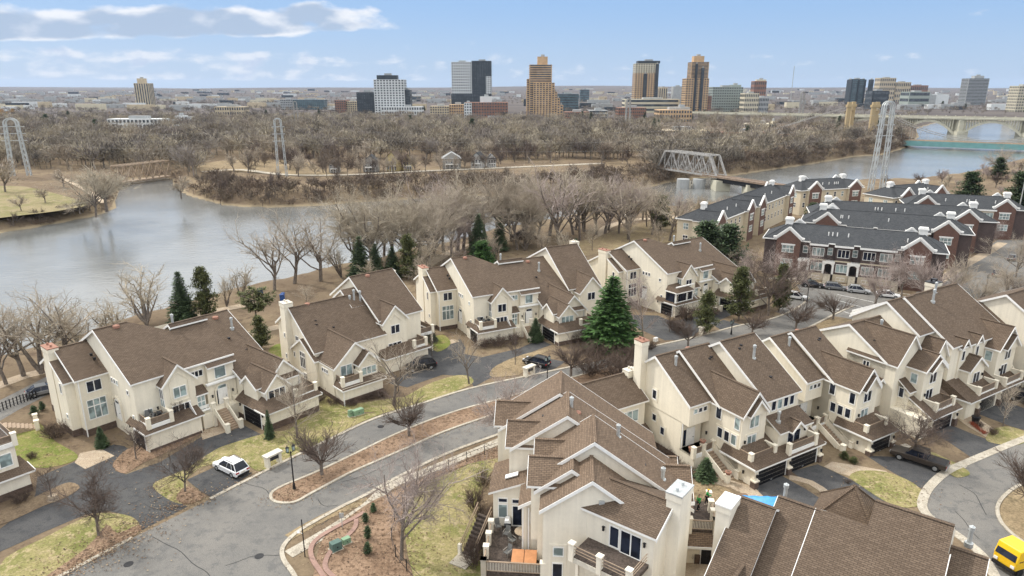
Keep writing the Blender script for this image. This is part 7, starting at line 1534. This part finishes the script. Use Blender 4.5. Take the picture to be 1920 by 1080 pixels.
for R0,nm in ((AR,'westernmost'),(CR,'long')):
    for i,(u,v,a) in enumerate(((5.0,8.2,.4),(5.9,8.0,2.0),(6.5,8.8,3.0),(5.6,9.3,4.4),(4.9,9.0,5.5))):
        chair('dark wicker chair on the garage terrace of the %s block'%nm,R0.matrix_world@Vector((u,-v,3.17)),a,DARK if i%2 else SLING,1.25,'wicker chairs on the %s block terrace'%nm)
    r=empty('garden_table',R0.matrix_world@Vector((5.7,-8.7,3.17)),0,'low dark table among the wicker chairs of the %s block terrace'%nm,'table'); m=MB(); m.cyl((0,0),.5,.42,.47,16); m.build('tabletop',DARK,r); m=MB(); m.cyl((0,0),.08,0,.42,8); m.build('leg',DARK,r)
r=empty('garden_bench',AR.matrix_world@Vector((11.6,-9.2,2.02)),math.radians(50),'white slatted bench on the porch left of the first stone stair','bench'); m=MB(); 
for k in range(4): m.box((-.7,-.25+k*.13,.42),(.7,-.15+k*.13,.46))
m.build('seat',TRIM,r); m=MB()
for k in range(3): m.box((-.7,.28,.55+k*.15),(.7,.32,.66+k*.15))
m.build('backrest',TRIM,r)
for sx in (-.65,.65): m=MB(); m.box((sx-.04,-.25,0),(sx+.04,-.18,.6)).box((sx-.04,.25,0),(sx+.04,.32,.95)); m.build('leg',TRIM,r)
# planters
def planter(label,p,rad,h,mat,leaf=TWIGR):
    r=empty('planter',p,0,label,'planter'); m=MB(); m.cyl((0,0),rad*.7,0,h,12,r1=rad).cyl((0,0),rad*1.1,h,h+.08,12); m.build('pot',mat,r); tm,cm=treemesh('shrub',1,BARK,leaf); o=meshobj('plant',cm,r,(0,0,h)); o.scale=(rad*1.0,rad*1.0,h*1.1)
R1=[o for o in COL.objects if o.get('label','').startswith('nearest right')][0]; f=lambda u,v,z:R1.matrix_world@Vector((u,-v,z))
planter('brown flower pot on the landing by the white end door',f(-2.7,-6.9,2.02),.32,.5,TERRA); planter('dried flower bowl on the upper stair pillar',f(-1.8,-6.1,3.3),.34,.25,TERRA,TWIGT); planter('dried flower bowl on the lower stair pillar',f(-1.8,-2.1,1.3),.34,.25,TERRA,TWIGT); planter('large black planter in the bed before the open garage',(*P(1828,794),.03),.5,.9,DARK)
REDP=plain('red_stems',(.36,.09,.045),.8,var=.3)
for k in range(5):
    px,py=1822+k*5.5,797+k*4.2; x,y=P(px,py); o=tree('shrub',x,y,.03,.7,'red stemmed low plant in the row beside the black planter','red_plant','plant','red plants beside the black planter',leaf=REDP); o.scale=(.55,.55,.6)
# blue tarpaulin over the roof behind the ridge
nq=lambda u,v,z:NB.matrix_world@Vector((u,-v,z))
TARP=plain('blue_tarpaulin',(.045,.27,.62),.45,var=.18,scale=2.0); NU,NV=14,10; tv=[]; tf=[]; rt_=random.Random(3)

def nl(px,py,z):
    a=NB.matrix_world.inverted()@Vector((*P(px,py,z),z)); return Vector((a.x,-a.y,a.z))
TA,TB,TC,TD=nl(1370,929,8.6),nl(1467,933,9.9),nl(1459,957,9.5),nl(1378,966,7.6)
for i in range(NU+1):
    for j in range(NV+1):
        a=TA.lerp(TB,i/NU).lerp(TD.lerp(TC,i/NU),j/NV); tv.append((a.x,-a.y,a.z+.03*math.sin(i*2.1+j)+.03*rt_.random()+.05))
for i in range(NU):
    for j in range(NV): k=i*(NV+1)+j; tf.append((k,k+1,k+NV+2,k+NV+1))
me=npmesh('tarpaulin',np.array(tv),np.array(tf),TARP); o=meshobj('tarpaulin',me,None); o.matrix_world=NB.matrix_world.copy(); s_=o.modifiers.new('thick','SOLIDIFY'); s_.thickness=.03; tag(o,'bright blue tarpaulin spread over the bottom right house roof','tarpaulin')
# ---------------------------------------------------------------- people
SKIN=plain('skin',(.42,.25,.18),.6,var=.05); GREEN=plain('green_jacket',(.015,.26,.055),.7,var=.15,scale=6); BLKC=plain('black_cloth',(.012,.012,.014),.85); HAIR=plain('dark_hair',(.03,.02,.015),.8); YCAP=plain('yellow_cap',(.70,.42,.03),.6)
def skinobj(name,verts,edges,radii,mat,parent,root=0,sub=2):
    me=bpy.data.meshes.new(name); me.from_pydata(verts,edges,[]); me.materials.append(mat); o=meshobj(name,me,parent); md=o.modifiers.new('skin','SKIN'); md.use_smooth_shade=True
    for i,sv in enumerate(me.skin_vertices[0].data): sv.radius=(radii[i] if isinstance(radii[i],tuple) else (radii[i],radii[i])); sv.use_root=(i==root)
    s2=o.modifiers.new('sub','SUBSURF'); s2.levels=sub-1; s2.render_levels=sub; return o
def person(label,loc,head,arms,stride=.16,top=GREEN,cap=None,lean=0.0,tr=BLKC,h=1.76):
    r=empty('person',loc,math.radians(head),label,'person'); s_=h/1.76; r.scale=(s_,)*3; ln=lean
    V=[(0,0,.95),(ln*.4,0,1.15),(ln*.9,0,1.38),(ln,0,1.50),(ln+.02,0,1.60),(ln+.035,0,1.70)]; E=[(0,1),(1,2),(2,3),(3,4),(4,5)]; Rr=[(.14,.11),(.14,.11),(.16,.115),(.055,.055),(.085,.095),(.075,.085)]
    def add(v,par,rad): V.append(v); Rr.append(rad); E.append((par,len(V)-1)); return len(V)-1
    legs=[]; fing=[]
    for sg in (-1,1):
        sx=stride*sg; hip=add((0,.10*sg,.90),0,.095); kn=add((sx*.55+.03,.105*sg,.50),hip,.06); an=add((sx*.95,.11*sg,.09),kn,.04); toe=add((sx*.95+.17,.115*sg,.04),an,.035); legs.append((hip,kn,an,toe))
    for sg,(el,wr) in zip((-1,1),arms):
        sh=add((ln*.95,.20*sg,1.40),2,.055); e=add((ln+el[0],sg*el[1],el[2]),sh,.042); w2=add((ln+wr[0],sg*wr[1],wr[2]),e,.028); d=(Vector(V[w2])-Vector(V[e])).normalized(); sd=Vector((-d.y,d.x,0)); sd=sd.normalized() if sd.length>.05 else Vector((1,0,0))
        pm_=add(tuple(Vector(V[w2])+d*.075),w2,(.036,.016))
        for k,l in enumerate((.068,.078,.073,.056)): 
            b0=Vector(V[pm_])+sd*(.027-.018*k); q1=b0+d*l*.55; add(tuple(q1),pm_,.0085); i1=len(V)-1; add(tuple(q1+d*l*.4+Vector((0,0,-.015))),i1,.008)
        th=add(tuple(Vector(V[w2])+d*.035+sd*.036),w2,.0095); add(tuple(Vector(V[th])+d*.035+sd*.012),th,.0085)
        fing.append((sh,e,w2))
    # nose, ears, chin give the head its face
    skinobj('body',V,E,Rr,SKIN,r)
    hd=Vector(V[4]); m=MB(); m.box((hd.x+.085,-.012,hd.z+.01),(hd.x+.115,.012,hd.z+.05)); m.build('nose',SKIN,r)
    for sg in (-1,1): m=MB(); m.box((hd.x+.078,sg*.032-.012,hd.z+.055),(hd.x+.092,sg*.032+.012,hd.z+.07)); m.build('eye',DARK,r); m=MB(); m.box((hd.x-.015,sg*.09-.01,hd.z+.02),(hd.x+.02,sg*.09+.01,hd.z+.08)); m.build('ear',SKIN,r)
    m=MB(); m.box((hd.x+.08,-.025,hd.z-.035),(hd.x+.09,.025,hd.z-.025)); m.build('mouth',LAMPR,r)
    jv=[V[0],V[1],V[2],(V[2][0],0,1.46)]; je=[(0,1),(1,2),(2,3)]; jr=[(.165,.135),(.165,.13),(.185,.14),(.08,.08)]
    for sh,e,w2 in fing:
        b=len(jv); jv+= [V[sh],V[e],tuple(Vector(V[e]).lerp(Vector(V[w2]),.92))]; je+= [(2,b),(b,b+1),(b+1,b+2)]; jr+= [.075,.058,.044]
    skinobj('jacket',jv,je,jr,top,r); lv=[(0,0,.96)]; le=[]; lr=[(.16,.13)]
    for hip,kn,an,toe in legs: b=len(lv); lv+= [V[hip],V[kn],tuple(Vector(V[kn]).lerp(Vector(V[an]),.93))]; le+= [(0,b),(b,b+1),(b+1,b+2)]; lr+= [.11,.08,.062]
    skinobj('trousers',lv,le,lr,tr,r)
    for hip,kn,an,toe in legs: a=V[an]; skinobj('shoe',[(a[0]-.06,a[1],.05),(a[0]+.05,a[1],.06),(a[0]+.19,a[1],.04)],[(0,1),(1,2)],[(.045,.045),(.05,.05),(.04,.035)],CAPC if cap else DARK,r)
    hv=[(hd.x-.02,0,hd.z+.05),(hd.x-.01,0,hd.z+.11)]
    skinobj('cap' if cap else 'hair',hv,[(0,1)],[(.098,.10),(.088,.088)],cap or HAIR,r)
    if cap: m=MB(); m.box((hd.x+.05,-.07,hd.z+.085),(hd.x+.19,.07,hd.z+.1)); m.build('cap_peak',cap,r)
    return r
x,y=P(1309,957,3.6); person('person in a green jacket and black trousers walking on the roof terrace, bare headed',(x,y,3.61),200,(((-.05,.28,1.15),(.08,.30,.92)),((.10,.27,1.15),(.20,.26,.95))),.2)
x,y=P(1324,946,3.6); person('person in a green jacket and yellow cap reaching to the roof terrace rail',(x,y,3.61),330,(((.20,.26,1.22),(.46,.24,1.28)),((.02,.28,1.14),(.06,.31,.90))),.1,cap=YCAP,lean=.06)
for px,py,lb,hd_ in ((1298,405,'distant walker in dark clothes on the park trail left of the railway bridge',20),(1313,404,'second distant walker in dark clothes a little further right on the park trail',200),(1731,512,'distant pedestrian in dark clothes on the sidewalk by the side street',50)):
    x,y=P(px,py); person(lb,(x,y,.03),hd_,(((-.05,.27,1.15),(.05,.29,.92)),((.08,.27,1.15),(.18,.27,.95))),.18,top=BLKC)
# ---------------------------------------------------------------- wear on the ground: sealed cracks, drifted leaves
CRK=plain('crack_sealant',(.035,.035,.036),.8)
for k,px in enumerate(([(285,1008),(330,1030),(372,1062),(395,1085)],[(420,1062),(470,1045),(530,1040)],[(600,985),(622,970),(640,948)],[(596,938),(615,950),(632,946)],[(455,905),(490,915),(512,938)],[(270,945),(300,958),(330,965)],[(1800,910),(1830,930),(1850,965)],[(1790,960),(1815,985),(1835,1010)],[(730,845),(770,825),(800,818)],[(640,905),(700,885),(760,852)])):
    strip('road_crack',[(x+.12*math.sin(7*i+k),y+.1*math.cos(5*i)) for i,(x,y) in enumerate(smooth(G(*px),4,False))],.07,.02,.021+.0004*k,CRK,sm=0)
lf=random.Random(9); mb=MB()
for px,n,sp in (([(213,868),(240,842),(300,832),(376,795),(360,825),(270,868)],500,1.2),([(220,1000),(262,984),(254,1004),(180,1042),(60,1100)],1100,2.2),([(600,1025),(640,980),(720,930),(900,850),(945,845),(800,905),(752,980),(760,1060)],1500,1.3),([(515,935),(600,890),(700,845),(800,800),(900,770),(1000,735),(900,790),(700,868),(560,935)],1100,.9),
  ([(287,912),(386,932),(340,945)],350,1.0),([(770,935),(850,885),(940,856),(905,930),(880,1080),(770,1040)],700,2.5),([(440,852),(556,800),(700,770),(860,715)],600,2.2),([(1600,900),(1710,915),(1700,945)],200,1.5),([(1310,975),(1395,928),(1430,650),(1560,598)],400,2.5),([(30,850),(120,845),(80,870)],150,2),([(300,960),(394,938),(600,835)],350,.5),([(120,1078),(248,1012)],350,.6)):
    W=G(*px)
    for _ in range(n):
        i=lf.randrange(len(W)); a,b_=W[i],W[(i+1)%len(W)]; t=lf.random(); x=a[0]+(b_[0]-a[0])*t+lf.gauss(0,sp); y=a[1]+(b_[1]-a[1])*t+lf.gauss(0,sp); s_=lf.uniform(.05,.13); an=lf.uniform(0,6.3); c,s2=math.cos(an)*s_,math.sin(an)*s_; z=.085+lf.uniform(0,.05)
        mb.poly([(x-c,y-s2,z),(x+s2*.6,y-c*.6,z+.02),(x+c,y+s2,z),(x-s2*.6,y+c*.6,z+.03)],lf.choice([0,0,1,2]))
tag(mb.build('fallen_leaves',[plain('leaf_brown',(.16,.10,.06),.9),plain('leaf_tan',(.33,.25,.16),.9),plain('leaf_dark',(.07,.048,.035),.9)]),kind='stuff')
# ---------------------------------------------------------------- thin air that pales the far city
hz=bpy.data.materials.new('haze'); hz.use_nodes=True; N,L=hz.node_tree.nodes,hz.node_tree.links; N.remove(N['Principled BSDF'])
pv=nd(N,'ShaderNodeVolumePrincipled'); pv.inputs['Color'].default_value=(.62,.74,.95,1); pv.inputs['Density'].default_value=3.1e-5; pv.inputs['Anisotropy'].default_value=.2; L.new(pv.outputs[0],N['Material Output'].inputs['Volume'])
m=MB(); m.box((-17000,-40,-12),(17000,17500,260)); tag(m.build('haze',hz),kind='stuff')
